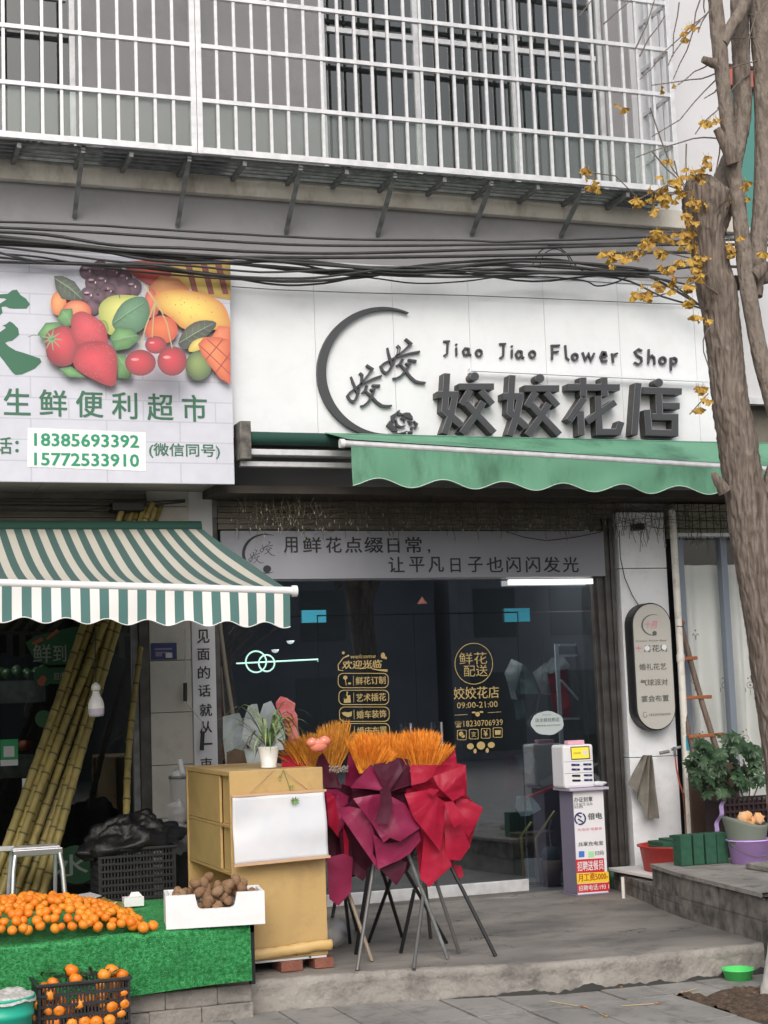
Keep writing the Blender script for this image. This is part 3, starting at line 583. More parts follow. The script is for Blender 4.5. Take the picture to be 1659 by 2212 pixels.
rose = [[(830,1690),(890,1605),(960,1690),(1040,1790),(1030,1800),(940,1792)], [(920,1600),(915,1510),(1000,1460),(1020,1440),(1020,1510),(980,1560),(975,1630),(945,1630)], [(1040,1420),(1075,1405),(1065,1450),(1110,1475),(1180,1455),(1250,1460),(1300,1530),(1308,1590),(1260,1570),(1180,1545),(1130,1505),(1040,1500)],
        ribbon([(1005,1590,20),(1020,1690,44),(1090,1712,30),(1175,1695,16)]), ribbon([(1090,1565,20),(1140,1545,34),(1165,1590,24),(1145,1630,20)]), ribbon([(1222,1610,24),(1285,1635,36),(1255,1680,20)]), ribbon([(1325,1610,24),(1378,1665,44),(1345,1745,20)]), circ(1292, 1740, 28, 10), ribbon([(1225,1798,16),(1300,1822,44)])]
def rose_(T, Y, dep, mb):
    for k, s in enumerate(rose): mb.prism(up_([T(*p[:2]) for p in s], Y-.004-k*.0004), (0, dep, 0))
mb = MB(); brush(Tc, YS-.03, .028, mb); mb.build('brush_characters', 'letter', SG)
mb = MB(); rose_(Tc, YS-.028, .026, mb); mb.build('rose_emblem', 'letter', SG)
mb = MB(); a = P(1018, 800, Y=YS-.06); b = P(1531, 824, Y=YS-.06); mb.bar(a, b, .03, .014); mb.box(a.x-.01, a.x+.01, YS-.06, YS, a.z-.02, a.z+.02)
tag(mb.build('sign_lamp_rail', 'white', SG), None)
# ------------------------------------------------------------------ left fruit shop sign
YL = 11.62
zb, ztop = 3.475, 5.2; xr = P(503, 900, Y=YL).x
LS = thing('fruit_shop_sign', 'pale printed supermarket sign with fruit picture and green characters', 'shop sign', (1.5, YL, zb))
MB().box(-.6, xr, YL, YL+.03, zb, ztop).build('panel', 'signw', LS)
MB().box(-.6, xr-.005, YL+.032, 12.3, zb+.03, ztop-.01).build('sign_box', 'wall', LS)
Tz = lambda x, y: (x/3.24, 512+y/3.24)
Tj = lambda x, y: (x/6.48, 595.2+y/6.48)
mb = MB()
for pl in ([(-60,265),(110,255),(170,205),(235,198),(290,275),(360,320),(420,400),(370,460),(200,462),(130,455),(80,430),(20,435),(35,520),(0,555),(-60,560),(-60,430),(0,390),(95,330),(60,315),(-60,315)],
           [(0,790),(80,735),(70,715),(35,700),(85,680),(135,640),(180,665),(255,740),(268,830),(170,910),(110,920),(70,940),(120,990),(220,1050),(340,1085),(560,1160),(580,1210),(490,1300),(310,1380),(220,1390),(170,1350),(50,1190),(0,1130),(-60,1060),(-60,800)]):
    MB().prism(up_(pl, YL-.003, Tj), (0, .002, 0)).build('green_character', 'dgreen', LS)
for s, a, b, y in (('生', 30, 212, 1242), ('鲜', 278, 468, 1252), ('便', 535, 722, 1260), ('利', 787, 960, 1270), ('超', 1035, 1213, 1280), ('市', 1278, 1448, 1288)):
    text_px(MB(), s, *Tz(a, y), *Tz(b, y+4), 57, YL-.003, bold=.022).build('green_character', 'dgreen', LS)
text_px(mb, '话', *Tz(-40, 1516), *Tz(84, 1518), 36, YL-.003, bold=.02); [mb.prism(up_(circ(*Tz(119, y), 3.8), YL-.003), (0, .002, 0)) for y in (1438, 1495)]
text_px(MB(), '(微信同号)', *Tz(1045, 1545), *Tz(1540, 1552), 32, YL-.003, bold=.018).build('green_lettering', 'dgreen', LS)
mb.build('green_lettering', 'dgreen', LS)
mb = MB(); a, b, c_, d_ = [P(*Tz(*p), Y=YL-.003) for p in ((195, 1335), (1020, 1368), (1020, 1638), (192, 1608))]; mb.prism([a, b, c_, d_], (0, .002, 0)); mb.build('phone_sticker', mat('sticker_white', (.85, .88, .88), .5), LS)
text_px(MB(), '18385693392', *Tz(242, 1455), *Tz(972, 1478), 27, YL-.006, bold=.045).build('phone_number', 'bgreen', LS); mb = MB(); text_px(mb, '15772533910', *Tz(242, 1590), *Tz(972, 1613), 27, YL-.006, bold=.045); mb.build('phone_number', 'bgreen', LS)
mb = MB(); FK = [0]
def fr(pts, rim, mid, hl=(-.15, -.2)):
    FK[0] += 1; Y = YL-.002-FK[0]*.0007; n = len(pts); cx_ = sum(p[0] for p in pts)/n; cy_ = sum(p[1] for p in pts)/n
    w_ = max(p[0] for p in pts)-min(p[0] for p in pts); h_ = max(p[1] for p in pts)-min(p[1] for p in pts)
    f1 = (cx_+hl[0]*w_*.5, cy_+hl[1]*h_*.5); rim, mid = [tuple(.84*a+.16*b for a, b in zip(S(*q), (.42, .42, .45))) for q in (rim, mid)]
    r2 = tuple(a*.45+b*.55 for a, b in zip(rim, mid))
    rings = [[(f1[0]+(p[0]-f1[0])*k, f1[1]+(p[1]-f1[1])*k) for p in pts] for k in (1, .7, .35)]
    vs = [P(*Tz(min(p[0], 1618), p[1]), Y=Y) for rg in rings for p in rg]+[P(*Tz(*f1), Y=Y)]
    cs = [rim]*n+[r2]*n+[mid]*n+[tuple(min(1, c*1.15) for c in mid)]
    fs = [(k*n+i, k*n+(i+1) % n, (k+1)*n+(i+1) % n, (k+1)*n+i) for k in (0, 1) for i in range(n)]+[(2*n+i, 2*n+(i+1) % n, 3*n) for i in range(n)]
    mb.add(vs, fs, False, cs)
def frs(pts, c1, c2, hl=None):
    FK[0] += 1; Y = YL-.002-FK[0]*.0007; mb.prism([P(*Tz(min(p[0], 1618), p[1]), Y=Y) for p in pts], (0, 0, 0), col=tuple(.84*a+.16*b for a, b in zip(S(*c2), (.42, .42, .45))))
def E_(x, y, a, b=None): return circ(x, y, a, 22, b or a)
fr([(1180,165),(1612,160),(1615,440),(1470,420),(1330,360),(1190,330)], (190,150,50), (230,200,90))
for a in (1290, 1400, 1500): fr([(a,170),(a+45,170),(a+100,400),(a+60,400)], (130,50,35), (150,70,50))
fr([(830,175),(1060,160),(1190,180),(1200,270),(1060,350),(960,290)], (150,30,30), (205,70,45)); fr([(1040,350),(1120,270),(1250,290),(1330,370),(1200,420),(1060,420)], (205,110,60), (230,160,90))
for g in ((610,240,55),(700,220,58),(650,320,55),(720,310,60),(800,250,62),(800,330,60),(870,290,58),(930,350,62),(760,380,62),(860,380,58),(620,410,62),(645,490,58),(690,420,50)): fr(E_(*g), (50,22,38), (112,72,92))
for g in ((610,240,55),(700,220,58),(720,310,60),(800,250,62),(870,290,58),(930,350,62),(760,380,62),(620,410,62),(650,320,55)): fr(E_(g[0]-12, g[1]-20, 20, 9), (150,115,135), (190,165,180)); fr(E_(g[0]+18, g[1]-2, 5, 9), (225,205,210), (235,220,225))
for _ in range(24): fr(E_(U(600,960), U(230,500), U(6,14), U(4,9)), (70,32,50), (95,50,70))
fr(E_(410,465,55,85), (215,110,50), (242,160,90)); fr(E_(535,530,105,90), (205,70,35), (238,150,100), (0, -.5))
fr([(378,272),(440,272),(520,310),(570,380),(590,440),(500,445),(430,430),(390,360)], (52,66,52), (86,98,78))
fr(smooth_poly([(690,500),(760,420),(880,405),(990,430),(1010,560),(960,650),(800,690),(720,640)]), (165,175,70), (222,222,120), (0, -.3)); fr(E_(720,640,40,60), (110,150,60), (170,190,90))
fr(smooth_poly([(1020,400),(1060,360),(1100,420),(1110,520),(1060,570),(1010,500)]), (180,55,45), (225,110,70))
fr(smooth_poly([(1070,440),(1130,372),(1290,368),(1450,405),(1560,470),(1605,570),(1600,640),(1480,650),(1300,650),(1200,570),(1110,510)]), (210,130,40), (245,215,95))
fr(E_(1130,650,115,100), (205,70,35), (240,120,60)); fr(smooth_poly([(785,590),(850,470),(940,420),(1020,428),(1048,520),(1010,630),(940,672),(820,650)]), (55,110,75), (98,152,112))
fr(smooth_poly([(1248,745),(1300,640),(1400,585),(1515,600),(1450,690),(1310,785)]), (45,56,40), (84,92,70)); fr([(1480,700),(1530,622),(1612,628),(1612,770),(1500,760)], (205,95,50), (235,130,80))
fr(smooth_poly([(1320,800),(1350,730),(1440,700),(1500,720),(1400,790)]), (205,180,60), (235,215,110)); fr(E_(1390,900,92,105), (60,90,45), (130,155,80)); 
fr([(1385,750),(1430,700),(1530,700),(1612,720),(1612,1030),(1540,990),(1460,890),(1410,820)], (205,80,35), (240,135,75))
for a, b in (((1400,760),(1612,960)),((1450,715),(1612,860)),((1440,860),(1560,715)),((1510,950),(1612,810))): frs(ribbon([a, b], 7), (175,55,30), (175,55,30))
for g in ([(262,680),(320,600),(410,595),(450,640),(360,700),(300,720)], [(398,575),(430,505),(505,500),(515,600),(470,640)], [(770,700),(820,630),(930,640),(985,712),(900,782),(805,795)], [(815,815),(880,830),(928,930),(905,995),(825,985)], [(410,920),(500,905),(600,985),(480,980)]): fr(g, (50,110,50), (110,170,95))
fr(smooth_poly([(320,690),(380,640),(465,620),(540,680),(558,760),(500,890),(400,900),(330,840)]), (130,25,35), (215,50,65)); fr(smooth_poly([(500,570),(560,520),(640,545),(730,610),(752,700),(745,770),(620,790),(510,720)]), (160,25,40), (222,65,80)); 
fr(smooth_poly([(508,840),(560,755),(640,728),(745,740),(812,810),(820,930),(805,1030),(750,1040),(620,980),(530,920)]), (155,20,38), (225,55,72))
for a, b in (((795,600),(1010,455)), ((1255,740),(1490,605)), ((385,290),(570,430)), ((790,720),(960,690)), ((830,840),(900,970)), ((440,520),(490,610))):
    frs(ribbon([(*a, 3), ((a[0]+b[0])/2+6, (a[1]+b[1])/2-8, 5), (*b, 2)]), (135,165,135), (150,180,150))
    for q in range(4):
        t = .2+q*.18; cx0, cy0 = a[0]+(b[0]-a[0])*t, a[1]+(b[1]-a[1])*t; dx, dy = (b[0]-a[0])*.12, (b[1]-a[1])*.12
        for sg in (-1, 1): frs(ribbon([(cx0, cy0, 2), (cx0+dx-sg*dy*1.4, cy0+dy+sg*dx*1.4, 1.5)]), (120,150,120), (130,160,130))
for _ in range(26): x, y = U(1150,1560), U(400,600); fr(E_(x, y, U(2,5), U(2,4)), (150,110,50), (165,125,60))
for _ in range(70):
    a = U(0, 6.28); r_ = U(0, 1)**.5; x, y = 675+r_*125*math.cos(a), 860+r_*120*math.sin(a); fr(circ(x, y, 5, 5), (130,20,35), (235,110,110)); fr(circ(630+r_*95*math.cos(a), 645+r_*85*math.sin(a), 4.5, 5), (140,20,35), (240,120,125))
for k in range(9): a = k*.7; frs(ribbon([(360,710,14),(360+75*math.cos(a), 720+75*math.sin(a), 4)]), (70,120,80), (120,170,120))
for (x, y, a, b) in ((1090,755,75,62),(983,880,108,92),(1205,868,104,104)): fr(E_(x, y, a, b), (120,10,28), (205,32,52)); fr(E_(x-a*.35, y-b*.25, a*.28, b*.12), (225,110,120), (235,160,165))
for s in ([(985,790,8),(1015,640,8),(1085,460,10)], [(1065,705,7),(1075,540,8),(1090,460,9)], [(1205,780,8),(1170,610,8),(1120,500,9),(1010,340,12)]): frs(ribbon(s), (150,140,90), (185,175,120))
frs(ribbon([(840,430,6),(820,345,9)]), (90,70,50), (90,70,50)); frs(ribbon([(195,700,5),(235,685,7),(290,692,5)]), (120,130,130), (120,130,130))
mb.build('fruit_print', V_FRUIT, LS, recalc=False)
# ------------------------------------------------------------------ green awning
YG2 = 11.0
AW = thing('green_awning', 'retracted green awning with wavy valance below the white sign', 'awning', (5, 11.3, 3.4))
a = P(738, 958, Y=YG2); b = Vector((8.2, YG2, 0)); sl_ = (P(1560, 1008, Y=YG2).z-a.z)/(P(1560, 1008, Y=YG2).x-a.x); b.z = a.z+sl_*(b.x-a.x)
MB().tube([a, b], .026, 14).build('front_bar', 'alu', AW); MB().tube([a-Vector((.015, 0, 0)), a+Vector((.02, 0, 0))], .034, 14).build('end_cap', 'wplastic', AW)
zv = P(760, 1055, Y=YG2).z
xa = P(757, 1000, Y=YG2).x
def val(u, v):
    x = xa+u*(8.1-xa); zt_ = a.z+sl_*(x-a.x)-.02; per = .502; ph = ((x-xa)/per)*2*math.pi
    zl = zv+.012-.04*(x-xa)*.3+.032*(1-math.cos(ph+.5)) ; z = zt_+(zl-zt_)*v
    return Vector((x, YG2-.028+.012*math.sin(x*9+v*2)*v+.02*noise.noise(Vector((x*2, v, 5)))*v, z))
MB().grid(val, 260, 10).build('valance', 'green', AW)
mb = MB(); pts = [val(i/260, 1)+Vector((0, -.002, 0)) for i in range(261)]; mb.tube(pts, .004, 5); mb.build('valance_piping', mat('pale_piping', (.45, .6, .5), .6), AW)
xr0 = 3.06
MB().tube([(xr0+.05, 11.62, 3.83), (8.1, 11.62, 3.83)], .05, 14).build('roller', 'green_dark', AW)
MB().add([(xa, 11.62, 3.885), (8.1, 11.62, 3.885), (8.1, YG2-.01, b.z+.03), (xa, YG2-.01, a.z+.03)], [(0, 1, 2, 3)]).build('canopy_fabric', 'green', AW)
mb = MB(); mb.box(xr0, 8.1, 11.6, 11.72, 3.70, 3.745); mb.box(xr0, 8.1, 11.66, 11.72, 3.62, 3.66); mb.build('mounting_rail', 'alu', AW, bevel=.004)
mb = MB(); 
for x in (4.6, 6.6): mb.bar((x, 11.55, 3.66), (x-.5, 11.3, 3.58), .03, .04); mb.bar((x-.5, 11.3, 3.58), (x+.1, 11.02, 3.55), .03, .04)
mb.build('folding_arm', 'alu', AW)
mb = MB(); mb.box(3.035, 3.12, 11.55, 11.745, 3.66, 3.95); mb.build('junction_box', mat('grimy_box', (.2, .19, .17), .9, c2=(.08, .075, .07), ns=14), AW, bevel=.006)
# ------------------------------------------------------------------ striped awning
SA = thing('striped_awning', 'green and cream striped awning over the fruit stall', 'awning', (.8, 10.8, 2.4))
YB, YT_ = 9.62, 12.0; e0 = P(637, 1277, Y=YB); e1 = P(0, 1260, Y=YB); zt2 = 3.18; X1 = e0.x-.03; X0 = -1.6
ms = stripes('striped_fabric', (.52, .5, .43), (.06, .12, .11), .1145, .62); ms2 = stripes('striped_valance', (.82, .82, .8), (.085, .19, .18), .1145, .62, .05)
sb = (e0.z-e1.z)/(e0.x-e1.x)
def zb_(x): return e0.z+sb*(x-e0.x)
def can(u, v):
    x = X0+u*(X1-X0); y = YT_+(YB-YT_)*v; z = zt2+(zb_(x)-zt2)*v; s_ = math.sin(math.pi*v)
    z -= (.16*s_*min(1, (X1-x)/.8)**.6+.03*s_*noise.noise(Vector((x*3, v*2, 1)))); return Vector((x, y, z))
MB().grid(can, 120, 30).build('canopy_fabric', ms, SA)
MB().tube([(X0, YB, zb_(X0)), (e0.x, YB, e0.z)], .026, 14).build('front_bar', 'wplastic', SA); MB().tube([(e0.x-.02, YB, e0.z), (e0.x+.012, YB, e0.z)], .036, 14).build('end_cap', 'wplastic', SA)
zlow = P(600, 1358, Y=YB).z; hv = e0.z-.02-zlow
def val2(u, v):
    x = X0+u*(X1-.01-X0); per = .2455
    return Vector((x, YB-.026+.014*math.sin(x*7+v)*v, zb_(x)-.02-(hv-.022*(1-math.cos((x-X1+.05)/per*2*math.pi))*.8)*v))
MB().grid(val2, 260, 10).build('valance', ms2, SA)
MB().tube([val2(i/260, 1)+Vector((0, -.002, 0)) for i in range(261)], .0035, 5).build('valance_piping', 'wplastic', SA)
MB().tube([(X0, YT_+.02, zt2+.01), (X1, YT_+.02, zt2+.01)], .05, 12).build('roller', 'green_dark', SA)
mb = MB(); mb.bar((X1-.12, YT_, zt2-.25), (X1-.6, 10.9, 2.42), .035, .06); mb.bar((X1-.6, 10.9, 2.42), (X1-.1, YB+.05, e0.z-.03), .035, .06); mb.build('folding_arm', 'wplastic', SA)
# ------------------------------------------------------------------ neighbours and the far side of the street
XE = P(1580, 300, Y=12.28).x
FB = thing('teal_building', 'distant building with teal cladding and red band behind the tree', 'building', (12, 19, -.1))
MB().box(9.5, 17, 18.0, 24, -.1, 14).build('wall', 'tealglass', FB)
mb = MB(); mb.box(9.4, 17, 17.9, 17.99, P(1600, 185, Y=17.9).z, P(1600, 150, Y=17.9).z); mb.build('red_band', 'farred', FB)
mb = MB(); mb.box(9.4, 17, 17.9, 17.99, P(1600, 510, Y=17.9).z, P(1600, 490, Y=17.9).z); mb.box(9.4, 17, 17.9, 17.99, P(1600, 140, Y=17.9).z, 13); mb.build('white_band', 'wall_light', FB)
for k, (a, b, h, c_) in enumerate(((-34, -14, 6, 'far'), (-13.5, 2, 5.2, 'wall'), (2.5, 18, 6.8, 'far'), (18.5, 40, 5.5, 'wall'))):
    ob = thing('opposite_house', ['dark house opposite, far left', 'low grey house opposite', 'tall dark house opposite', 'grey house opposite, far right'][k]+' of the street', 'building', ((a+b)/2, -22, -.15))
    MB().box(a, b, -28, -21, -.15, h).build('wall', c_, ob)
    mb = MB(); nn = int((b-a)/2.6)
    for i in range(nn):
        for z in (3.6, 6.4):
            if z+1.5 < h: mb.box(a+.8+i*2.6, a+2.2+i*2.6, -21, -20.97, z, z+1.5)
        mb.box(a+.6+i*2.6, a+2.4+i*2.6, -21, -20.97, .1, 2.5)
    mb.build('window', 'inkgrey', ob)
NS = thing('neighbour_sign', 'plain light fascia of the next shop behind the tree stems', 'shop sign', (9, 12, 4)); zz1, zz0 = P(1640, 520, Y=12.0).z, P(1640, 860, Y=12.0).z
MB().box(7.62, 11.5, 12.0, 12.1, zz0, zz1).build('panel', 'wall_light', NS); MB().box(7.6, 11.5, 12.12, 12.3, 3.45, zz0-.01).build('dark_shutter', 'shut', NS); MB().box(7.6, 11.5, 11.97, 12.05, zz0-.06, zz0-.002).build('lower_trim', 'alu', NS)
for k, (tx, ty, th) in enumerate(((-5.5, -9, 7.5), (1.8, -10, 8), (8.5, -9.5, 7))):
    tr = thing('bare_tree', ['bare tree across the street, left', 'bare tree across the street, middle', 'bare tree across the street, right'][k], 'tree', (tx, ty, -.15)); MB().tube([(tx, ty, -.15), (tx+.1, ty, 1.5), (tx-.05, ty, 3.2), (tx+.1, ty, th*.7)], [.2, .17, .14, .07], 10).build('trunk', 'bark2', tr)
    mb = MB()
    for _ in range(46):
        z = U(2.2, th*.7); a = U(0, 6.28); L = U(.8, 2.4); p = Vector((tx, ty, z)); d = Vector((math.cos(a), math.sin(a), U(.5, 1.6))).normalized(); q = [p, p+d*L*.5+Vector((U(-.1, .1), 0, .05)), p+d*L]; mb.tube(q, [.04, .025, .008], 5, False)
        for _ in range(4): b_ = q[1].lerp(q[2], R()); e_ = (d+Vector((U(-.7, .7), U(-.7, .7), U(-.2, .6)))).normalized(); mb.tube([b_, b_+e_*U(.3, .9)], [.014, .004], 4, False)
    mb.build('crown', 'bark2', tr)
# neighbour's window right of the pillar
NW = thing('neighbour_window', 'tall window with grey blue frames and cream curtain beside the drainpipe', 'window', (7.7, 12.25, .46))
Yn = 12.25; xa, xb_, xc_ = P(1474, 1350, Y=Yn).x, P(1568, 1350, Y=Yn).x, P(1668, 1350, Y=Yn).x
for x in (xa, xb_, xc_): MB().box(x-.03, x+.03, Yn-.04, Yn+.04, .46, 3.13).build('frame_post', 'alu_blue', NW, bevel=.003)
MB().box(xa+.03, xc_, Yn-.006, Yn+.006, .46, 3.13).build('pane', glass('neighbour_glass', (.97, .98, .98), .0), NW)
zc1 = P(1540, 1222, Y=12.4).z
def cf(u, v):
    x = xa+u*(8.4-xa); fold = .08*math.sin(x*30+2*noise.noise(Vector((x*2, 0, 0))))+.04*noise.noise(Vector((x*5, v*.8, 1))); return Vector((x, 12.34+fold*(.3+.7*v), zc1+(.5-zc1)*v))
MB().grid(cf, 160, 20).build('curtain', 'curtain', NW)
mb = MB(); YM = 12.275
for cx_, cy_ in ((1502, 1362), (1571, 1367), (1500, 1460), (1566, 1470), (1620, 1470), (1516, 1590), (1610, 1585), (1625, 1365)):
    q = P(cx_, cy_, Y=YM)
    if cy_ < 1400: parts = [circ(0, 0, .008, 8)]+[ribbon([(s*.035, -.045), (s*.022, -.028), (s*.004, -.045), (0, -.085)], .005) for s in (-1, 1)]
    else: parts = [ribbon([(.035*math.cos(a), -.04+.028*math.sin(a)) for a in [k*math.pi/5 for k in range(11)]], .005), circ(0, -.04, .011, 6), ribbon([(0, -.08), (0, -.13)], .006), ribbon([(-.05, -.06), (-.05, -.1)], .006), circ(-.02, .02, .008, 6), circ(.01, .035, .008, 6)]
    for p_ in parts: mb.prism([(q.x+a, YM, q.z+b) for a, b in p_], (0, 0, 0))
mb.build('embroidery', mat('embroidery', (.2, .14, .15), .9), NW, recalc=False)
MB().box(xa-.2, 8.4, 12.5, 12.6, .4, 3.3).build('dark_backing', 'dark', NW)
mb = MB(); mb.box(xp1+.07, 8.4, 12.1, 12.3, 3.13, 3.16); mb.build('lintel', 'alu', NW)
MB().box(xp1+.07, 8.4, 12.16, 12.3, 3.163, 3.42).build('header_panel', mat('beige_header', (.42, .41, .3), .8, c2=(.36, .35, .26), ns=4), NW)
mb = MB()
for i in range(16): x = xp1+.1+i*.07; mb.tube([(x, 12.13, 3.1), (x, 12.13, 3.43)], .004, 5)
for z in (3.2, 3.27, 3.35): mb.tube([(xp1+.07, 12.125, z), (8.3, 12.125, z)], .004, 5)
mb.build('wire_grille', 'black', NW)
# raised block of the neighbouring entrance
b0, b1, b2 = P(1350, 1930, Z=PZ), P(1477, 1984, Z=PZ), P(1659, 2040, Z=PZ); 
pl = [(b0.x, b0.y), (b1.x, b1.y), (b2.x, b2.y), (b2.x-.01, 9.085), (9.5, 9.085), (9.5, 12.6), (b0.x+.2, 12.6)]
BT = .50
def prism_thing(name, pl, z0, z1, m): return MB().prism([(x, y, z0) for x, y in pl], (0, 0, z1-z0)).build(name, m)
plA = [(b1.x, b1.y), (b2.x, b2.y), (b2.x-.01, 9.085), (9.5, 9.085), (9.5, 12.05), (7.0, 12.05), (7.0, 11.05), (b1.x+.14, 11.05)]
blk = tag(prism_thing('block_step', plA, -.02, BT-.03, 'block'), 'rough concrete block step right of the shop platform carrying buckets and plants', 'step')
MB().prism([(x-.015, y, BT-.028) for x, y in plA], (0, 0, .028)).build('step_top', 'kerb', blk, bevel=.008)
tag(prism_thing('low_wall', [(b0.x, b0.y), (b1.x, b1.y+.005), (b1.x+.135, 11.045), (6.99, 11.045), (6.99, 12.18), (b0.x+.06, 12.18)], .1, .325, 'block'), 'low rough wall under the stone shelf and red basin', 'wall')
sh0 = MB(); a, b = P(1338, 1882, Y=11.9), P(1470, 1880, Y=11.9); sh0.box(a.x, 6.98, 11.2, 12.1, a.z-.012, a.z+.012); zsh = a.z+.012
sh_ = thing('stone_shelf', 'low pale stone slab shelf under the red basin', 'shelf', ((a.x+b.x)/2, 11.8, PZ)); sh0.build('slab', 'wplastic', sh_, bevel=.003)
mb = MB(); x = P(1345, 1900, Y=11.62).x; mb.tube([(x, 11.62, a.z-.012), (x, 11.62, PZ)], .014, 10); mb.build('pipe_leg', 'pipe', sh_)
# drainpipe, lightbox, tap, cloth
xq = P(1466, 1350, Y=12.05).x; DP = thing('drainpipe', 'weathered white drainpipe between pillar and window', 'pipe', (xq, 12.05, .46))
MB().tube([(xq, 12.05, .46), (xq, 12.05, 3.36)], .03, 16).build('pipe', 'pipe', DP)
for z in (1.15, 2.05): MB().tube([(xq, 12.05, z), (xq, 12.05, z+.06)], .035, 16).build('collar', 'pipe', DP)
mb = MB(); mb.tube([(xq-.031, 12.03, 2.35), (xq+.02, 12.015, 2.345), (xq+.04, 12.08, 2.36)], .004, 5); mb.build('wire_tie', 'black', DP)
MB().box(xq-.012, xq+.012, 12.015, 12.02, 1.3, 1.42).build('blue_sticker', 'cyan', DP)
LB = thing('lightbox_sign', 'long rounded lightbox sign with pink and black characters on white pillar', 'sign', (6.9, 12.1, 1.5))
YK = 12.06; lx0, lx1 = P(1372, 1440, Y=YK).x, P(1454, 1440, Y=YK).x; lz1, lz0 = P(1402, 1304, Y=YK).z, P(1425, 1576, Y=YK).z; lr = (lx1-lx0)/2; lc = (lx0+lx1)/2
def stad(g): 
    r_ = lr+g; return [(lc+r_*math.cos(math.pi*k/16), lz1-lr+r_*math.sin(math.pi*k/16)) for k in range(17)]+[(lc-r_*math.cos(math.pi*k/16), lz0+lr-r_*math.sin(math.pi*k/16)) for k in range(17)]
MB().prism([(x, YK+.01, z) for x, z in stad(.008)], (0, .125, 0)).build('case', 'black', LB)
MB().prism([(x, YK, z) for x, z in stad(-.004)], (0, .012, 0)).build('face', mat('lightbox_face', (.5, .49, .45), .4), LB)
Tl = lambda x, y: (1216+x/3.747, 1056+y/3.747)
mb = MB(); YL2 = YK-.003
for s, a, b, y, h in (('婚礼花艺', 620, 838, 1468, 17), ('气球派对', 628, 850, 1595, 17), ('宴会布置', 637, 858, 1725, 17)): text_px(mb, s, *Tl(a, y), *Tl(b, y-6), h-3, YL2, dep=0, bold=.014)
text_px(mb, '18230706939', *Tl(700, 1838), *Tl(872, 1832), 5, YL2, dep=0); mb.prism(up_(ribbon([Tl(650+15*(1+math.cos(a)), 1828+22*math.sin(a)) for a in [k*.5 for k in range(12)]], 1), YL2), (0, 0, 0))
text_px(mb, 'October Flower Shop', *Tl(588, 1240), *Tl(838, 1238), 4.5, YL2, dep=0)
text_px(mb, '月花坊', *Tl(655, 1322), *Tl(848, 1316), 15, YL2, dep=0, bold=.01)
Ms = lambda x, y: (Tl(635, 1015)[0]+(x-503)/560*36, Tl(635, 1015)[1]+(y-433)/810*46)
mb.prism(up_(moon, YL2, lambda x, y: Ms(x, y)), (0, 0, 0)); mb.prism(up_(circ(*Tl(742, 1168), 5, 9), YL2), (0, 0, 0))
mb.build('lettering', 'inkgrey', LB, recalc=False)
mb = MB(); text_px(mb, '十', *Tl(588, 1318), *Tl(640, 1316), 14, YL2-.001, dep=0, bold=.01); text_px(mb, '十月', *Tl(665, 1140), *Tl(765, 1115), 17, YL2-.001, dep=0, bold=.01, shear=.2); mb.build('pink_lettering', 'pinkp', LB)
mb = MB(); mb.prism(up_(circ(*Tl(682, 1290), 6, 8), YL2-.003), (0, 0, 0)); mb.prism(up_(circ(*Tl(820, 1282), 6, 8), YL2-.003), (0, 0, 0)); mb.build('white_patch', 'paper', LB)
mb = MB(); q = [P(*Tl(*p), Y=12.17) for p in ((455, 330), (465, 560), (500, 720), (560, 860), (610, 940))]; mb.tube(q, .004, 6); mb.build('power_lead', 'black', LB)
Tw = lambda x, y: (1312+x/4.783, 1536+y/4.783)
TP = thing('water_tap', 'chrome wall tap with red hose beside the drainpipe', 'tap', tuple(P(*Tw(690, 400), Y=12.1)))
MB().tube([P(*Tw(*p), Y=12.1) for p in ((805, 365), (730, 375), (660, 400))], .013, 10).build('tap_body', 'steel', TP)
mb = MB(); mb.tube([P(*Tw(540, 435), Y=12.12), P(*Tw(640, 415), Y=12.1)], .014, 10); mb.tube([P(*Tw(690, 370), Y=12.08), P(*Tw(700, 470), Y=12.08)], .012, 10); mb.build('spout', 'alu_dark', TP)
MB().tube([P(*Tw(*p), Y=12.08) for p in ((700, 470), (715, 600), (745, 740), (780, 845))], .007, 8).build('red_hose', mat('red_hose', (.5, .1, .06), .5), TP)
MB().tube([P(*Tw(*p), Y=12.12) for p in ((785, 845), (800, 1000), (815, 1150), (825, 1290))], .010, 8).build('supply_pipe', mat('rusty_pipe', (.3, .1, .04), .7, c2=(.1, .06, .04), ns=9), TP)
def clothf(u, v):
    x = 395-130*(v**.7)*(1-u)*.6+(u-.5)*(60+150*v)+(40 if v > .5 else 0)*u*(v-.5); y = 455+v*(650 if u > .45 else 520-480*(.45-u))
    p = P(*Tw(x, y), Y=12.12); p.y += .035*math.sin(u*17+v*2)-.03; return p
tag(MB().grid(clothf, 30, 24).build('hanging_rag', 'cloth'), 'grey rag hanging from a hook on the white pillar', 'rag')
mb = MB(); pxbox(mb, 1377, 1393, 1130, 1144, 12.05, .12); tag(mb.build('wall_camera', 'black', bevel=.004), 'small black floodlight under the soffit above the lightbox', 'lamp')
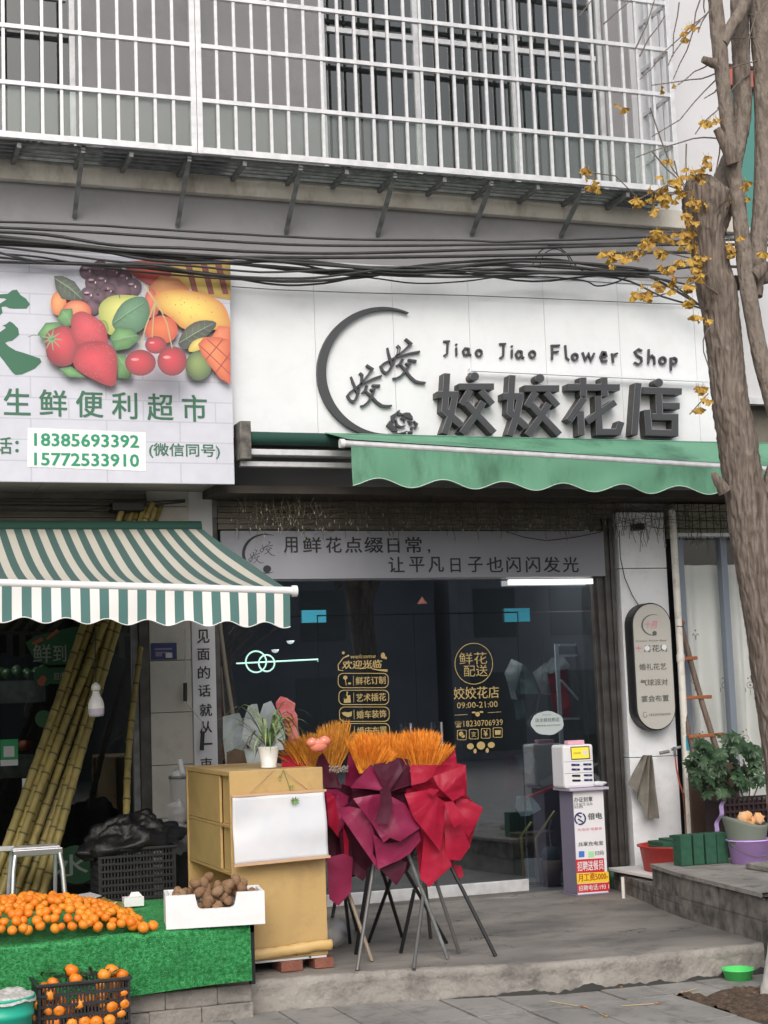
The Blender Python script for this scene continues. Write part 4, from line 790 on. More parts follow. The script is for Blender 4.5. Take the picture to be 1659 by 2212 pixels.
# ladder
LD = thing('wooden_ladder', 'old wooden ladder with red brown rungs leaning on the neighbour window', 'ladder', tuple(P(1500, 1880, Y=11.6)))
def LY(y): return 12.17-(y-1340)*.0006
for s in (((1466, 1330), (1492, 1430), (1520, 1530), (1552, 1632), (1582, 1730)), ((1467, 1400), (1473, 1510), (1488, 1590), (1512, 1665), (1540, 1750))):
    MB().tube([P(x, y, Y=LY(y)) for x, y in s], [.022, .024, .024, .026, .026], 10).build('side_pole', 'rail', LD)
for a, b in (((1462, 1345), (1478, 1345)), ((1466, 1424), (1505, 1421)), ((1470, 1508), (1536, 1505)), ((1486, 1592), (1562, 1586)), ((1510, 1680), (1588, 1672))):
    MB().bar(P(*a, Y=LY(a[1])-.02), P(*b, Y=LY(b[1])-.02), .035, .03).build('rung', 'rung', LD, bevel=.005)
mb = MB(); pxbox(mb, 1494, 1600, 1648, 1850, 11.88, .03); tag(mb.build('brown_board', 'brownw', bevel=.004), 'brown board standing behind the potted plant', 'board')
# basin, foam, bucket, plant on the step
def lathe_px(name, m, xl, xr, yr, xbl, xbr, yb, Y, lip=.012, th=.004, parent=None, ry=1.0, seg=32):
    a, b = P(xl, yr, Y=Y), P(xr, yr, Y=Y); c_, d_ = P(xbl, yb, Y=Y), P(xbr, yb, Y=Y); R0 = (b.x-a.x)/2; R1 = (d_.x-c_.x)/2; z1 = (a.z+b.z)/2; z0 = (c_.z+d_.z)/2; h = z1-z0; kk = math.cos(math.atan2(a.x, Y)); R0 *= kk; R1 *= kk
    prof = [(0.001, 0), (R1, 0), (R0-lip, h-.012), (R0, h-.01), (R0, h), (R0-lip-th, h), (R1-th, th*2), (0.001, th*2)]
    return MB().lathe(((a.x+b.x)/2, Y, z0), prof, seg).build(name, m, parent), Vector(((a.x+b.x)/2, Y, z0)), R0, h
o, c_, r_, h_ = lathe_px('basin', 'redp', 1375, 1543, 1823, 1389, 1531, 1877, 11.62, .02); tag(o, 'wide red plastic basin on the stone shelf', 'basin')
mb = MB(); 
for i in range(4): x = c_.x-.14+i*.1; mb.box(x-.045, x+.045, 11.5+.02*(i % 2), 11.75, c_.z+h_+.001+.012*(i % 2), c_.z+h_+.03+.03*((i*7) % 3)/2)
mb.box(c_.x-.2, c_.x+.21, 11.5, 11.72, c_.z+h_-.03, c_.z+h_+.0005)
tag(mb.build('foam_tray', 'floral', bevel=.004), 'dark green floral foam trays lying across the red basin', 'tray', kind=None)
for i, (xl, xr_) in enumerate(((1474, 1498), (1502, 1524), (1528, 1551), (1553, 1576))):
    mb = MB(); a = P(xl, 1889, Y=10.72).x; b = P(xr_, 1889, Y=10.72).x; mb.box(a, b, 10.72, 10.84, BT+.003, BT+.003+.225)
    o = tag(mb.build('floral_foam_block', 'floral', bevel=.003), ['upright dark green foam block nearest the red basin', 'upright dark green foam block second from the red basin', 'upright dark green foam block third from the red basin', 'upright dark green foam block nearest the purple bucket'][i], 'foam block', 'foam blocks on the step')
BK = thing('bucket', 'purple plastic bucket holding a felt bundle on the block step', 'bucket', tuple(P(1619, 1891, Y=10.62)))
_, c_, r_, h_ = lathe_px('pail', 'purple', 1567, 1666, 1812, 1583, 1655, 1886, 10.62, .012, parent=BK)
MB().tube([(c_.x+r_*.98*math.cos(a), 10.62-r_*math.sin(a)*.98, c_.z+h_-.02-.1*math.sin(a)) for a in [k*math.pi/12 for k in range(13)]], .003, 6).build('handle', 'inkgrey', BK)
def felt(u, v):
    a = math.pi*(.85+1.3*u); rr = r_*(.75+.25*v); x = c_.x-.02+rr*math.cos(a); y = 10.62+rr*math.sin(a); top = .085+.09*(1-u)+.015*math.sin(u*9); return Vector((x, y, c_.z+h_-.06+v*(top+.06)))
tag(MB().grid(felt, 30, 8).build('felt_bundle', 'sage', solid=.006), 'rolled sage green felt standing in the purple bucket', 'felt roll')
mb = MB()
for p in ((1570, 1330, 60), (1540, 1400, 45), (0, 0, 0))[:0]: pass
for (x, y, rr) in ((1400, 1110, 72), (1480, 1140, 60), (1560, 1115, 68), (1450, 1085, 55)): q = P(*Tw(x, y), Y=10.62); mb.ell(q, (rr/4.783/320*1.0, .05, rr/4.783/320), 12, 8, .5)
tag(mb.build('crumpled_paper', mat('orange_tissue', (.8, .4, .16), .8, c2=(.75, .5, .3), ns=14)), 'crumpled orange tissue inside the felt roll', 'tissue')
PC = thing('plant_crate', 'dark plastic crate behind the purple bucket', 'crate', tuple(P(1620, 1800, Y=11.75)))
a, b = P(1566, 1760, Y=11.3), P(1690, 1760, Y=11.3); z1 = P(1610, 1722, Y=11.3).z; mb = MB()
for i in range(13): x = a.x+(b.x-a.x)*i/12; mb.box(x-.006, x+.006, 11.3, 11.315, BT, z1)
for i in range(9): z = BT+(z1-BT)*i/8; mb.box(a.x, b.x, 11.294, 11.308, z-.008, z+.008)
mb.box(a.x, b.x, 11.32, 11.6, BT, z1-.03); mb.build('basket', mat('dark_wine_plastic', (.03, .015, .018), .5), PC)
PL = thing('potted_plant', 'bushy umbrella plant with glossy dark leaves in the dark crate', 'plant', tuple(P(1620, 1722, Y=11.8)))
mb = MB(); root = P(1618, 1730, Y=11.45)
clus = []
for _ in range(125):
    while True:
        x, y = U(1490, 1650), U(1578, 1718)
        if ((x-1570)/86)**2+((y-1655)/68)**2 < 1 and not (x < 1530 and y < 1600): break
    clus.append((x, y, U(11.1, 11.55)))
for x, y, yy in clus:
    q = P(x, y, Y=yy); n_ = random.randint(6, 9); tilt = Vector((U(-.5, .5), U(-.9, -.1), U(.1, .8))).normalized(); e1 = tilt.orthogonal().normalized(); e2 = tilt.cross(e1); a0 = U(0, 6)
    for k in range(n_):
        a = a0+2*math.pi*k/n_; d = (e1*math.cos(a)+e2*math.sin(a)); L = U(.05, .08); sd_ = tilt.cross(d)*L*.27; m_ = q+d*L*.55-tilt*.005; e_ = q+d*L-tilt*L*.3
        mb.add([q, m_-sd_, e_, m_+sd_, m_-tilt*.004], [(0, 1, 4), (1, 2, 4), (2, 3, 4), (3, 0, 4)])
mb.build('foliage', 'leafg', PL, recalc=False)
mb = MB()
for s in (((1618, 1730), (1620, 1690), (1605, 1640)), ((1625, 1730), (1640, 1690), (1648, 1650)), ((1610, 1730), (1590, 1690), (1560, 1650))): mb.tube([P(*p, Y=11.45) for p in s], .006, 6)
mb.build('stem', 'potstem', PL)
def ribf(u, v): q = P(*Tw(1205-110*v+(u-.5)*45, 930+400*v), Y=11.2); q.y += .02*math.sin(v*14); return q
tag(MB().grid(ribf, 3, 20).build('ribbon', 'purplepan'), 'lilac ribbon hanging beside the plant crate', 'ribbon')
mb = MB(); a = P(1627, 1890, Y=10.2); mb.box(a.x, a.x+.6, 9.95, 10.3, BT+.002, BT+.045); tag(mb.build('concrete_paver', 'kerb', bevel=.01), 'loose concrete paver lying on the step in front of the purple bucket', 'paver')
o, c_, r_, h_ = lathe_px('bowl', 'greenp', 1557, 1629, 2082, 1565, 1621, 2107, 8.95, .008); o.location.z += -c_.z+.002; tag(o, 'bright green plastic bowl on the paving beside the platform edge', 'bowl')
# ------------------------------------------------------------------ transom banner and pillar banner
BN = thing('transom_banner', 'grey banner with black slogan above the glass doors', 'banner', (4.8, 12.22, 2.83))
a, b = P(468, 1146, Y=12.22), P(1303, 1148, Y=12.22); z1 = (a.z+b.z)/2; z0 = P(900, 1248, Y=12.22).z
MB().box(xb1+.055, b.x, 12.22, 12.24, z0, z1).build('board', 'banner', BN)
mb = MB(); YBn = 12.217
for s, x, x2 in zip('用鲜花点缀日常', (614, 655, 705, 746, 788, 838, 877), (643, 694, 738, 782, 828, 863, 911)): text_px(mb, s, x, 1194, x2, 1194, 34 if s != '日' else 31, YBn, dep=0, bold=.022)
text_px(mb, ',', 924, 1196, 930, 1196, 10, YBn, dep=0)
for s, x, x2 in zip('让平凡日子也闪闪发光', (840, 885, 926, 974, 1012, 1052, 1095, 1137, 1175, 1217), (874, 917, 959, 995, 1043, 1087, 1125, 1167, 1210, 1250)): text_px(mb, s, x, 1236, x2, 1236, 33 if s != '日' else 30, YBn, dep=0, bold=.022)
Tb = lambda x, y: (523+(x-503)/560*68, 1153+(y-433)/810*86)
mb.prism(up_(moon, YBn, Tb), (0, 0, 0)); Tb2 = lambda x, y: (539+x/1540*58*1.02, 1162+y/1340*72*.72); 
for q in (0, 1):
    for s in call:
        o_ = []
        for x, y, wv in s:
            if q: x, y = (np.array([x, y, 1.])@A_)
            o_.append((532+x/1538*62, 1164+y/1340*52, wv/1538*62*.8))
        mb.prism(up_(ribbon(o_), YBn), (0, 0, 0))
mb.prism(up_(circ(577, 1229, 9, 10, 8), YBn), (0, 0, 0))
mb.build('lettering', 'ink', BN, recalc=False)
PB = thing('pillar_banner', 'narrow vertical grey white banner with black characters beside the doors', 'banner', (2.95, 12.23, .9))
a, b = P(416, 1500, Y=12.24).x, P(467, 1500, Y=12.24).x; MB().box(a+.004, b, 12.24, 12.255, .85, 3.1).build('strip', 'wall_light', PB)
mb = MB()
for s, y0, y1, xc in (('见', 1360, 1389, 439.5), ('面', 1401, 1426, 440), ('的', 1439, 1466, 441), ('话', 1479, 1505, 442), ('就', 1520, 1547, 445), ('从', 1558, 1583, 445), ('一', 1605, 1609, 446), ('束', 1637, 1663, 446)):
    text_px(mb, s, xc-13, y1, xc+13, y1, y1-y0, 12.236, dep=0, bold=.022 if s != '一' else 0)
mb.build('lettering', 'ink', PB)
HP = thing('house_plate', 'small dark blue house number plate on the tiled pillar', 'plate', tuple(P(354, 1425, Y=12.24)))
mb = MB(); pxbox(mb, 327, 382, 1389, 1425, 12.238, .01); mb.build('plate', 'blue', HP)
mb = MB(); pxbox(mb, 334, 372, 1400, 1404, 12.236, .001); pxbox(mb, 336, 350, 1408, 1418, 12.236, .001); pxbox(mb, 350, 366, 1408, 1411, 12.236, .001); mb.build('plate_lines', 'kside', HP); mb = MB(); pxbox(mb, 358, 372, 1410, 1421, 12.235, .001); mb.build('plate_panel', 'wall_light', HP)
for k, (s, lab) in enumerate(((((400, 1475), (400, 1515)), 'black handled hook on the tiled pillar, upper'), (((438, 1580), (436, 1621)), 'black handled hook in front of the pillar banner, lower'))):
    H = thing('hook_handle', lab, 'hook', tuple(P(*s[1], Y=12.18))); MB().tube([P(*p, Y=12.18) for p in s], .016, 10).build('grip', 'black', H)
    MB().tube([P(*p, Y=12.19) for p in (((400, 1360), (400, 1475)) if k == 0 else ((401, 1515), (420, 1540), (436, 1558), (438, 1580)))], .004, 6).build('rod', 'steel', H)
# ------------------------------------------------------------------ dry vine under the sign
mb = MB(); mt = MB()
for _ in range(330):
    x = U(3.05, 7.9); y = 12.0+U(-.1, .12); z = 3.44-abs(U(0, .08)) if x < 6.6 else U(3.2, 3.43); L = U(.06, .3)*(1 if x < 6.6 else .8); q = [Vector((x, y, z))]
    for k in range(4): q.append(q[-1]+Vector((U(-.02, .02), U(-.01, .01), -L/4)))
    mb.tube(q, .0022, 4, False); mt.tube([q[-1], q[-1]+Vector((U(-.01, .01), 0, -.022))], .0032, 4, False)
for k in range(9):
    q = []; z = U(3.2, 3.42); ph = U(0, 6)
    for i in range(30): q.append(Vector((3.05+i*.165, 12.02+.04*math.sin(i*.7+ph), z+.05*math.sin(i*.9+ph)+.03*noise.noise(Vector((i*.7, k, 0))))))
    mb.tube(q, .0022, 5, False)
o = tag(mb.build('dry_vines', 'vine'), 'tangle of dry vines hanging under the shop sign', 'vines', kind='stuff'); mt.build('pale_tips', 'vinetip', o)
# ------------------------------------------------------------------ cables
cab = [([(-30,478),(174,485),(382,498),(576,509),(750,517),(1000,519),(1083,522),(1290,516),(1500,508),(1700,505)],3.4),([(-30,490),(170,500),(400,515),(576,526),(760,531),(1083,528),(1300,527),(1500,520),(1700,515)],4),
 ([(-30,500),(100,507),(250,530),(400,536),(576,545),(760,547),(1083,538),(1300,531),(1500,528),(1700,530)],4.5),([(-30,508),(100,522),(300,545),(420,556),(576,556),(800,556),(1083,552),(1300,548),(1480,545),(1700,552)],5),
 ([(-30,520),(150,530),(330,562),(480,568),(640,562),(800,578),(1000,575),(1083,572),(1250,580),(1400,586),(1520,575),(1700,580)],4.5),([(-30,538),(80,565),(160,570),(330,573),(430,590),(560,600),(680,600),(800,585),(900,577),(1083,590),(1300,587),(1450,592)],3.4),
 ([(-30,553),(60,562),(170,568),(280,576),(420,592),(500,600),(600,615),(700,612),(850,585),(1000,590),(1150,608),(1300,595),(1420,600),(1500,650),(1560,700)],3),([(-30,565),(200,572),(400,585),(600,608),(760,600),(860,580),(1000,566),(1180,560),(1270,572),(1380,590),(1450,622),(1560,690)],4),
 ([(-30,526),(150,536),(300,552),(420,562),(560,575),(700,590),(820,592),(950,585),(1083,583),(1250,592),(1400,598)],4.5),([(400,558),(520,570),(650,580),(800,592),(950,598),(1083,596),(1200,588),(1350,592)],4),
 ([(-30,530),(120,548),(260,566),(420,575),(560,588),(740,583),(900,592),(1083,580),(1200,572),(1300,585),(1440,605),(1580,640)],3),([(1380,598),(1440,580),(1500,560),(1600,535)],3),([(1380,592),(1460,572),(1540,548),(1640,530)],2.5),
 ([(1083,600),(1180,598),(1260,606),(1290,618),(1330,610),(1360,596)],2.4),([(1150,575),(1165,545),(1195,530),(1225,548),(1245,575),(1270,592)],2),([(1165,580),(1175,550),(1200,538),(1225,552),(1235,580)],1.8),
 ([(-30,515),(120,527),(250,540),(380,548),(500,556),(700,572),(900,585),(1083,566),(1250,568),(1400,583)],4.5),([(560,560),(650,572),(720,585),(800,582),(900,588),(1000,592),(1140,590),(1330,600),(1430,640),(1520,668),(1590,700)],3),
 ([(-30,545),(90,556),(200,575),(330,590),(500,603),(650,606),(800,598),(950,570),(1083,560)],2.6),([(700,590),(800,600),(900,612),(1000,608),(1100,596),(1200,600)],2.2)]
for i, (pts, wv) in enumerate(cab):
    Y = 11.66-.022*(i % 6)-.01*(i//6)-(.1 if max(p[0] for p in pts) > 0 and pts[0][0] < 500 else 0); q = []
    for k in range(len(pts)-1):
        for j in range(4):
            a, b, c_, d_ = pts[max(k-1, 0)], pts[k], pts[k+1], pts[min(k+2, len(pts)-1)]; u = j/4
            x, y = [.5*((2*b[m_])+(-a[m_]+c_[m_])*u+(2*a[m_]-5*b[m_]+4*c_[m_]-d_[m_])*u*u+(-a[m_]+3*b[m_]-3*c_[m_]+d_[m_])*u**3) for m_ in (0, 1)]
            q.append(P(x, y+.8*noise.noise(Vector((x*.02, i, 0))), Y=Y))
    q.append(P(*pts[-1], Y=Y)); tag(MB().tube(q, wv*.82/300, 6).build('cable', 'cable'), {0: 'topmost black cable strung across the facade above the signs', 1: 'second black cable from the top across the facade', 2: 'third black cable from the top across the facade', 3: 'fourth black cable from the top across the facade', 11: 'short cable end rising to the tree at the right, lower', 12: 'short cable end rising to the tree at the right, upper', 13: 'slack black cable loop sagging over the top right of the white sign', 14: 'large arched cable loop above the bundle over the white sign', 15: 'small arched cable loop above the bundle over the white sign', 19: 'short thin cable under the bundle in the middle of the white sign'}.get(i, 'black cable in the tangled bundle strung across the facade above the signs'), 'cable', 'black cables strung above the signs')
q = [P(x, y, Y=YS-.03) for x, y in ((500, 619), (600, 626), (760, 632), (1000, 638), (1200, 646), (1400, 655), (1500, 658), (1545, 664))]
tag(MB().tube(q, .004, 6).build('thin_wire', 'inkgrey'), 'thin grey wire clipped across the top of the white sign', 'wire')
tag(MB().tube([P(x, y, Y=12.21) for x, y in ((1090, 1147), (1130, 1160), (1180, 1168), (1240, 1161), (1300, 1149))], .003, 5).build('thin_wire', 'black'), 'thin wire sagging over the grey transom banner', 'wire')
for k, s in enumerate(([(-20,1083),(200,1085),(300,1086),(400,1080)], [(-20,1100),(180,1102),(320,1092),(400,1084)])): tag(MB().tube([P(*p, Y=12.15) for p in s], .008, 6).build('cable', 'cable'), 'dark cable under the left soffit, '+('upper' if k == 0 else 'lower')+' of the two', 'cable')
# ------------------------------------------------------------------ tree
TY = 8.55
def pr_(x, y, wv, Y): return wv/2/F*((P(x, y, Y=Y)-CAM).dot(fw))*.97
def bark(px, Yf, n=44, rough=1., sub=10, seed=0):
    pts = []; N = len(px)
    for k in range(N-1):
        for j in range(sub):
            a, b, c_, d_ = px[max(k-1, 0)], px[k], px[k+1], px[min(k+2, N-1)]; u = j/sub
            pts.append([.5*((2*b[m_])+(-a[m_]+c_[m_])*u+(2*a[m_]-5*b[m_]+4*c_[m_]-d_[m_])*u*u+(-a[m_]+3*b[m_]-3*c_[m_]+d_[m_])*u**3) for m_ in (0, 1, 2)])
    pts.append(list(px[-1])); mb = MB(); vs = []; L = 0; prev = None
    for i, (x, y, wv) in enumerate(pts):
        Y = Yf(y) if callable(Yf) else Yf; c_ = P(x, y, Y=Y); r0 = pr_(x, y, wv, Y); a = pts[max(i-1, 0)]; b = pts[min(i+1, len(pts)-1)]
        d = (P(b[0], b[1], Y=Yf(b[1]) if callable(Yf) else Yf)-P(a[0], a[1], Y=Yf(a[1]) if callable(Yf) else Yf)).normalized(); e1 = d.cross(Vector((0, 1, 0))).normalized(); e2 = d.cross(e1)
        for j in range(n):
            t_ = 2*math.pi*j/n; q = (e1*math.cos(t_)+e2*math.sin(t_)); s_ = c_+q*r0
            f = 1+rough*(.05*noise.noise(s_*4+Vector((seed, 0, 0)))+.19*(.3-abs(noise.noise(Vector((s_.x*38, s_.y*38, s_.z*9+seed)))))+.04*noise.noise(Vector((s_.x*70, s_.y*70, s_.z*24))))
            vs.append(c_+q*r0*f)
    k = len(pts); mb.add(vs, [(i*n+j, i*n+(j+1) % n, (i+1)*n+(j+1) % n, (i+1)*n+j) for i in range(k-1) for j in range(n)], True)
    mb.add(vs[:n], [tuple(range(n))[::-1]]); mb.add(vs[-n:], [tuple(range(n))]); return mb
base = P(1705, 2165, Z=0); TR = thing('ginkgo_tree', 'pollarded ginkgo street tree with rough bark and few yellow leaves', 'tree', tuple(base))
Ytr = lambda y: TY if y < 1900 else TY
bark([(1534,398,60),(1528,410,100),(1525,440,104),(1524,480,84),(1529,520,73),(1536,570,76),(1548,625,84),(1558,680,78),(1563,734,78),(1569,790,76),(1580,880,80),(1592,950,84),(1604,1030,86),(1618,1110,92),(1635,1230,90),(1662,1400,90),(1685,1560,92),(1703,1720,92),(1716,1900,96),(1716,1990,99)], TY, 110, 1.0, 22).build('trunk', 'bark', TR)
bark([(1716,1988,100),(1714,2050,110),(1712,2110,124),(1711,2150,136),(1710,2200,152)], TY, 48, .5, 8, 3).build('limewashed_base', 'lime', TR)
for nm, px, dy, rg in (('limb', [(1625,1190,60),(1650,1110,56),(1680,1020,50),(1700,960,46)], -.03, 1), ('stem', [(1705,985,46),(1690,930,44),(1662,840,38),(1643,770,37),(1629,700,36),(1614,610,37),(1604,520,34),(1594,430,32),(1582,350,34),(1571,262,31),(1562,180,31),(1553,90,34),(1545,0,32),(1540,-40,30)], -.12, .5),
    ('stem', [(1538,500,60),(1550,450,66),(1562,410,60),(1574,370,50),(1590,315,42),(1602,250,40),(1602,140,38),(1598,60,40),(1600,-40,40)], .04, 1), ('stem', [(1628,640,38),(1634,560,40),(1642,480,38),(1650,380,42),(1652,260,44),(1648,140,44),(1644,60,48),(1640,-40,46)], -.05, .6),
    ('limb', [(1560,95,26),(1575,65,26),(1600,25,28),(1620,-30,28)], -.14, .5), ('stub', [(1545,138,24),(1528,132,18),(1518,128,15)], -.16, .5), ('stub', [(1582,355,30),(1572,325,26),(1556,292,20),(1547,278,15)], -.18, .8),
    ('stub', [(1500,470,30),(1490,430,30),(1484,415,34)], -.02, 1), ('stub', [(1512,470,46),(1530,430,40),(1548,400,26)], .04, 1), ('stub', [(1566,1062,30),(1552,1040,22),(1543,1026,15),(1540,1020,9)], -.05, 1), ('stub', [(1625,600,34),(1642,585,28),(1655,570,20)], -.14, .6), ('limb', [(1580,612,34),(1620,608,30),(1680,590,28)], .05, .8)):
    bark(px, TY+dy, 48, rg*1.1+.2, 16, len(px)).build(nm, 'bark2' if nm == 'stem' or (nm == 'limb' and px[0][1] < 200) else 'bark', TR)
def Z1(x, y): return ((2200+x/3.686)/1.5625, y/3.686/1.5625)
tw = [[(740,120),(620,230),(480,330),(340,480),(160,640),(0,850),(-150,990)],[(340,30),(320,200),(270,430),(265,700)],[(600,0),(545,160),(520,370),(440,620),(350,790),(265,990)],[(650,0),(645,90),(660,160)],[(720,120),(620,280),(575,410)],[(600,260),(430,440),(370,530),(260,680),(200,820)],[(780,750),(650,840),(530,890),(430,980),(320,1060)],
 [(800,910),(720,945),(620,980),(480,990),(300,1020),(0,1060)],[(800,990),(650,1140),(530,1270),(350,1490),(200,1580),(0,1700)],[(810,1110),(780,1150),(650,1225)],[(830,1360),(700,1470),(600,1580),(540,1670)],[(820,1720),(650,1710),(510,1725),(300,1790),(230,1810),(0,1880),(-200,1960)],[(430,1790),(425,2000),(430,2212),(440,2320)],[(280,2000),(320,2180),(400,2330)],
 [(-20,1340),(110,1730),(250,2090),(400,2290),(500,2380)],[(0,1880),(180,2100),(300,2200),(380,2300)],[(850,1790),(840,1920),(800,2120),(760,2300)],[(960,850),(1120,800),(1260,770),(1445,690)],[(820,1350),(960,1160),(1100,1000),(1240,900),(1345,855),(1445,880)],[(1010,1540),(1120,1370),(1240,1200),(1340,1040),(1445,900)],[(1445,20),(1290,200),(1200,500),(1190,680),(1230,950),(1240,1230)],[(1190,-40),(1060,100),(1150,150),(1280,200)],
 [(980,480),(1200,465),(1445,480)],[(1060,590),(1100,480),(1170,330),(1280,100)],[(1100,1250),(1300,1050),(1440,920)],[(-600,300),(-400,120),(-250,0)],[(-900,200),(-700,-60)],[(-150,700),(-40,480),(80,330),(160,200)],[(-200,600),(-60,300),(40,-20)]]
mb = MB()
for i, s in enumerate(tw):
    q = [P(*Z1(*p), Y=TY-.15+.04*(i % 5)) for p in s]; mb.tube(q, [.0038*(1-.55*k/(len(q)-1))+.0012 for k in range(len(q))], 6, False)
    for a, b in zip(q[:-1], q[1:]):
        for k in range(3): c_ = a.lerp(b, (k+.5)/3); mb.ell(c_, (.0055,)*3, 6, 4)
for s in ([(1500,560),(1440,545),(1380,548),(1310,555)],[(1530,590),(1480,620),(1420,640),(1370,640)],[(1484,415),(1440,400),(1380,430),(1330,380),(1270,372)],[(1530,850),(1512,870),(1490,895)],[(1540,700),(1526,715),(1519,735),(1520,760),(1530,790),(1545,800)],[(1560,640),(1500,600),(1460,600)],[(1500,500),(1450,500),(1395,500)]): mb.tube([P(*p, Y=TY-.1) for p in s], .004, 6, False)
mb.build('twigs', 'twig', TR)
mb = MB()
def gleaf(c_, s, mb):
    n_ = Vector((U(-.8, .8), U(-1, -.2), U(-.5, .5))).normalized(); dn = Vector((U(-.6, .6), U(-.3, .3), -1)).normalized(); e1 = (dn-n_*dn.dot(n_)).normalized(); e2 = n_.cross(e1)
    K = 8; vs = [c_]; 
    for k in range(K+1):
        a = -1.05+2.1*k/K; r_ = s*(1-.12*(k == K//2)+.07*math.sin(k*2.3)); vs.append(c_+(e1*math.cos(a)+e2*math.sin(a))*r_+n_*(.18*s*math.sin(k*1.7)+.1*s*abs(a)))
    mb.add(vs, [(0, k+1, k+2) for k in range(K)]); mb.tube([c_, c_-e1*s*.6+n_*.003], .0012, 4, False)
for x, y, n_, sp in ((1262,368,6,9),(1285,395,7,10),(1378,428,5,10),(1380,440,3,8),(1440,400,8,14),(1415,415,7,14),(1440,425,8,16),(1470,412,8,16),(1500,440,10,16),(1485,470,8,12),(1515,440,4,8),(1510,375,6,14),(1530,340,6,12),(1470,375,6,16),(1530,262,7,12),(1548,255,3,6),(1345,228,2,6),(1478,75,5,10),(1492,58,4,8),(1428,190,2,6),(1455,178,2,5),
    (1310,548,8,9),(1322,558,6,8),(1355,550,6,12),(1372,545,5,9),(1395,535,9,12),(1428,540,7,10),(1440,512,5,10),(1415,503,6,10),(1470,520,8,14),(1490,505,9,12),(1495,530,6,10),(1378,632,8,12),(1395,640,6,9),(1420,615,7,10),(1440,575,6,12),(1455,600,7,12),(1500,590,9,14),(1485,620,6,10),(1488,650,6,10),(1520,560,4,8),(1575,530,6,9),(1580,545,5,8),(1572,432,3,6),(1608,400,4,7),(1612,430,3,5),(1508,680,3,8),(1530,690,3,5),
    (1516,835,6,8),(1525,855,5,8),(1512,880,3,6),(1600,505,2,4),(1650,545,3,5),(1446,342,3,8),(1418,450,4,8),(1500,560,6,10),(1470,560,4,8),(1400,520,5,10)):
    for _ in range(int(n_*1.1)): gleaf(P(x+random.gauss(0, sp*.6), y+random.gauss(0, sp*.6), Y=TY-.14+U(-.06, .06)), U(.03, .048), mb)
mb.build('foliage', 'leaf', TR, recalc=False)
# fallen bits on the paving
T8 = lambda x, y: (1088+x/2.906, 1920+y/2.906)
for k, (a, b, nm) in enumerate((((690, 615), (730, 618), 'small yellow leaf on the paving near the kerb'), ((280, 705), (520, 745), 'orange tipped straw left on the paving, nearest the platform'), ((600, 780), (640, 800), 'small orange petal on a paving joint'), ((740, 735), (985, 718), 'orange tipped straw on the paving in the middle'), ((1210, 625), (1120, 655), 'orange tipped straw on the paving near the tree pit'))):
    p0, p1 = P(*T8(*a), Z=.008), P(*T8(*b), Z=.008); mb = MB(); mb.tube([p0, p0.lerp(p1, .8)], .003, 5); o = tag(mb.build('fallen_straw', mat('straw%d' % k, (.5, .4, .22), .9)), nm, 'plant litter', 'bits of dried plant fallen on the paving')
    d = (p1-p0).normalized(); s_ = Vector((-d.y, d.x, 0))*.012; q = p0.lerp(p1, .8); e_ = p1+d*.02; MB().add([q, q.lerp(e_, .5)-s_+Vector((0, 0, .008)), e_, q.lerp(e_, .5)+s_+Vector((0, 0, .004))], [(0, 1, 2), (0, 2, 3)]).build('orange_tip', 'plumeO', o)
#PART3
# ------------------------------------------------------------------ left shop front and its stickers
LG = thing('left_shopfront', 'dark glass front of the fruit shop with green stickers', 'glass front', (1, 12.3, PZ))
xf = P(300, 1500, Y=12.3).x; xg = P(322, 1500, Y=12.3).x
MB().box(xf, xg, 12.26, 12.34, PZ, 3.2).build('frame_post', 'doorframe', LG, bevel=.004); MB().box(-3, xf, 12.27, 12.33, 3.1, 3.2).build('head_rail', 'doorframe', LG)
MB().box(xf-.05, xf-.004, 12.28, 12.32, PZ, 3.1).build('inner_post', 'alu_dark', LG)
MB().box(-3, xf-.06, 12.298, 12.304, PZ, 3.1).build('pane', 'gl_left', LG)
YW = 12.29; T3 = lambda x, y: (x/3.703, 1056+y/3.703); T5 = lambda x, y: (x/3.703, 1568+y/3.703)
mb = MB()
for pl in ([(205, 1230), (280, 1180), (560, 1110), (640, 1100), (600, 1400), (400, 1410), (280, 1380)], circ(345, 1500, 80), [(400, 1430), (560, 1430), (540, 1560), (390, 1560)], circ(350, 1840, 70)): mb.prism(up_(pl, YW, T3), (0, 0, 0)); YW -= .0006
mb.prism(up_(circ(610, 1110, 170, ry=155), YW, T5), (0, 0, 0)); mb.build('green_sticker', 'dgplastic', LG, recalc=False)
mb = MB(); YW -= .001; text_px(mb, '鲜', *T3(265, 1395), *T3(410, 1385), 40, YW, dep=0, bold=.012); text_px(mb, '到', *T3(425, 1385), *T3(530, 1380), 36, YW, dep=0, bold=.012)
text_px(mb, '水!', *T5(440, 1225), *T5(765, 1170), 46, YW, dep=0, bold=.02); text_px(mb, '果', *T5(780, 1225), *T5(930, 1170), 46, YW, dep=0, bold=.02); text_px(mb, '超市', *T3(430, 1530), *T3(520, 1525), 16, YW, dep=0)
mb.build('white_lettering', mat('faded_white', (.3, .34, .31), .6), LG)
mb = MB()
for pl in (ribbon([(260, 1240, 20), (340, 1200, 30)]), ribbon([(375, 1200, 20), (465, 1130, 28)]), circ(330, 1545, 32), circ(345, 1520, 26)): mb.prism(up_(pl, YW-.002, T3), (0, 0, 0)); YW -= .0004
mb.build('red_sticker', 'farred', LG, recalc=False)
mb = MB(); pxbox(mb, 1, 39, 1597, 1640, 12.275, .002); mb.build('payment_sticker', mat('payment_green', (.02, .3, .12), .5), LG)
mb = MB(); pxbox(mb, 8, 31, 1612, 1635, 12.272, .002); pxbox(mb, 1, 39, 1641, 1654, 12.275, .002); mb.build('payment_panel', 'wall_light', LG)
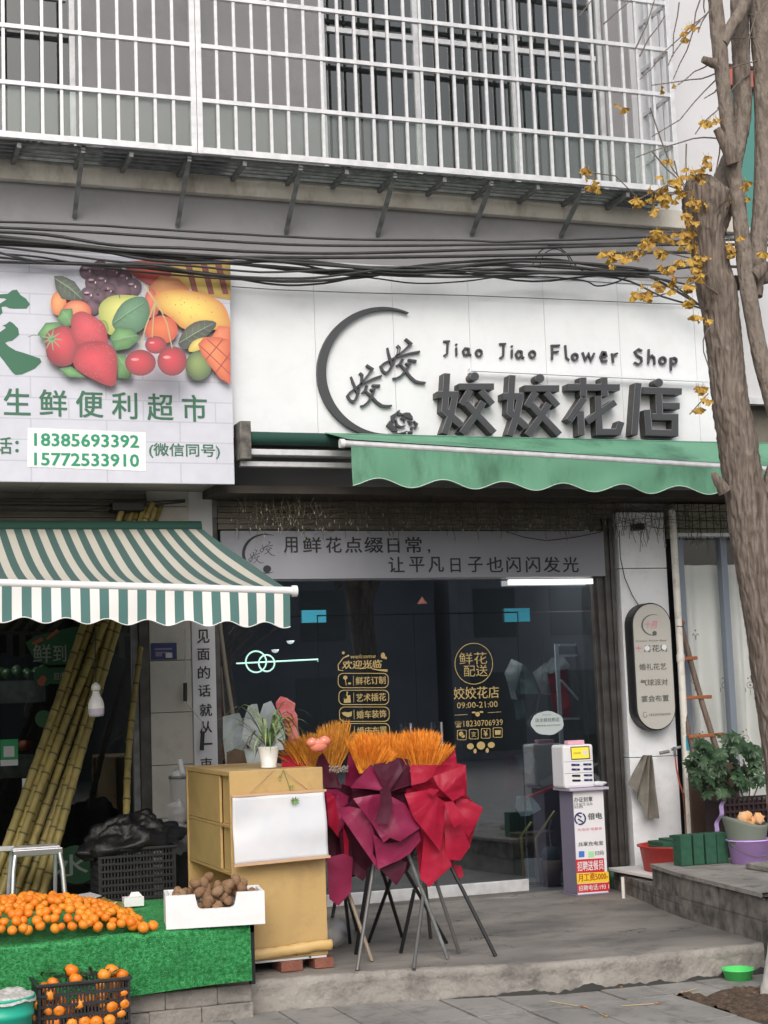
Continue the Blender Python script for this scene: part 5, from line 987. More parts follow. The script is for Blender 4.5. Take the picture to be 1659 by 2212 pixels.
mb = MB(); pxbox(mb, 48, 82, 1681, 1713, 12.275, .002); mb.build('white_card', 'paper', LG)
# things inside the left shop
for k, (x, z, w_, c_) in enumerate(((.7, .75, .9, 'orange'), (1.75, .62, .8, 'orange'), (1.0, 1.5, 1.4, 'farred'), (1.2, 2.1, 1.2, 'leafg'))):
    mb = MB(); mb.box(x-w_/2, x+w_/2, 13.3, 13.6, z-.2, z-.02); sh = tag(mb.build('display_shelf', 'alu_dark'), ['display tray of orange fruit behind the left glass', 'display tray of orange fruit behind the glass near the pillar', 'shelf of red packets inside the fruit shop', 'upper shelf of green packets inside the fruit shop'][k], 'shelf')
    mb = MB()
    for _ in range(40): mb.ell((x+U(-w_/2, w_/2), 13.42+U(-.1, .1), z+.02+U(0, .05)), (.045,)*3, 8, 6)
    tag(mb.build('stock', c_, sh), kind='stuff')
# ------------------------------------------------------------------ sugarcane
def cane(p0, p1, r_, seed):
    mb = MB(); mn = MB(); p0, p1 = Vector(p0), Vector(p1); L = (p1-p0).length; n = max(2, int(L/.15)); pts = []; rs = []
    for i in range(n*4+1):
        t = i/(n*4); q = p0.lerp(p1, t)+Vector((.016*math.sin(t*4+seed), .012*math.sin(t*5+seed*2), 0)); k = (i % 4); pts.append(q); rs.append(r_*(1-.22*t)*(1.1 if k == 0 else .97))
        if k == 0 and 0 < i < n*4: d = (p1-p0).normalized(); mn.tube([q-d*.006, q+d*.006], r_*(1-.22*t)*1.14, 12)
    mb.tube(pts, rs, 12); return mb, mn
CL = [((178, 1353), (16, 1811), 0), ((200, 1353), (35, 1811), .05), ((224, 1353), (51, 1811), 0), ((236, 1353), (78, 1811), .09), ((248, 1353), (108, 1811), .04), ((267, 1353), (127, 1811), 0), ((212, 1353), (62, 1811), .12), ((190, 1353), (26, 1811), .14), ((257, 1353), (92, 1811), .13)]
for i, (a, b, dy) in enumerate(CL):
    sx = (a[0]-b[0])/(a[1]-b[1]); yb_ = 2030-dy*200; ytp = 1095+U(-8, 12)
    p0 = P(b[0]+sx*(yb_-b[1]), yb_, Y=11.25+dy); p0.z = max(p0.z, PZ+.01); p1 = P(a[0]+sx*(ytp-a[1])+(-10 if i in (3, 4, 5) else 0), ytp, Y=12.15+dy*.6)
    mb, mn = cane(p0, p1, .031, i*1.7); o = tag(mb.build('sugarcane_stalk', 'cane'), {0: 'sugarcane stalk leaning at the left edge of the bundle', 5: 'sugarcane stalk leaning at the right edge of the bundle'}.get(i, 'tall yellow green sugarcane stalk leaning inside the bundle beside the fruit shop glass'), 'sugarcane', 'sugarcane stalks leaning on the shopfront'); mn.build('joint_rings', 'canenode', o)
mb, mn = cane(P(272, 1772, Y=11.5), P(300, 1400, Y=12.15), .026, 3); o = tag(mb.build('sugarcane_stalk', 'cane'), 'single thin cane shape set apart from the bundle, near the tiled pillar', 'sugarcane', 'sugarcane stalks leaning on the shopfront'); mn.build('joint_rings', 'canenode', o)  # lone cane shape placed apart from the leaning bundle
mb = MB(); pxbox(mb, 243, 313, 1083, 1103, 12.09, .16); tag(mb.build('cane_tie', 'black', bevel=.01), 'black band tying the tops of the sugarcane bundle', 'tie')
# bulb
LBm = thing('light_bulb', 'white bulb hanging on a cord in front of the sugarcane', 'bulb', tuple(P(208, 1549, Y=10.6)))
q = P(208, 1549, Y=10.6); k_ = 1/330
mb = MB().lathe(q, [(0.001, 0), (15*k_, 2*k_), (17*k_, 8*k_), (17.5*k_, 18*k_)], 24); mb.build('diffuser', mat('bulb_diffuser', (.5, .48, .58), .4), LBm)
mb = MB().lathe(q, [(17.5*k_, 18.2*k_), (17*k_, 28*k_), (14*k_, 38*k_), (8.5*k_, 48*k_), (7*k_, 56*k_)], 24); mb.build('body', 'wplastic', LBm)
mb = MB().lathe(q, [(6.5*k_, 57*k_), (10*k_, 58*k_), (10*k_, 66*k_), (8*k_, 70*k_), (.001, 76*k_)], 20); mb.build('socket', 'wplastic', LBm)
MB().tube([q+Vector((0, 0, 75*k_)), q+Vector((.0, 0, .8))], .004, 6).build('cord', 'black', LBm)
# ------------------------------------------------------------------ stepladder
SLd = thing('step_stool', 'silver folding step stool behind the orange pile', 'step stool', (1.4, 10.9, PZ))
a, b = P(28, 1841, Y=10.9), P(132, 1836, Y=10.9); zt_ = (a.z+b.z)/2
MB().box(a.x+.0, b.x, 10.93, 11.13, zt_+.0, zt_+.025).build('top_tread', 'alu', SLd, bevel=.006)
MB().box(a.x, b.x+.01, 10.885, 10.925, zt_-.03, zt_+.015).build('front_rail', 'steel', SLd, bevel=.006)
for s, x in ((-1, a.x+.015), (1, b.x-.01)):
    MB().tube([(x, 10.9, zt_-.02), (x+s*.015, 10.88, zt_-.12), (x+s*.05, 10.8, PZ)], .018, 10).build('leg', 'steel', SLd); MB().tube([(x, 11.1, zt_), (x+s*.03, 11.38, PZ)], .014, 10).build('leg', 'alu', SLd)
z1 = P(90, 1957, Y=10.84).z; MB().box(a.x-.01, b.x+.02, 10.84, 11.0, z1-.02, z1+.012).build('lower_tread', 'alu', SLd, bevel=.004)
MB().bar(P(-10, 1834, Y=11.05), P(30, 1832, Y=11.05), .03).build('side_bar', 'alu', SLd)
# ------------------------------------------------------------------ crate with black bag
def crate(name, label, x0, x1, y0, y1, z0, z1, rows, cols, mm='cratemat', solid_=False, gaps=None):
    t = thing(name, label, 'crate', ((x0+x1)/2, (y0+y1)/2, z0)); th = .012
    def wall(nx, f, L):
        mb = MB()
        for i in range(rows+1):
            z = z0+(z1-z0)*i/rows; h = .011 if 0 < i < rows else .018; f(mb, 0, L, z-h if i else z, z+h*.4 if i < rows else z, .0)
        for i in range(nx+1):
            u = L*i/nx; wd_ = .005 if 0 < i < nx else .02; f(mb, max(0, u-wd_), min(L, u+wd_), z0+.002, z1-.002, .004)
        return mb
    wall(cols, lambda mb, a, b, c, d, g: mb.box(x0+a, x0+b, y0+g, y0+th-g*.3, c, d), x1-x0).build('front_wall', mm, t)
    wall(cols, lambda mb, a, b, c, d, g: mb.box(x0+a, x0+b, y1-th+g*.3, y1-g, c, d), x1-x0).build('back_wall', mm, t)
    n2 = max(3, int(cols*.6)); D_ = y1-y0-2*th-.002
    wall(n2, lambda mb, a, b, c, d, g: mb.box(x0+g, x0+th-g*.3, y0+th+.001+a, y0+th+.001+b, c, d), D_).build('side_wall', mm, t)
    wall(n2, lambda mb, a, b, c, d, g: mb.box(x1-th+g*.3, x1-g, y0+th+.001+a, y0+th+.001+b, c, d), D_).build('side_wall', mm, t)
    MB().box(x0+.003, x1-.003, y0+.003, y1-.003, z0+.004, z0+.012).build('base', mm, t)
    mb = MB(); r = .012
    mb.box(x0-r, x1+r, y0-r, y0-.001, z1-.012, z1+.006); mb.box(x0-r, x1+r, y1+.001, y1+r, z1-.012, z1+.006); mb.box(x0-r, x0-.001, y0, y1, z1-.012, z1+.006); mb.box(x1+.001, x1+r, y0, y1, z1-.012, z1+.006); mb.build('rim', mm, t, bevel=.003)
    return t
crate('black_crate', 'black plastic crate stuffed with a black bag beside the tiled pillar', 1.86, 2.40, 11.2, 11.55, PZ+.25, .86, 9, 24)
tag(MB().box(1.84, 2.42, 11.18, 11.57, PZ, PZ+.248).build('crate_stand', 'cratemat', bevel=.01), 'dark box carrying the black crate', 'box')
mb = MB(); c0 = Vector((2.12, 11.38, .86))
def bagf(u, v):
    a = 2*math.pi*u; t = v*math.pi*.55; rr = 1+.35*noise.noise(Vector((math.cos(a)*2, math.sin(a)*2, v*3)))+.15*noise.noise(Vector((math.cos(a)*7, math.sin(a)*7, v*9))); rx = .33*math.sin(t)*rr; rz = .2*math.cos(t)*rr
    return c0+Vector((rx*math.cos(a), .55*rx*math.sin(a), rz+.05*math.cos(a)*math.sin(t)))
mb.grid(bagf, 64, 30); tag(mb.build('black_bag', 'bagblack'), 'crumpled black plastic bag heaped on the black crate', 'bag')
# ------------------------------------------------------------------ stall
SX = P(541, 2002, Y=9.33).x; SZ = .54
ST = thing('fruit_stall', 'low stall draped in green artificial turf', 'stall', (.7, 10.1, 0))
mb = MB(); N = 150
def turf(u, v):
    x = -1.2+u*(SX+1.2)
    if v < .4: t = v/.4; y = 10.9-(10.9-9.37)*t; z = SZ+.006*noise.noise(Vector((x*4, y*4, 2)))-(.014*max(0, math.sin((x-.2)*2.2))*t)
    elif v < .5: t = (v-.4)/.1; a = t*math.pi/2; y = 9.37-.035*math.sin(a); z = SZ-.035*(1-math.cos(a))-.014*max(0, math.sin((x-.2)*2.2))
    else: t = (v-.5)/.5; y = 9.335-.012*t+.012*noise.noise(Vector((x*3, t*2, 4)))*t; z = SZ-.035-(SZ-.035-.205-.014*math.sin(x*3.2))*t
    return Vector((x, y, z+.0025*noise.noise(Vector((x*60, y*60, z*60)))))
mb.grid(turf, N, 80); mb.build('turf_cover', 'turf', ST)
mb = MB()
for _ in range(15000):
    x = U(.6, SX-.003); v = U(.15, 1)**.6; q = turf((x+1.2)/(SX+1.2), v); q2 = q+Vector((U(-.007, .007), -.005-U(0, .006) if v > .45 else U(-.006, .004), U(-.004, .003) if v > .45 else U(.006, .012))); w_ = Vector((.0016, 0, .0008))
    mb.add([q-w_, q+w_, q2], [(0, 1, 2)])
o = mb.build('turf_blades', 'turf', ST, recalc=False); tag(o, kind='stuff')
mb = MB(); mb.box(SX+.002, SX+.03, 9.36, 9.40, .19, SZ-.01); mb.box(SX+.002, SX+.03, 9.36, 10.9, SZ-.05, SZ-.012); mb.box(SX+.002, SX+.03, 10.85, 10.89, .19, SZ-.05); mb.build('table_frame', 'black', ST)
MB().box(-1.2, SX, 9.4, 10.88, SZ-.05, SZ-.03).build('table_top', 'brownw', ST)
# paving blocks in front of the platform below the stall
mb = MB()
for i in range(16):
    x = SX+.02-(i+1)*.31
    for j in range(2): mb.box(x+.001+(.1 if j else 0), x+.309+(.1 if j else 0)-(.1 if i == 0 and j else 0), 9.40-.03*(1-j)+U(-.004, .012), 9.47, -.02+j*.105, .084+j*.103+U(-.004, .0))
tag(mb.build('kerb_blocks', 'kerb', bevel=.006), kind='structure')
# mandarins
mand = MB(); mand.lathe((0, 0, 0), [(.001, -.028), (.014, -.0275), (.026, -.019), (.0325, -.006), (.033, .005), (.0275, .018), (.015, .025), (.005, .025), (.001, .023)], 16)
mnd = mand.build('mandarin', 'orange'); WLm = WL['mandarin']; GP = 'mandarins heaped on the green turf'; LBo = 'orange mandarin in the heap on the green turf stall'
tag(mnd, LBo, 'mandarin', GP); first = True; cnt = 0
def Hm(x, y): 
    fx = 1 if x < 1.2 else max(0, 1-((x-1.2)/.66)**2); fy = max(0, 1-((y-9.70)/.36)**2); return .17*fx*fy**.7
def put(x, y, z, s):
    global first, cnt
    o = mnd if first else mnd.copy()
    if not first: COL.objects.link(o)
    first = False; cnt += 1; o.location = (x, y, z-.0); o.scale = (s,)*3; o.rotation_euler = (U(-.9, .9), U(-.9, .9), U(0, 6)); return o
rowi = 0; y = 9.362
while y < 10.0:
    x = .78+(.027 if rowi % 2 else 0)
    while x < 1.9:
        h = Hm(x, y); e = 1 if x < 1.2 else max(0, 1-((x-1.2)/.62)**2-((y-9.66)/.33)**2*.7)
        if h > .012 or (y < 9.6 and x < 1.75): put(x+U(-.008, .008), y+U(-.006, .006), SZ+.016+h+U(-.008, .01), U(.7, .98))
        x += .056
    y += .0475; rowi += 1
for x, y in ((1.80, 9.37), (1.86, 9.40), (1.835, 9.52), (1.79, 9.44), (1.74, 9.39)): put(x, y, SZ+.012, U(.95, 1.05))
print('mandarins', cnt)
# sugarcane pieces lying on the turf
for k, (a, b, r_, lb) in enumerate((((180, 1972), (283, 1981), .028, 'cut sugarcane piece with pale end lying behind the mandarins'), ((196, 1940), (232, 1958), .026, 'short sugarcane offcut on the stall, leftmost'), ((215, 1938), (252, 1957), .026, 'short sugarcane offcut on the stall, middle'), ((228, 1950), (160, 1962), .022, 'thin sugarcane offcut under the step stool'))):
    p0 = P(*a, Z=SZ+.03); p1 = P(*b, Z=SZ+.03); p0.y = min(p0.y, 10.8); mb, mn = cane(p1, p0, r_, k); o = tag(mb.build('cane_piece', 'cane'), lb, 'sugarcane piece'); mn.build('joint_rings', 'canenode', o); d = (p1-p0).normalized(); MB().tube([p1, p1+d*.004], r_*1.04, 14).build('cut_end', 'canecut', o)
mb = MB(); q = P(272, 1960, Z=SZ+.01); mb.box(q.x-.01, q.x+.12, q.y, q.y+.08, SZ+.01, SZ+.07); o = tag(mb.build('small_box', 'foam', bevel=.003), 'small white carton between the mandarins and the foam box', 'box'); MB().add([(q.x+.02, q.y, SZ+.072), (q.x+.11, q.y, SZ+.072), (q.x+.09, q.y+.03, SZ+.1), (q.x+.04, q.y+.03, SZ+.1)], [(0, 1, 2, 3)]).build('flap', 'foam', o)
mb = MB(); q = P(150, 1955, Z=SZ+.03); mb.add([P(88+70, 1958, Z=SZ+.02), P(220, 1935, Z=SZ+.03), P(195, 1928, Z=SZ+.05), P(150, 1936, Z=SZ+.05)], [(0, 1, 2, 3)]); tag(mb.build('cardboard_sheet', 'wall_light', solid=.004), 'grey sheet of cardboard lying behind the mandarins', 'cardboard')
# foam box of kiwis
c0, c1, c2 = P(359, 2010, Z=SZ), P(573, 1997, Z=SZ), P(326, 1996, Z=SZ); eu = (c1-c0); Lu = eu.length; eu.normalize(); ev = Vector((-eu.y, eu.x, 0)); Lv = .33; Hh = .19
def BX(u, v, z): return c0+eu*u+ev*v+Vector((0, 0, z+.004))
FX = thing('foam_box', 'white foam box of brown kiwis with a notch cut in its front', 'foam box', tuple(c0.lerp(c1, .5)))
def obx(mb, u0, u1, v0, v1, z0, z1): return mb.add([BX(u0,v0,z0),BX(u1,v0,z0),BX(u1,v1,z0),BX(u0,v1,z0),BX(u0,v0,z1),BX(u1,v0,z1),BX(u1,v1,z1),BX(u0,v1,z1)], [(0,3,2,1),(4,5,6,7),(0,1,5,4),(1,2,6,5),(2,3,7,6),(3,0,4,7)])
n0, n1, nd = .315*Lu, .70*Lu, .085
prof = [(0, 0), (Lu, 0), (Lu, Hh), (n1+.012, Hh)]+[(n1-.03+.03*math.cos(a), Hh-nd+.03-.03*math.sin(a)) for a in (0, .5, 1, 1.57)]+[(n0+.03-.03*math.sin(a), Hh-nd+.03-.03*math.cos(a)) for a in (0, .5, 1, 1.57)]+[(n0-.012, Hh), (0, Hh)]
mb = MB(); mb.prism([BX(a, 0, b) for a, b in prof], ev*.024); mb.build('front_wall', 'foam', FX, bevel=.004)
mb = MB(); obx(mb, 0, Lu, Lv-.024, Lv, 0, Hh); mb.build('back_wall', 'foam', FX, bevel=.004)
for u0 in (0, Lu-.024): mb = MB(); obx(mb, u0+.001, u0+.023, .0245, Lv-.0245, .0, Hh-.001); mb.build('side_wall', 'foam', FX, bevel=.004)
mb = MB(); obx(mb, .024, Lu-.024, .025, Lv-.025, 0, .02); mb.build('base', 'foam', FX)
kw = MB().ell((0, 0, 0), (.034, .026, .025), 14, 10, .12).build('kiwi', 'kiwi'); tag(kw, 'brown kiwi heaped in the white foam box', 'kiwi', 'kiwis in the foam box'); fk = True; nk = 0
for lay, (zz, hump) in enumerate(((.10, 0), (.15, .045))):
    for i in range(9):
        for j in range(5):
            u = .055+i*.058+(.02 if j % 2 else 0)+U(-.008, .008); v = .072+j*.053+U(-.005, .005)
            if u > Lu-.05 or v > Lv-.04: continue
            if lay == 1 and i < 3 and j < 2: continue
            if v < .08 and (n1-.03 < u < n1+.03 or n0-.03 < u < n0+.03): continue
            notch = n0-.01 < u < n1+.01
            z = zz+U(-.008, .012)+hump*math.sin(math.pi*v/Lv)*(.35+.9*(.5+.5*math.sin(u*9-1.2)))
            if notch and v < .1: z = min(z, .115+.0*lay)+(.0 if lay == 0 else .015)+(v-.05)*.4
            if lay == 0 and not (notch and v < .14): continue
            o = kw if fk else kw.copy()
            if not fk: COL.objects.link(o)
            fk = False; o.location = BX(u, v, z); o.rotation_euler = (U(0, 3), U(0, 3), U(0, 3)); s_ = U(.92, 1.18); o.scale = (s_,)*3; nk += 1
for u, v, z in ((.43*Lu, .14, .235), (.47*Lu, .2, .24), (.7*Lu, .16, .24), (.78*Lu, .2, .235), (.4*Lu, .07, .13), (.5*Lu, .065, .125), (.6*Lu, .07, .13), (.45*Lu, .065, .165), (.55*Lu, .07, .17), (.38*Lu, .075, .16), (.3*Lu, .15, .21), (.33*Lu, .1, .2), (.62*Lu, .12, .215)):
    o = kw.copy(); COL.objects.link(o); o.location = BX(u, v, z); o.rotation_euler = (U(0, 3), U(0, 3), U(0, 3)); nk += 1
# crate of oranges in front
CR = crate('orange_crate', 'black slatted crate of oranges and leaves on the pavement in front', 1.165, 1.665, 9.03, 9.34, .005, .35, 6, 26)
big_o = mnd.copy(); big_o.data = mnd.data; 
for i in range(7):
    for j in range(4):
        for k in range(4):
            if k < 3 and 0 < i < 6 and 0 < j < 3: continue
            hole = k == 3 and (1 <= i <= 5 and U(0, 1) < .6)
            if hole: continue
            o = mnd.copy(); COL.objects.link(o); o.location = (1.205+i*.07+U(-.006, .006), 9.075+j*.072+U(-.006, .006), .05+k*.078+U(0, .01)); s_ = U(.98, 1.1); o.scale = (s_,)*3; o.rotation_euler = (U(0, 3), U(0, 3), 0)
            o['label'] = 'orange packed in the black crate on the pavement'; o['group'] = 'oranges in the black crate'; o['category'] = 'orange'
for (x, y, z, s_) in ((1.345, 9.12, .37, 1.2), (1.36, 9.07, .33, 1.15), (1.57, 9.14, .345, 1.25), (1.52, 9.09, .335, 1.15), (1.62, 9.09, .33, 1.1), (1.24, 9.08, .325, 1.0)):
    o = mnd.copy(); COL.objects.link(o); o.location = (x, y, z); o.scale = (s_,)*3; o['label'] = 'orange packed in the black crate on the pavement'; o['group'] = 'oranges in the black crate'; o['category'] = 'orange'
bpy.data.objects.remove(big_o)
mb = MB()
for _ in range(60):
    q = Vector((U(1.2, 1.64), U(9.06, 9.3), .345+U(-.02, .03))); d = Vector((U(-1, 1), U(-1, 1), U(-.1, .6))).normalized()*U(.04, .07); s_ = d.cross(Vector((0, 0, 1))).normalized()*.011; mb.add([q, q+d*.5-s_+Vector((0, 0, .006)), q+d, q+d*.5+s_], [(0, 1, 2), (0, 2, 3)])
tag(mb.build('orange_leaves', 'leafg', recalc=False), 'dark green leaves among the oranges in the crate', 'leaves', kind='stuff')
TBk = thing('teal_bucket', 'teal bucket covered with white mesh at the lower left corner', 'bucket', (.955, 8.93, 0))
MB().lathe((.955, 8.93, .004), [(.001, 0), (.14, 0), (.165, .22), (.172, .225), (.174, .25), (.168, .255), (.172, .31), (.18, .315), (.18, .33), (.168, .33), (.165, .3)], 40).build('pail', 'teal', TBk)
def meshf(u, v):
    a = 2*math.pi*u; r_ = .185*v; return Vector((.955+r_*math.cos(a), 8.93+r_*math.sin(a), .342+.02*noise.noise(Vector((r_*9*math.cos(a), r_*9*math.sin(a), 1)))-(.03*(v > .97))+.012*noise.noise(Vector((r_*30*math.cos(a), r_*30*math.sin(a), 1)))))
MB().grid(meshf, 60, 14).build('mesh_cover', mat('white_mesh', (.6, .6, .57), .9, c2=(.4, .39, .37), ns=50), TBk)
# ------------------------------------------------------------------ yellow cabinet with scroll, plant and bricks
YCb = 9.72; YFp = 10.95
xa_, xb_2 = P(496, 1700, Y=YCb).x, P(698, 1700, Y=YCb).x; za, zb_1 = .262, 1.415
CB = thing('yellow_cabinet', 'mustard yellow open cabinet standing on bricks with a hanging scroll', 'cabinet', ((xa_+xb_2)/2, 10.3, .24))
tilt = (P(711, 2060, Y=YCb).x-xb_2)
MB().box(xa_, xb_2, YCb, YCb+.028, za, zb_1).build('side_panel', 'yel', CB, bevel=.004); MB().box(xa_, xb_2, YFp-.025, YFp, za, zb_1).build('side_panel', 'yel', CB, bevel=.004)
MB().box(xa_+.003, xb_2-.003, YCb+.03, YFp-.027, zb_1-.03, zb_1-.004).build('top_board', 'yel', CB); MB().box(xb_2-.02, xb_2-.004, YCb+.03, YFp-.027, za+.01, zb_1-.032).build('back_board', 'yel', CB)
for yy in (1761, 1853, 1935): z = P(404, yy, Y=YFp-.025).z; MB().box(xa_+.006, xb_2-.022, YCb+.03, YFp-.027, z-.016, z+.0).build('shelf', 'yel', CB)
z_a, z_b = P(404, 1761, Y=YFp-.025).z, P(404, 1853, Y=YFp-.025).z
for z0_, z1_ in ((z_a+.003, zb_1-.034), (z_b+.003, z_a-.019)): MB().box(xa_+.008, xa_+.024, YCb+.3, YFp-.027, z0_, z1_).build('front_panel', 'yel', CB, bevel=.002); MB().box(xa_+.03, xa_+.045, YCb+.03, YCb+.299, z0_, z1_).build('inset_panel', 'yel', CB)
def wrapf(u, v):
    x = xa_+.02+u*(xb_2-xa_+.0); a = v*math.pi*1.3; r_ = .028+.008*noise.noise(Vector((u*5, v*2, 1))); return Vector((x, YCb-.012-r_*math.sin(a), za+.035+.03*u+r_*math.cos(a)*1.1+.006*noise.noise(Vector((u*14, v*3, 4)))))
MB().grid(wrapf, 40, 12).build('peeling_wrap', mat('pale_mustard_wrap', (.66, .46, .2), .4, c2=(.6, .4, .15), ns=6), CB, solid=.002)
mb = MB(); mb.prism([(xa_+.38, YCb-.004, 1.0), (xa_+.395, YCb-.004, 1.0), (xa_+.39, YCb-.004, 1.02)], (0, 0, 0)); 
for (x, y, wv) in ((670, 2067, 5), (640, 2063, 3)): mb.prism(up_(circ(x, y, wv/2, 8), YCb-.003), (0, 0, 0))
mb.build('stain', 'brownw', CB)
for k, (x0, x1, y0, lb) in enumerate(((605, 652, 9.73, 'red brick under the left half of the yellow cabinet'), (678, 719, 9.74, 'red brick under the right corner of the yellow cabinet'))):
    a, b = P(x0, 2100, Y=y0).x, P(x1, 2100, Y=y0).x; tag(MB().box(a, b, y0-.03, y0+.2, PZ+.004, PZ+.066).build('brick', 'brickred', bevel=.004), lb, 'brick')
tag(MB().box(xa_+.05, xb_2-.0, 10.7, 10.9, PZ+.004, za-.002).build('brick', 'brickred', bevel=.004), 'brick row under the back of the yellow cabinet', 'brick')
tag(MB().box(xa_+.1, xb_2-.01, YCb+.005, YFp-.05, PZ+.068, za-.002).build('base_board', 'paper'), 'pale board between the bricks and the yellow cabinet', 'board')
YR = YCb-.03; SR = thing('hanging_scroll', 'blank white hanging scroll with pale wooden rods on the yellow cabinet', 'scroll', tuple(P(604, 1860, Y=YR)))
MB().bar(P(499, 1720, Y=YR), P(704, 1707, Y=YR), .02, .014).build('top_rod', 'wood', SR); MB().bar(P(504, 1871, Y=YR-.06), P(713, 1850, Y=YR-.06), .02, .014).build('bottom_rod', 'wood', SR)
def scf(u, v):
    a = P(502+u*198, 1723-u*12, Y=YR-.006); b = P(507+u*203, 1868-u*20, Y=YR-.058); q = a.lerp(b, v); q.y += .014*math.sin(u*3+v*4)*math.sin(math.pi*v)+.008*noise.noise(Vector((u*3, v*3, 0))); return q
MB().grid(scf, 30, 20).build('paper', mat('scroll_paper', (.68, .68, .7), .7, c2=(.58, .61, .66), ns=4), SR, solid=.001)
mb = MB()
for a, b in (((532, 1718), (592, 1662)), ((610, 1661), (668, 1708))): mb.tube([P(*a, Y=YR), P(*b, Y=YCb-.004)], .0022, 5)
mb.build('cord', 'wood', SR)
zc_ = zb_1; pc = P(581, 1660, Y=9.98); pc.z = zc_
SP = thing('spider_plant', 'spider plant in a white pot on top of the yellow cabinet', 'plant', tuple(pc))
MB().lathe(pc, [(.001, 0), (.05, 0), (.052, .012), (.048, .014), (.068, .125), (.071, .135), (.066, .135), (.06, .12)], 28).build('pot', 'pot', SP); MB().lathe(pc, [(.001, .118), (.062, .118)], 20).build('soil', 'soil', SP)
mb = MB()
for i in range(46):
    a = U(0, 6.28); L = U(.18, .4); hgt = U(.06, .26); q = pc+Vector((0, 0, .12)); pts = []; w0 = U(.008, .013); d = Vector((math.cos(a), math.sin(a)*.8, 0)); sd_ = Vector((-d.y, d.x, 0)); vs = []
    for k in range(8): t = k/7; c_ = q+d*L*t+Vector((0, 0, hgt*math.sin(t*2.4)*1.1-(.12*t**2 if i % 3 else -.05*t))); wv = w0*math.sin(math.pi*(.12+.86*t)); vs += [c_-sd_*wv, c_+sd_*wv]
    mb.add(vs, [(2*k, 2*k+1, 2*k+3, 2*k+2) for k in range(7)])
mb.build('leaves', 'leafp', SP, recalc=False)
mb = MB(); pts = [P(*p, Y=YCb-.01) for p in ((612, 1662), (622, 1690), (629, 1712), (634, 1726))]; mb.tube(pts, .0018, 5); mb.tube([P(*p, Y=YCb-.01) for p in ((612, 1662), (604, 1685))], .0015, 5)
for c_, n_, s_ in ((P(636, 1730, Y=YCb-.05), 9, .035), (P(604, 1680, Y=YCb-.02), 4, .02), (P(630, 1700, Y=YCb-.02), 5, .02)):
    for k in range(n_): a = k*6.28/n_; d = Vector((math.cos(a), -.4, math.sin(a)*.7)).normalized()*s_; e_ = d.cross(Vector((0, 1, 0))).normalized()*s_*.16; mb.add([c_, c_+d*.5-e_, c_+d, c_+d*.5+e_], [(0, 1, 2), (0, 2, 3)])
mb.build('runner', mat('fresh_leaf', (.13, .25, .07), .6), SP, recalc=False)
tag(MB().lathe((0, 0, 0), [(.001, 0), (.09, .004), (.1, .012), (.001, .016)], 28).build('round_lid', 'wplastic'), 'white round lid leaning behind the yellow cabinet', 'lid'); o = bpy.data.objects['round_lid']; q = P(722, 2050, Y=10.5); o.location = (q.x, q.y, PZ+.1); o.rotation_euler = (math.radians(80), 0, .3)
# bare stem, grey bouquet, deco, basket, bags
BS = thing('bare_sapling', 'thin bare sapling standing before the left side pane', 'plant', tuple(P(500, 1900, Y=11.6)))
MB().tube([P(*p, Y=11.6) for p in ((470, 1240), (476, 1358), (489, 1457), (504, 1550), (506, 1600), (500, 1661), (500, 1760), (502, 1900))], .016, 10).build('stem', 'potstem', BS)
a = P(500, 1900, Y=11.6); MB().lathe((a.x, 11.6, PZ), [(.001, 0), (.12, 0), (.16, .3), (.15, .3), (.001, .28)], 24).build('pot', 'brownw', BS)
MB().tube([P(*p, Y=11.7) for p in ((478, 1440), (484, 1530), (492, 1600), (486, 1665))], .006, 6).build('side_shoot', 'potstem', BS)
def sheetpx(mb, pts, Y, amp=.03, seed=0, T=None, bulge=0., tip=0., knot=None):
    # sheet of wrapping paper: outline given in the picture, placed at real depth Y, with long soft folds running from the knot
    px = [T(*p) if T else p for p in pts]; cx_ = sum(p[0] for p in px)/len(px); cy_ = sum(p[1] for p in px)/len(px); kx_, ky_ = (T(*knot) if T and knot else (cx_, min(p[1] for p in px)-10))
    bm = bmesh.new(); vs = [bm.verts.new((p[0], p[1], 0)) for p in px]; f = bm.faces.new(vs); bmesh.ops.triangulate(bm, faces=[f]); 
    for _ in range(5): bmesh.ops.subdivide_edges(bm, edges=[e for e in bm.edges if e.calc_length() > 5], cuts=1); bmesh.ops.triangulate(bm, faces=[f for f in bm.faces if len(f.verts) > 3])
    bm.verts.ensure_lookup_table(); R_ = max(math.hypot(p[0]-cx_, p[1]-cy_) for p in px); out = []
    for v in bm.verts:
        x, y = v.co.x, v.co.y; an = math.atan2(y-ky_, x-kx_); dk = math.hypot(x-kx_, y-ky_)/80
        fold = abs(((an*.62+seed*.37) % 1)-.5)*2-.5; f2 = abs(((an*1.7+seed*.71+.15*dk) % 1)-.5)*2-.5
        n3 = Vector((x*.016+seed*3.1, y*.016+seed, seed)); big = noise.noise(n3)
        cr = 1-abs(noise.noise(n3*2.2+Vector((5, 1, 0))))*2
        d = math.hypot(x-cx_, y-cy_)/R_; out.append(P(x, y, Y=Y-amp*(.75*fold*min(1, dk)+.2*f2*min(1, dk)+1.1*big+.12*cr)+bulge*d*d))
    mb.add(out, [tuple(v.index for v in f.verts) for f in bm.faces], False); bm.free(); return mb
Tq = lambda x, y: (352+x/3.637, 1504+y/3.637)
GB = thing('wrapped_bouquet', 'bouquet in pale grey paper behind the spider plant', 'bouquet', tuple(P(560, 1700, Y=11.2))); mb = MB()
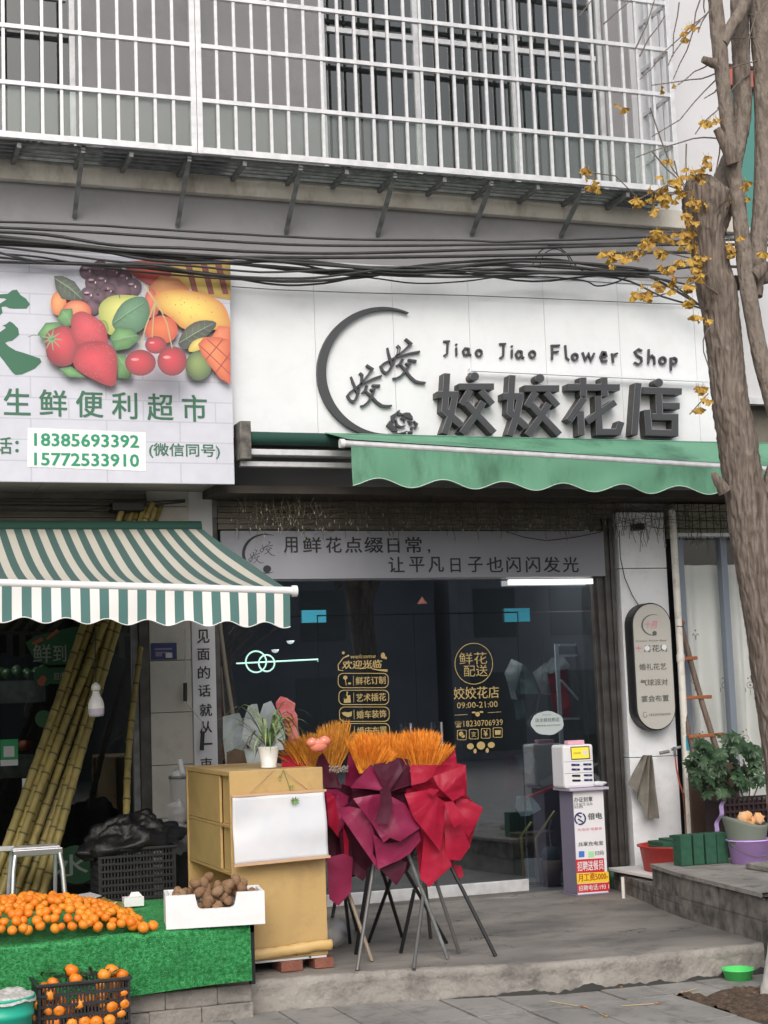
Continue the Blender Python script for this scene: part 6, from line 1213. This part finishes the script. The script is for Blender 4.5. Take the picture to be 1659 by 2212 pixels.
for k, pl in enumerate(([(470,160),(600,130),(650,250),(670,560),(500,560),(470,330)],[(670,80),(700,62),(740,60),(765,180),(700,260),(630,200)],[(790,60),(850,35),(900,130),(960,230),(960,420),(740,440),(700,250),(765,130)],[(600,420),(740,400),(780,570),(640,570)],[(640,190),(760,170),(790,330),(700,420),(620,330)])): sheetpx(mb, pl, 11.2-.06*k, .05, k, Tq)
mb.build('paper_wrap', mat('grey_wrap', (.42, .48, .5), .6, c2=(.36, .42, .44), ns=6), GB, recalc=False)
mb = MB(); sheetpx(mb, [(500,440),(570,410),(640,430),(670,570),(500,570)], 11.0, .03, 9, Tq); mb.build('brown_wrap', 'brownw', GB, recalc=False)
PD = thing('festive_ornament', 'pink and red festive ornament with gold trim behind the flower stands', 'ornament', tuple(P(625, 1640, Y=11.3))); mb = MB(); sheetpx(mb, [(925,0),(960,10),(985,50),(1040,60),(1030,110),(1055,150),(1020,190),(1060,290),(1080,380),(1000,400),(975,290),(945,180),(900,130),(885,60),(925,70)], 11.3, .02, 3, Tq); mb.build('body', 'pink', PD, recalc=False, solid=.01)
mb = MB()
for y in (170, 215, 250, 285): mb.prism(up_(ribbon([(965, y, 14), (990, y+18, 20), (1018, y-4, 14)]), 11.24, Tq), (0, .01, 0))
mb.build('gold_trim', mat('gold_foil', (.7, .4, .12), .3, .6), PD)
BSk = thing('grey_basket', 'grey ribbed basket with white tissue left of the yellow cabinet', 'basket', tuple(P(385, 1742, Y=11.9)))
a, b = P(367, 1690, Y=11.9), P(408, 1690, Y=11.9); zb2, zt3 = P(385, 1742, Y=11.9).z, P(385, 1679, Y=11.9).z; rr = (b.x-a.x)/2
mb = MB(); prof = [(rr*.85, 0), (rr*1.0, zt3-zb2)]; vs = []; 
for i in range(72): a_ = 2*math.pi*i/72; k = 1+.03*(i % 2); vs += [Vector(((a.x+b.x)/2+rr*.85*k*math.cos(a_), 11.9+rr*.85*k*math.sin(a_), zb2)), Vector(((a.x+b.x)/2+rr*k*math.cos(a_), 11.9+rr*k*math.sin(a_), zt3))]
mb.add(vs, [(2*i, (2*i+2) % 144, (2*i+3) % 144, 2*i+1) for i in range(72)]); mb.build('body', 'greyb', BSk); MB().lathe(((a.x+b.x)/2, 11.9, zt3-.01), [(rr*1.04, 0), (rr*1.1, .0), (rr*1.1, .02), (rr*.98, .02)], 30).build('rim', 'alu_dark', BSk)
mb = MB(); mb.ell(((a.x+b.x)/2, 11.9, zt3+.01), (rr*.7, rr*.6, .05), 14, 8, .5); mb.tube([P(395, 1672, Y=11.85), P(388, 1640, Y=11.85)], .02, 10); mb.build('tissue', 'paper', BSk)
tag(MB().box(a.x+.02, b.x-.02, 11.8, 12.05, PZ, zb2-.002).build('dark_stool', 'cratemat'), 'dark stool under the grey basket', 'stool')
for k, (x, y, rx, ry) in enumerate(((386, 1757, 22, 26), (388, 1808, 24, 34))):
    q = P(x, y, Y=11.62); tag(MB().ell(q, (rx/285, .09, ry/285), 26, 20, .35).build('clear_bag', 'bag'), ['clear plastic bag hanging beside the yellow cabinet, upper', 'clear plastic bag hanging beside the yellow cabinet, lower'][k], 'bag')
# ------------------------------------------------------------------ flower stands
T7 = lambda x, y: (608+x/3.24, 1504+y/3.24)
def plume(mb, px0, px1, Y, wpx, nh=26):
    a = P(*px0, Y=Y+U(-.02, .02)); b = P(*px1, Y=Y+U(-.1, .1)); d = b-a; L = d.length; dn = d.normalized(); w_ = wpx/370
    mb.tube([a, a+d*.55], .0022, 4, False)
    for i in range(nh):
        t = .35+.65*(i+R())/nh; q = a+d*t; out = Vector((U(-1, 1), U(-1, 1), U(-.3, .6))); out = (out-dn*out.dot(dn)).normalized(); ww = w_*math.sin(math.pi*min(1, (t-.3)*1.15+.12))*.5; e_ = q+out*ww+dn*U(.02, .05); s_ = dn.cross(out)*.0018; mb.add([q-s_, q+s_, e_], [(0, 1, 2)])
def stand(label, Y, legs, plumes, sheets, legm=('black',)*4, extra=None, knot=None):
    zz = P(0, 1800, Y=Y); t = thing('flower_stand', label, 'flower stand', (P(*legs[0][0], Y=Y).x, Y, PZ), 'congratulation flower stands before the doors')
    for i, (a, b) in enumerate(legs):
        p0 = P(*T7(*a), Y=Y+(.03 if i % 2 else 0)); p1 = P(*T7(*b), Z=PZ+.004); MB().tube([p0+(p0-p1)*.06, p1], .0125, 10).build('leg', legm[i % len(legm)], t)
    mb = MB()
    for (x0, x1, yb_, yt0, yt1, n_, sprd, cxp, yo) in plumes:
        for i in range(n_):
            u = (i+U(-.3, .3))/(n_-1); xt = x0+(x1-x0)*u; yt = yt0+(yt1-yt0)*u-22*math.sin(math.pi*u)+U(-10, 14); xb2 = cxp+(xt-cxp)*.35; plume(mb, T7(xb2, yb_), T7(xt, yt), Y+.06+yo+U(-.06, .1), U(7, 12), 60)
    mb.build('plumes', extra or 'plumeO', t, recalc=False)
    for k, (pl, dy, mm, amp) in enumerate(sheets):
        m_ = MB(); sheetpx(m_, pl, Y+dy*1.25, amp*.75, k+Y*10, T7, knot=knot); m_.build('wrapping_paper', mm, t, recalc=False)
    return t
ML = mat('metal_pole', (.13, .13, .13), .45, .3); MT = mat('tan_pole', (.28, .22, .17), .6)
stand('rear flower stand with deep orange plumes between the other stands', 10.15, [((700, 1200), (845, 1685)), ((780, 1240), (610, 1720)), ((1010, 1350), (1045, 1690))], [(430, 980, 560, 300, 290, 120, 0, 740, 0)], [([(600,640),(900,640),(960,1000),(880,1240),(700,1260),(620,900)], .05, 'maroon', .04)], ('black', 'black', ML), knot=(760, 640))
stand('left flower stand with ochre plumes and dark maroon wrap, behind the yellow cabinet', 10.0, [((470, 1380), (635, 1855)), ((445, 1390), (480, 1725)), ((380, 1420), (335, 1660)), ((455, 1350), (530, 1640))],
      [(10, 520, 560, 330, 270, 110, 0, 300, 0), (-20, 200, 480, 420, 330, 30, 0, 150, .05), (250, 480, 520, 250, 200, 40, 0, 370, .05)],
      [([(300,600),(640,640),(640,1240),(560,1250),(400,1290),(310,1150)], .06, 'maroon', .05), ([(240,480),(262,420),(290,395),(330,470),(380,520),(420,640),(300,640)], -.02, 'maroon', .03), ([(440,620),(455,520),(470,400),(500,440),(560,540),(520,640)], -.03, 'wine', .03), ([(300,650),(380,650),(470,700),(440,900),(400,960),(310,900)], -.04, 'wine', .05), ([(310,660),(370,700),(400,830),(400,990),(330,900)], -.06, 'crimson', .03),
       ([(400,860),(480,1000),(500,1150),(610,1240),(570,1295),(470,1220),(420,1120)], -.05, 'maroon', .03), ([(315,1130),(440,1100),(500,1130),(488,1370),(400,1468),(335,1420)], -.08, 'wine', .02), ([(0,420),(120,400),(180,440),(200,500),(0,500)], .06, 'crimson', .04), ([(430,900),(470,1010),(470,1150),(440,1130)], -.06, 'crimson', .02)], (MT, 'black', 'black', 'black'), 'plumeY', knot=(400, 680))
stand('middle flower stand with bright orange plumes and purple wine wrap', 9.74, [((640, 1220), (530, 1920)), ((610, 1240), (520, 1805)), ((800, 1100), (1155, 1725)), ((925, 1380), (835, 1795))],
      [(460, 800, 540, 330, 420, 80, 0, 590, 0), (520, 720, 500, 280, 330, 40, 0, 600, .04)],
      [([(490,640),(620,480),(900,450),(925,680),(975,920),(950,1050),(830,1150),(690,1210),(600,1010),(400,800),(500,720)], .04, 'maroon', .05), ([(500,610),(620,480),(740,460),(900,440),(910,660),(740,690)], .02, 'maroon', .04), ([(480,640),(540,580),(620,480),(690,560),(730,665),(610,650)], -.03, 'wine', .03), ([(640,490),(740,470),(820,430),(850,520),(760,660),(720,660)], -.05, 'maroon', .03), ([(800,430),(885,440),(910,620),(760,670)], -.03, 'maroon', .03),
       ([(380,785),(480,770),(600,800),(650,960),(640,1100),(700,1212),(670,1208),(590,1010),(490,880)], -.06, 'wine', .03), ([(500,715),(640,690),(730,680),(860,750),(975,920),(830,1018),(760,990),(715,1025),(640,900)], -.12, 'wine', .045), ([(640,960),(720,1030),(830,1020),(960,940),(975,1010),(900,1100),(830,1145),(675,1212)], -.09, 'wine', .04), ([(690,1210),(830,1150),(880,1160),(860,1240),(805,1325),(740,1260)], -.02, 'maroon', .03),
       ([(690,650),(760,640),(780,760),(750,900),(650,880),(690,760)], -.19, 'maroon', .02)], (ML, 'black', 'black', 'black'), knot=(725, 668))
stand('right flower stand with bright orange plumes and crimson wrap', 9.72, [((1190, 1200), (1500, 1820)), ((1000, 1330), (925, 1910)), ((1080, 1290), (1245, 1800)), ((900, 1140), (1165, 1838))],
      [(790, 1200, 560, 330, 370, 92, 0, 990, 0), (860, 1120, 500, 270, 290, 50, 0, 980, .05)],
      [([(880,485),(1290,480),(1300,700),(1395,790),(1320,1040),(1180,1185),(1040,1325),(965,1240),(930,930),(870,700)], .05, 'crimson', .05), ([(900,480),(1285,480),(1300,620),(1240,720),(1090,700),(910,650)], .03, 'crimson', .04), ([(1120,470),(1180,420),(1215,370),(1228,470),(1285,480),(1290,600),(1200,560)], .05, 'crimson', .04), ([(900,480),(1090,482),(1060,560),(1010,600),(910,625)], -.04, 'crimson', .03), ([(1060,560),(1180,520),(1290,480),(1280,690),(1200,735),(1100,640)], -.06, 'crimson', .05),
       ([(1220,710),(1300,720),(1412,780),(1370,880),(1310,985),(1230,900)], -.03, 'crimson', .035), ([(1140,900),(1260,900),(1322,1050),(1250,1150),(1150,1140)], -.05, 'crimson', .04), ([(1000,960),(1130,960),(1160,1080),(1192,1190),(1110,1260),(1035,1337),(968,1270)], -.06, 'crimson', .03), ([(860,682),(1020,655),(1145,740),(1140,900),(1110,1085),(990,930),(930,860)], -.12, 'crimson', .045),
       ([(1140,740),(1200,735),(1285,860),(1210,922),(1160,820)], -.14, 'crimson', .03), ([(1015,660),(1040,645),(1105,655),(1060,700)], -.15, 'crimson', .01), ([(1170,1170),(1260,1190),(1275,1260),(1215,1290)], .02, 'crimson', .02)], ('black', ML, ML, 'alu_dark'), knot=(1110, 690))
HB = thing('heart_balloon', 'glossy peach balloon shaped like a cup in the ochre plumes', 'balloon', tuple(P(688, 1621, Y=9.9))); mb = MB(); q = P(688, 1607, Y=9.85)
for dx, dz, rx, rz in ((-.03, .008, .03, .022), (.03, .012, .03, .024), (0, -.008, .045, .03), (0, .004, .05, .02)): mb.ell(q+Vector((dx*1.35, 0, dz*1.35)), (rx*1.35, .035, rz*1.35), 18, 12)
mb.build('body', 'peach', HB)
mb = MB()
for _ in range(60): mb.ell(P(U(712, 752), U(1655, 1668), Y=9.9+U(-.03, .03)), (.007,)*3, 6, 4)
tag(mb.build('dried_filler', mat('filler_flower', (.3, .26, .24), .9)), 'small pale filler flowers at the base of the ochre plumes', 'filler flowers', kind='stuff')
# ------------------------------------------------------------------ power bank kiosk
T9 = lambda x, y: (1088+x/5.316, 1568+y/5.316); YK2 = 11.95
kx0, kx1 = P(*T9(815, 1300), Y=YK2).x, P(*T9(1170, 1300), Y=YK2).x; kz1 = P(*T9(950, 740), Y=YK2).z
KP = thing('kiosk_pedestal', 'lilac and white pedestal with adverts carrying the power bank cabinet', 'pedestal', ((kx0+kx1)/2, 12.1, PZ))
MB().box(kx0, kx1, YK2, 12.2, PZ+.012, kz1).build('body', 'kside', KP, bevel=.004); MB().box(kx0-.02, kx1+.02, YK2-.02, 12.21, PZ+.001, PZ+.011).build('foot_plate', 'kside', KP)
MB().box(kx0+.004, kx1-.002, YK2-.004, YK2-.0005, PZ+.012, kz1-.002).build('front_poster', 'kwhite', KP); MB().box(kx0-.045, kx1+.03, YK2-.05, 12.22, kz1+.001, kz1+.022).build('top_shelf', 'lilac', KP, bevel=.003)
mk = lambda: MB(); YP = YK2-.006
def T10(x, y): return ((1880+x/6.32)/1.5625, (2700+y/6.32)/1.5625)
mb = MB(); pl = [(395,1275),(1000,1240),(1015,1535),(415,1560)]; mb.prism(up_(pl, YP, T10), (0, .001, 0)); mb.prism(up_([(430,1800),(1115,1755),(1130,1935),(445,1985)], YP, T10), (0, .001, 0)); mb.build('red_poster', 'red', KP)
mb = MB(); mb.prism(up_([(418,1570),(1100,1530),(1115,1745),(430,1790)], YP, T10), (0, .001, 0)); mb.build('yellow_poster', 'yellow', KP)
mb = MB(); text_px(mb, '招聘送餐员', *T10(440, 1515), *T10(995, 1490), 21, YP-.002, dep=0, bold=.012); text_px(mb, '招聘电话:193 1', *T10(465, 1950), *T10(1110, 1895), 12, YP-.002, dep=0, bold=.008); mb.build('white_lettering', 'kwhite', KP)
mb = MB(); text_px(mb, '月工资5000-', *T10(460, 1740), *T10(1090, 1700), 17, YP-.002, dep=0, bold=.02); mb.build('red_lettering', mat('brown_red_ink', (.45, .06, .01), .5), KP)
mb = MB(); text_px(mb, '共享充电宝', *T10(455, 990), *T10(985, 965), 9.5, YP-.001, dep=0, bold=.02); text_px(mb, '扫码', *T10(812, 1180), *T10(1000, 1170), 9.5, YP-.001, dep=0, bold=.01); text_px(mb, '倍电', *T10(665, 415), *T10(965, 408), 14, YP-.001, dep=0, bold=.05); text_px(mb, '办证刻章', *T10(365, 42), *T10(760, 42), 11, YP-.001, dep=0, bold=.02)
for y in (90, 150): text_px(mb, '139 8573 2626' if y == 90 else '诚信服务', *T10(368, y+30), *T10(760 if y == 90 else 560, y+30), 6, YP-.001, dep=0, bold=0)
mb.build('black_lettering', 'inkgrey', KP)
mb = MB(); text_px(mb, '充电快 电量足', *T10(440, 665), *T10(965, 640), 6.5, YP-.001, dep=0); mb.build('pink_lettering', 'pinkp', KP)
mb = MB(); c_ = T10(495, 400)
for a0, a1 in ((-60, 110), (120, 290)): mb.prism(up_(ribbon([(c_[0]+11.2*math.cos(math.radians(a)), c_[1]+12.2*math.sin(math.radians(a))) for a in range(a0+0, a1+1, 10)], 3.2), YP-.001), (0, 0, 0))
mb.prism(up_(ribbon([T10(430, 320), T10(510, 360), T10(500, 375)], 3), YP-.0015), (0, 0, 0)); mb.prism(up_(ribbon([T10(450, 405), T10(540, 460), T10(545, 480)], 3), YP-.0015), (0, 0, 0)); mb.build('round_logo', 'navy', KP, recalc=False)
for nm, a, b, c2 in (('blue_icon', 465, 585, (.06, .2, .6)), ('green_icon', 670, 790, (.4, .75, .4))): mb = MB(); mb.prism(up_([T10(a, 1095), T10(b, 1090), T10(b, 1215), T10(a, 1225)], YP-.001), (0, 0, 0)); mb.build(nm, mat(nm, c2, .5), KP)
PBk = thing('power_bank_cabinet', 'white power bank rental cabinet with a yellow screen on the pedestal', 'charging cabinet', ((kx0+kx1)/2, 12.05, kz1+.022))
px0, px1 = P(*T9(745, 450), Y=YK2).x-.045, P(*T9(1038, 450), Y=YK2).x; pz1 = P(*T9(880, 215), Y=YK2).z; pz0 = kz1+.023
mb = MB(); mb.box(px0, px1, YK2, 12.18, pz0, pz1); mb.build('casing', 'kwhite', PBk, bevel=.02)
mb = MB(); 
for yy in (405, 540): z = P(*T9(880, yy), Y=YK2).z; mb.box(px0+.01, px1-.004, YK2-.001, YK2+.01, z-.0015, z+.0015)
mb.build('seam', 'inkgrey', PBk)
def T11(x, y): return ((1880+x/7.375)/1.5625, (2480+y/7.375)/1.5625)
mb = MB(); mb.prism(up_([(335,300),(800,280),(830,600),(360,622)], YK2-.003, T11), (0, .003, 0)); mb.build('screen_frame', 'black', PBk); mb = MB(); mb.prism(up_([(358,325),(785,305),(805,578),(375,600)], YK2-.0045, T11), (0, .001, 0)); mb.build('screen', 'screenY', PBk)
mb = MB(); mb.prism(up_([(640,390),(750,385),(752,500),(645,505)], YK2-.0055, T11), (0, .0005, 0)); mb.build('screen_panel', 'paper', PBk); mb = MB(); text_px(mb, '扫码充电', *T11(410, 490), *T11(590, 480), 5, YK2-.0058, dep=0); mb.build('screen_text', 'inkgrey', PBk)
for r_, ys in enumerate((750, 865, 1020, 1140)):
    for cc, xs_ in enumerate(((355, 575), (650, 870))):
        dxx = r_*9; mb = MB(); x0_, x1_ = xs_[0]+dxx, xs_[1]+dxx-8; y = ys-cc*12; rr = 26
        mb.prism(up_([(x1_-rr+rr*math.cos(a), y+rr*math.sin(a)) for a in [(-90+i*30)*math.pi/180 for i in range(7)]]+[(x0_+rr-rr*math.cos(a), y-rr*math.sin(a)) for a in [(-90+i*30)*math.pi/180 for i in range(7)]], YK2-.003, T11), (0, .003, 0)); mb.build('slot', 'black' if (r_ > 1 and cc == 0) else 'navy', PBk)
        if not (r_ > 1 and cc == 0): mb = MB(); mb.prism(up_(circ((x0_+x1_)/2+20, y, 26, 10, 14), YK2-.0036, T11), (0, .0005, 0)); mb.build('slot_mark', 'alu_blue', PBk)
mb = MB(); a, b = P(*T11(240, 150), Y=12.05), P(*T11(640, 150), Y=12.05); mb.box(a.x, b.x, 12.02, 12.1, pz1+.001, a.z); tag(mb.build('pink_packet', mat('pink_packet', (.75, .4, .5), .5), bevel=.004), 'pink packet on top of the power bank cabinet', 'packet')
mb = MB(); q = P(*T9(1090, 640), Y=YK2+.02); q.z = kz1+.045; mb.ell(q, (.055, .04, .022), 14, 10, .6); tag(mb.build('crumpled_tissue', 'paper'), 'crumpled tissue on the pedestal shelf', 'tissue')
# ------------------------------------------------------------------ inside the flower shop
for (x, y, z, e) in ((4.4, 13.6, 3.22, 34), (6.0, 13.1, 3.22, 26), (.8, 13.1, 3.2, 22)):  # unseen area lights added overhead to brighten both dark shop interiors
    pl_ = bpy.data.lights.new('interior_fill', 'AREA'); pl_.energy = e; pl_.size = .5; pl_.color = (1, .97, .92); po = bpy.data.objects.new('interior_fill', pl_); COL.objects.link(po); po.location = (x, y, z)
T12 = lambda x, y: (384+x/3.24, 1056+y/3.24)
RL = thing('ring_light', 'lit pendant of two rings on a bar inside the flower shop', 'pendant lamp', tuple(P(556, 1432, Y=13.5)))
for c_, r_ in (((548, 1210), 75), ((622, 1220), 58)):
    q = P(*T12(*c_), Y=13.5); rr = r_/3.24/252; MB().tube([q+Vector((rr*math.cos(a), .0, rr*math.sin(a))) for a in [k*2*math.pi/32 for k in range(33)]], .0068, 8, False).build('ring', 'led', RL)
MB().tube([P(*T12(410, 1222), Y=13.53), P(*T12(980, 1193), Y=13.53)], .0065, 8).build('bar', 'led', RL)
MB().tube([P(556, 1410, Y=13.5), P(556, 1380, Y=13.5)+Vector((0, 0, .5))], .003, 5).build('cord', 'black', RL)
for k, c_ in enumerate(((788, 1063), (682, 1125))):
    q = P(*T12(*c_), Y=13.8); tag(MB().lathe(q, [(.001, -.03), (.025, -.022), (.036, 0), (.001, .002)], 16).build('spot_lamp', 'ledw'), ['small lit ceiling lamp above the ring light, higher one', 'small lit ceiling lamp above the ring light, lower one'][k], 'lamp')
RK = thing('white_rack', 'white metal display rack inside the flower shop', 'rack', tuple(P(1250, 1640, Y=13.1)))
Tr = lambda x, y: (832+x/3.703, 1056+y/3.703); MR = mat('rack_metal', (.42, .46, .48), .5)
for a, b in (((1368, 1240), (1412, 2060)), ((1690, 1230), (1720, 2060))): MB().bar(P(*Tr(*a), Y=13.1), P(*Tr(*b), Y=13.1), .035, .02).build('upright', MR, RK)
for y in (1250, 1335, 1840): MB().bar(P(*Tr(1390, y), Y=13.11), P(*Tr(1700, y-6), Y=13.11), .022, .02).build('shelf_rail', MR, RK)
MB().bar(P(*Tr(1405, 1530), Y=13.12), P(*Tr(1659, 1810), Y=13.12), .018).build('brace', MR, RK)
def wrapped(lb, Y, sheets, T):
    t = thing('wrapped_flowers', lb, 'bouquet', tuple(P(*T(*sheets[0][0][0]), Y=Y)), 'wrapped flowers inside the shop')
    for k, (pl, mm) in enumerate(sheets): m_ = MB(); sheetpx(m_, pl, Y-.05*k, .04, k+5, T); m_.build('paper_wrap', mm, t, recalc=False)
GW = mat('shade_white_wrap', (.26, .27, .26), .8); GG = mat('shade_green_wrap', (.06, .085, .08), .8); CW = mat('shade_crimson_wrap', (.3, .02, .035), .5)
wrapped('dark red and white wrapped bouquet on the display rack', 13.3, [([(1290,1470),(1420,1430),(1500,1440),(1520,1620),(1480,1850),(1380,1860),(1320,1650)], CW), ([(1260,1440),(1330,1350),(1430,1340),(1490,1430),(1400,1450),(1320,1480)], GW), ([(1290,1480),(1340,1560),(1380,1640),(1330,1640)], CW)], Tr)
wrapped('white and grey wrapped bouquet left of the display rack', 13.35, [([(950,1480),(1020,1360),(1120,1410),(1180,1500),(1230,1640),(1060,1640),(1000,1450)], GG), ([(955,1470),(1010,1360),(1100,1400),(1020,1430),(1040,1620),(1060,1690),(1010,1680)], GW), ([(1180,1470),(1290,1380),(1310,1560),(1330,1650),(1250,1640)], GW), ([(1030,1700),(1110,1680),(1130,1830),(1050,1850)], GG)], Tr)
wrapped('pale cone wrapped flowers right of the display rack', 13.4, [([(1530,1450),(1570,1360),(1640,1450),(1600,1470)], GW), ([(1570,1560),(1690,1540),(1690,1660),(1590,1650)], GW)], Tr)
T13 = lambda x, y: (1088+x/3.402/1.5625, 1568+y/3.402/1.5625)
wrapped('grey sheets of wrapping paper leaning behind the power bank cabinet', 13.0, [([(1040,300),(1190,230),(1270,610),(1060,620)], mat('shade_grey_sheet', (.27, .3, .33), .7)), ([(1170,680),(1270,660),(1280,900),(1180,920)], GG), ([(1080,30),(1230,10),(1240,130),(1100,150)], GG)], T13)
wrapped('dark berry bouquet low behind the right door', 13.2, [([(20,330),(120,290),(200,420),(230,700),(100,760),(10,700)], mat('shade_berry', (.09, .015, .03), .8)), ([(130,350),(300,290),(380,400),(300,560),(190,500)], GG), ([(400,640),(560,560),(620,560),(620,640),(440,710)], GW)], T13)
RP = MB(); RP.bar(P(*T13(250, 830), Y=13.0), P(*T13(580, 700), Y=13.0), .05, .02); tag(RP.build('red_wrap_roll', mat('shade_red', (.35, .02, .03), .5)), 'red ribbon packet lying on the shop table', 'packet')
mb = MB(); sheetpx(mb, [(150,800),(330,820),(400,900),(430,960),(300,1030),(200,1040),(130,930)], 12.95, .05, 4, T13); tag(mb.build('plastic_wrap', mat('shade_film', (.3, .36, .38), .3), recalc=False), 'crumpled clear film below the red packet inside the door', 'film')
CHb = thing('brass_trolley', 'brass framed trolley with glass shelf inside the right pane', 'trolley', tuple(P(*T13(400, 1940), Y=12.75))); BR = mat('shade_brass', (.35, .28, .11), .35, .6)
for s in (((590, 980), (370, 1290), (430, 1950)), ((320, 1110), (200, 1260), (245, 1860)), ((1150, 1060), (1270, 1190))): MB().tube([P(*T13(*p), Y=12.8) for p in s], .014, 8).build('frame_tube', BR, CHb)
MB().tube([P(*T13(*p), Y=12.82) for p in ((570, 1000), (520, 1180), (540, 1380))], .006, 6).build('thin_tube', GW, CHb); MB().bar(P(*T13(225, 1660), Y=12.8), P(*T13(650, 1640), Y=12.8), .02, .2).build('shelf', MR, CHb)
mb = MB(); mb.box(P(*T13(170, 1300), Y=12.85).x, P(*T13(600, 1300), Y=12.85).x, 12.85, 13.05, P(*T13(300, 1360), Y=12.85).z, P(*T13(300, 1230), Y=12.85).z); tag(mb.build('cardboard_box', 'brownw'), 'brown box on the brass trolley', 'box')
q = P(*T13(530, 1520), Y=12.82); tag(MB().ell(q, (.09, .07, .1), 18, 12, .3).build('clear_bag', GG), 'grey bag standing on the lower trolley shelf', 'bag')
q = P(*T13(565, 1930), Y=12.7); tag(MB().lathe((q.x, q.y, PZ+.01), [(.001, 0), (.07, 0), (.085, .2), (.001, .2)], 20).build('brown_pot', 'brownw'), 'brown pot standing on the floor behind the pedestal', 'pot')
mb = MB(); q = P(1335, 1960, Y=11.95); mb.ell(P(1325, 1905, Y=12.25), (.05, .05, .1), 14, 10, .3); tag(mb.build('dark_bottle', 'dgplastic'), 'dark green bag wedged between pedestal and low wall', 'bag')
TG = thing('hanging_label', 'pale scalloped label hanging on the glass right of the door', 'label', tuple(P(1182, 1588, Y=12.3)))
pts = []; c_ = (1182.5, 1562)
for k in range(60): a = 2*math.pi*k/60; rr = 1+.05*abs(math.sin(a*3.5+.4)); pts.append((c_[0]+34*rr*math.cos(a), c_[1]+25*rr*math.sin(a)))
MB().prism(up_(pts, 12.31), (0, .006, 0)).build('board', mat('label_board', (.45, .52, .52), .6), TG)
T14 = lambda x, y: ((1780+x/11.85)/1.5625, (2380+y/11.85)/1.5625); mb = MB(); text_px(mb, '店主就在附近', *T14(320, 670), *T14(1290, 660), 8.5, 12.308, dep=0, bold=.01); text_px(mb, 'Welcome', *T14(600, 415), *T14(960, 410), 3.2, 12.308, dep=0); text_px(mb, '有事请电:18230706939', *T14(330, 860), *T14(1320, 830), 4, 12.308, dep=0); mb.build('lettering', 'inkgrey', TG)
mb = MB(); mb.tube([P(1157, 1545, Y=12.31), P(1170, 1480, Y=12.33), P(1175, 1380, Y=12.34)], .002, 4); mb.build('cord', 'black', TG)
q = P(912, 1300, Y=14); tag(MB().lathe((q.x, 14, q.z), [(.05, -.02), (.001, .05)], 14).build('ceiling_spot', mat('dim_spot', (.4, .12, .08), .5)), 'small reddish ceiling lamp deep inside the flower shop', 'lamp')
tag(MB().box(3.3, 4.4, 13.6, 14.1, PZ+.01, 1.0).build('work_table', 'doorframe'), 'dark work table deep inside the flower shop', 'table')
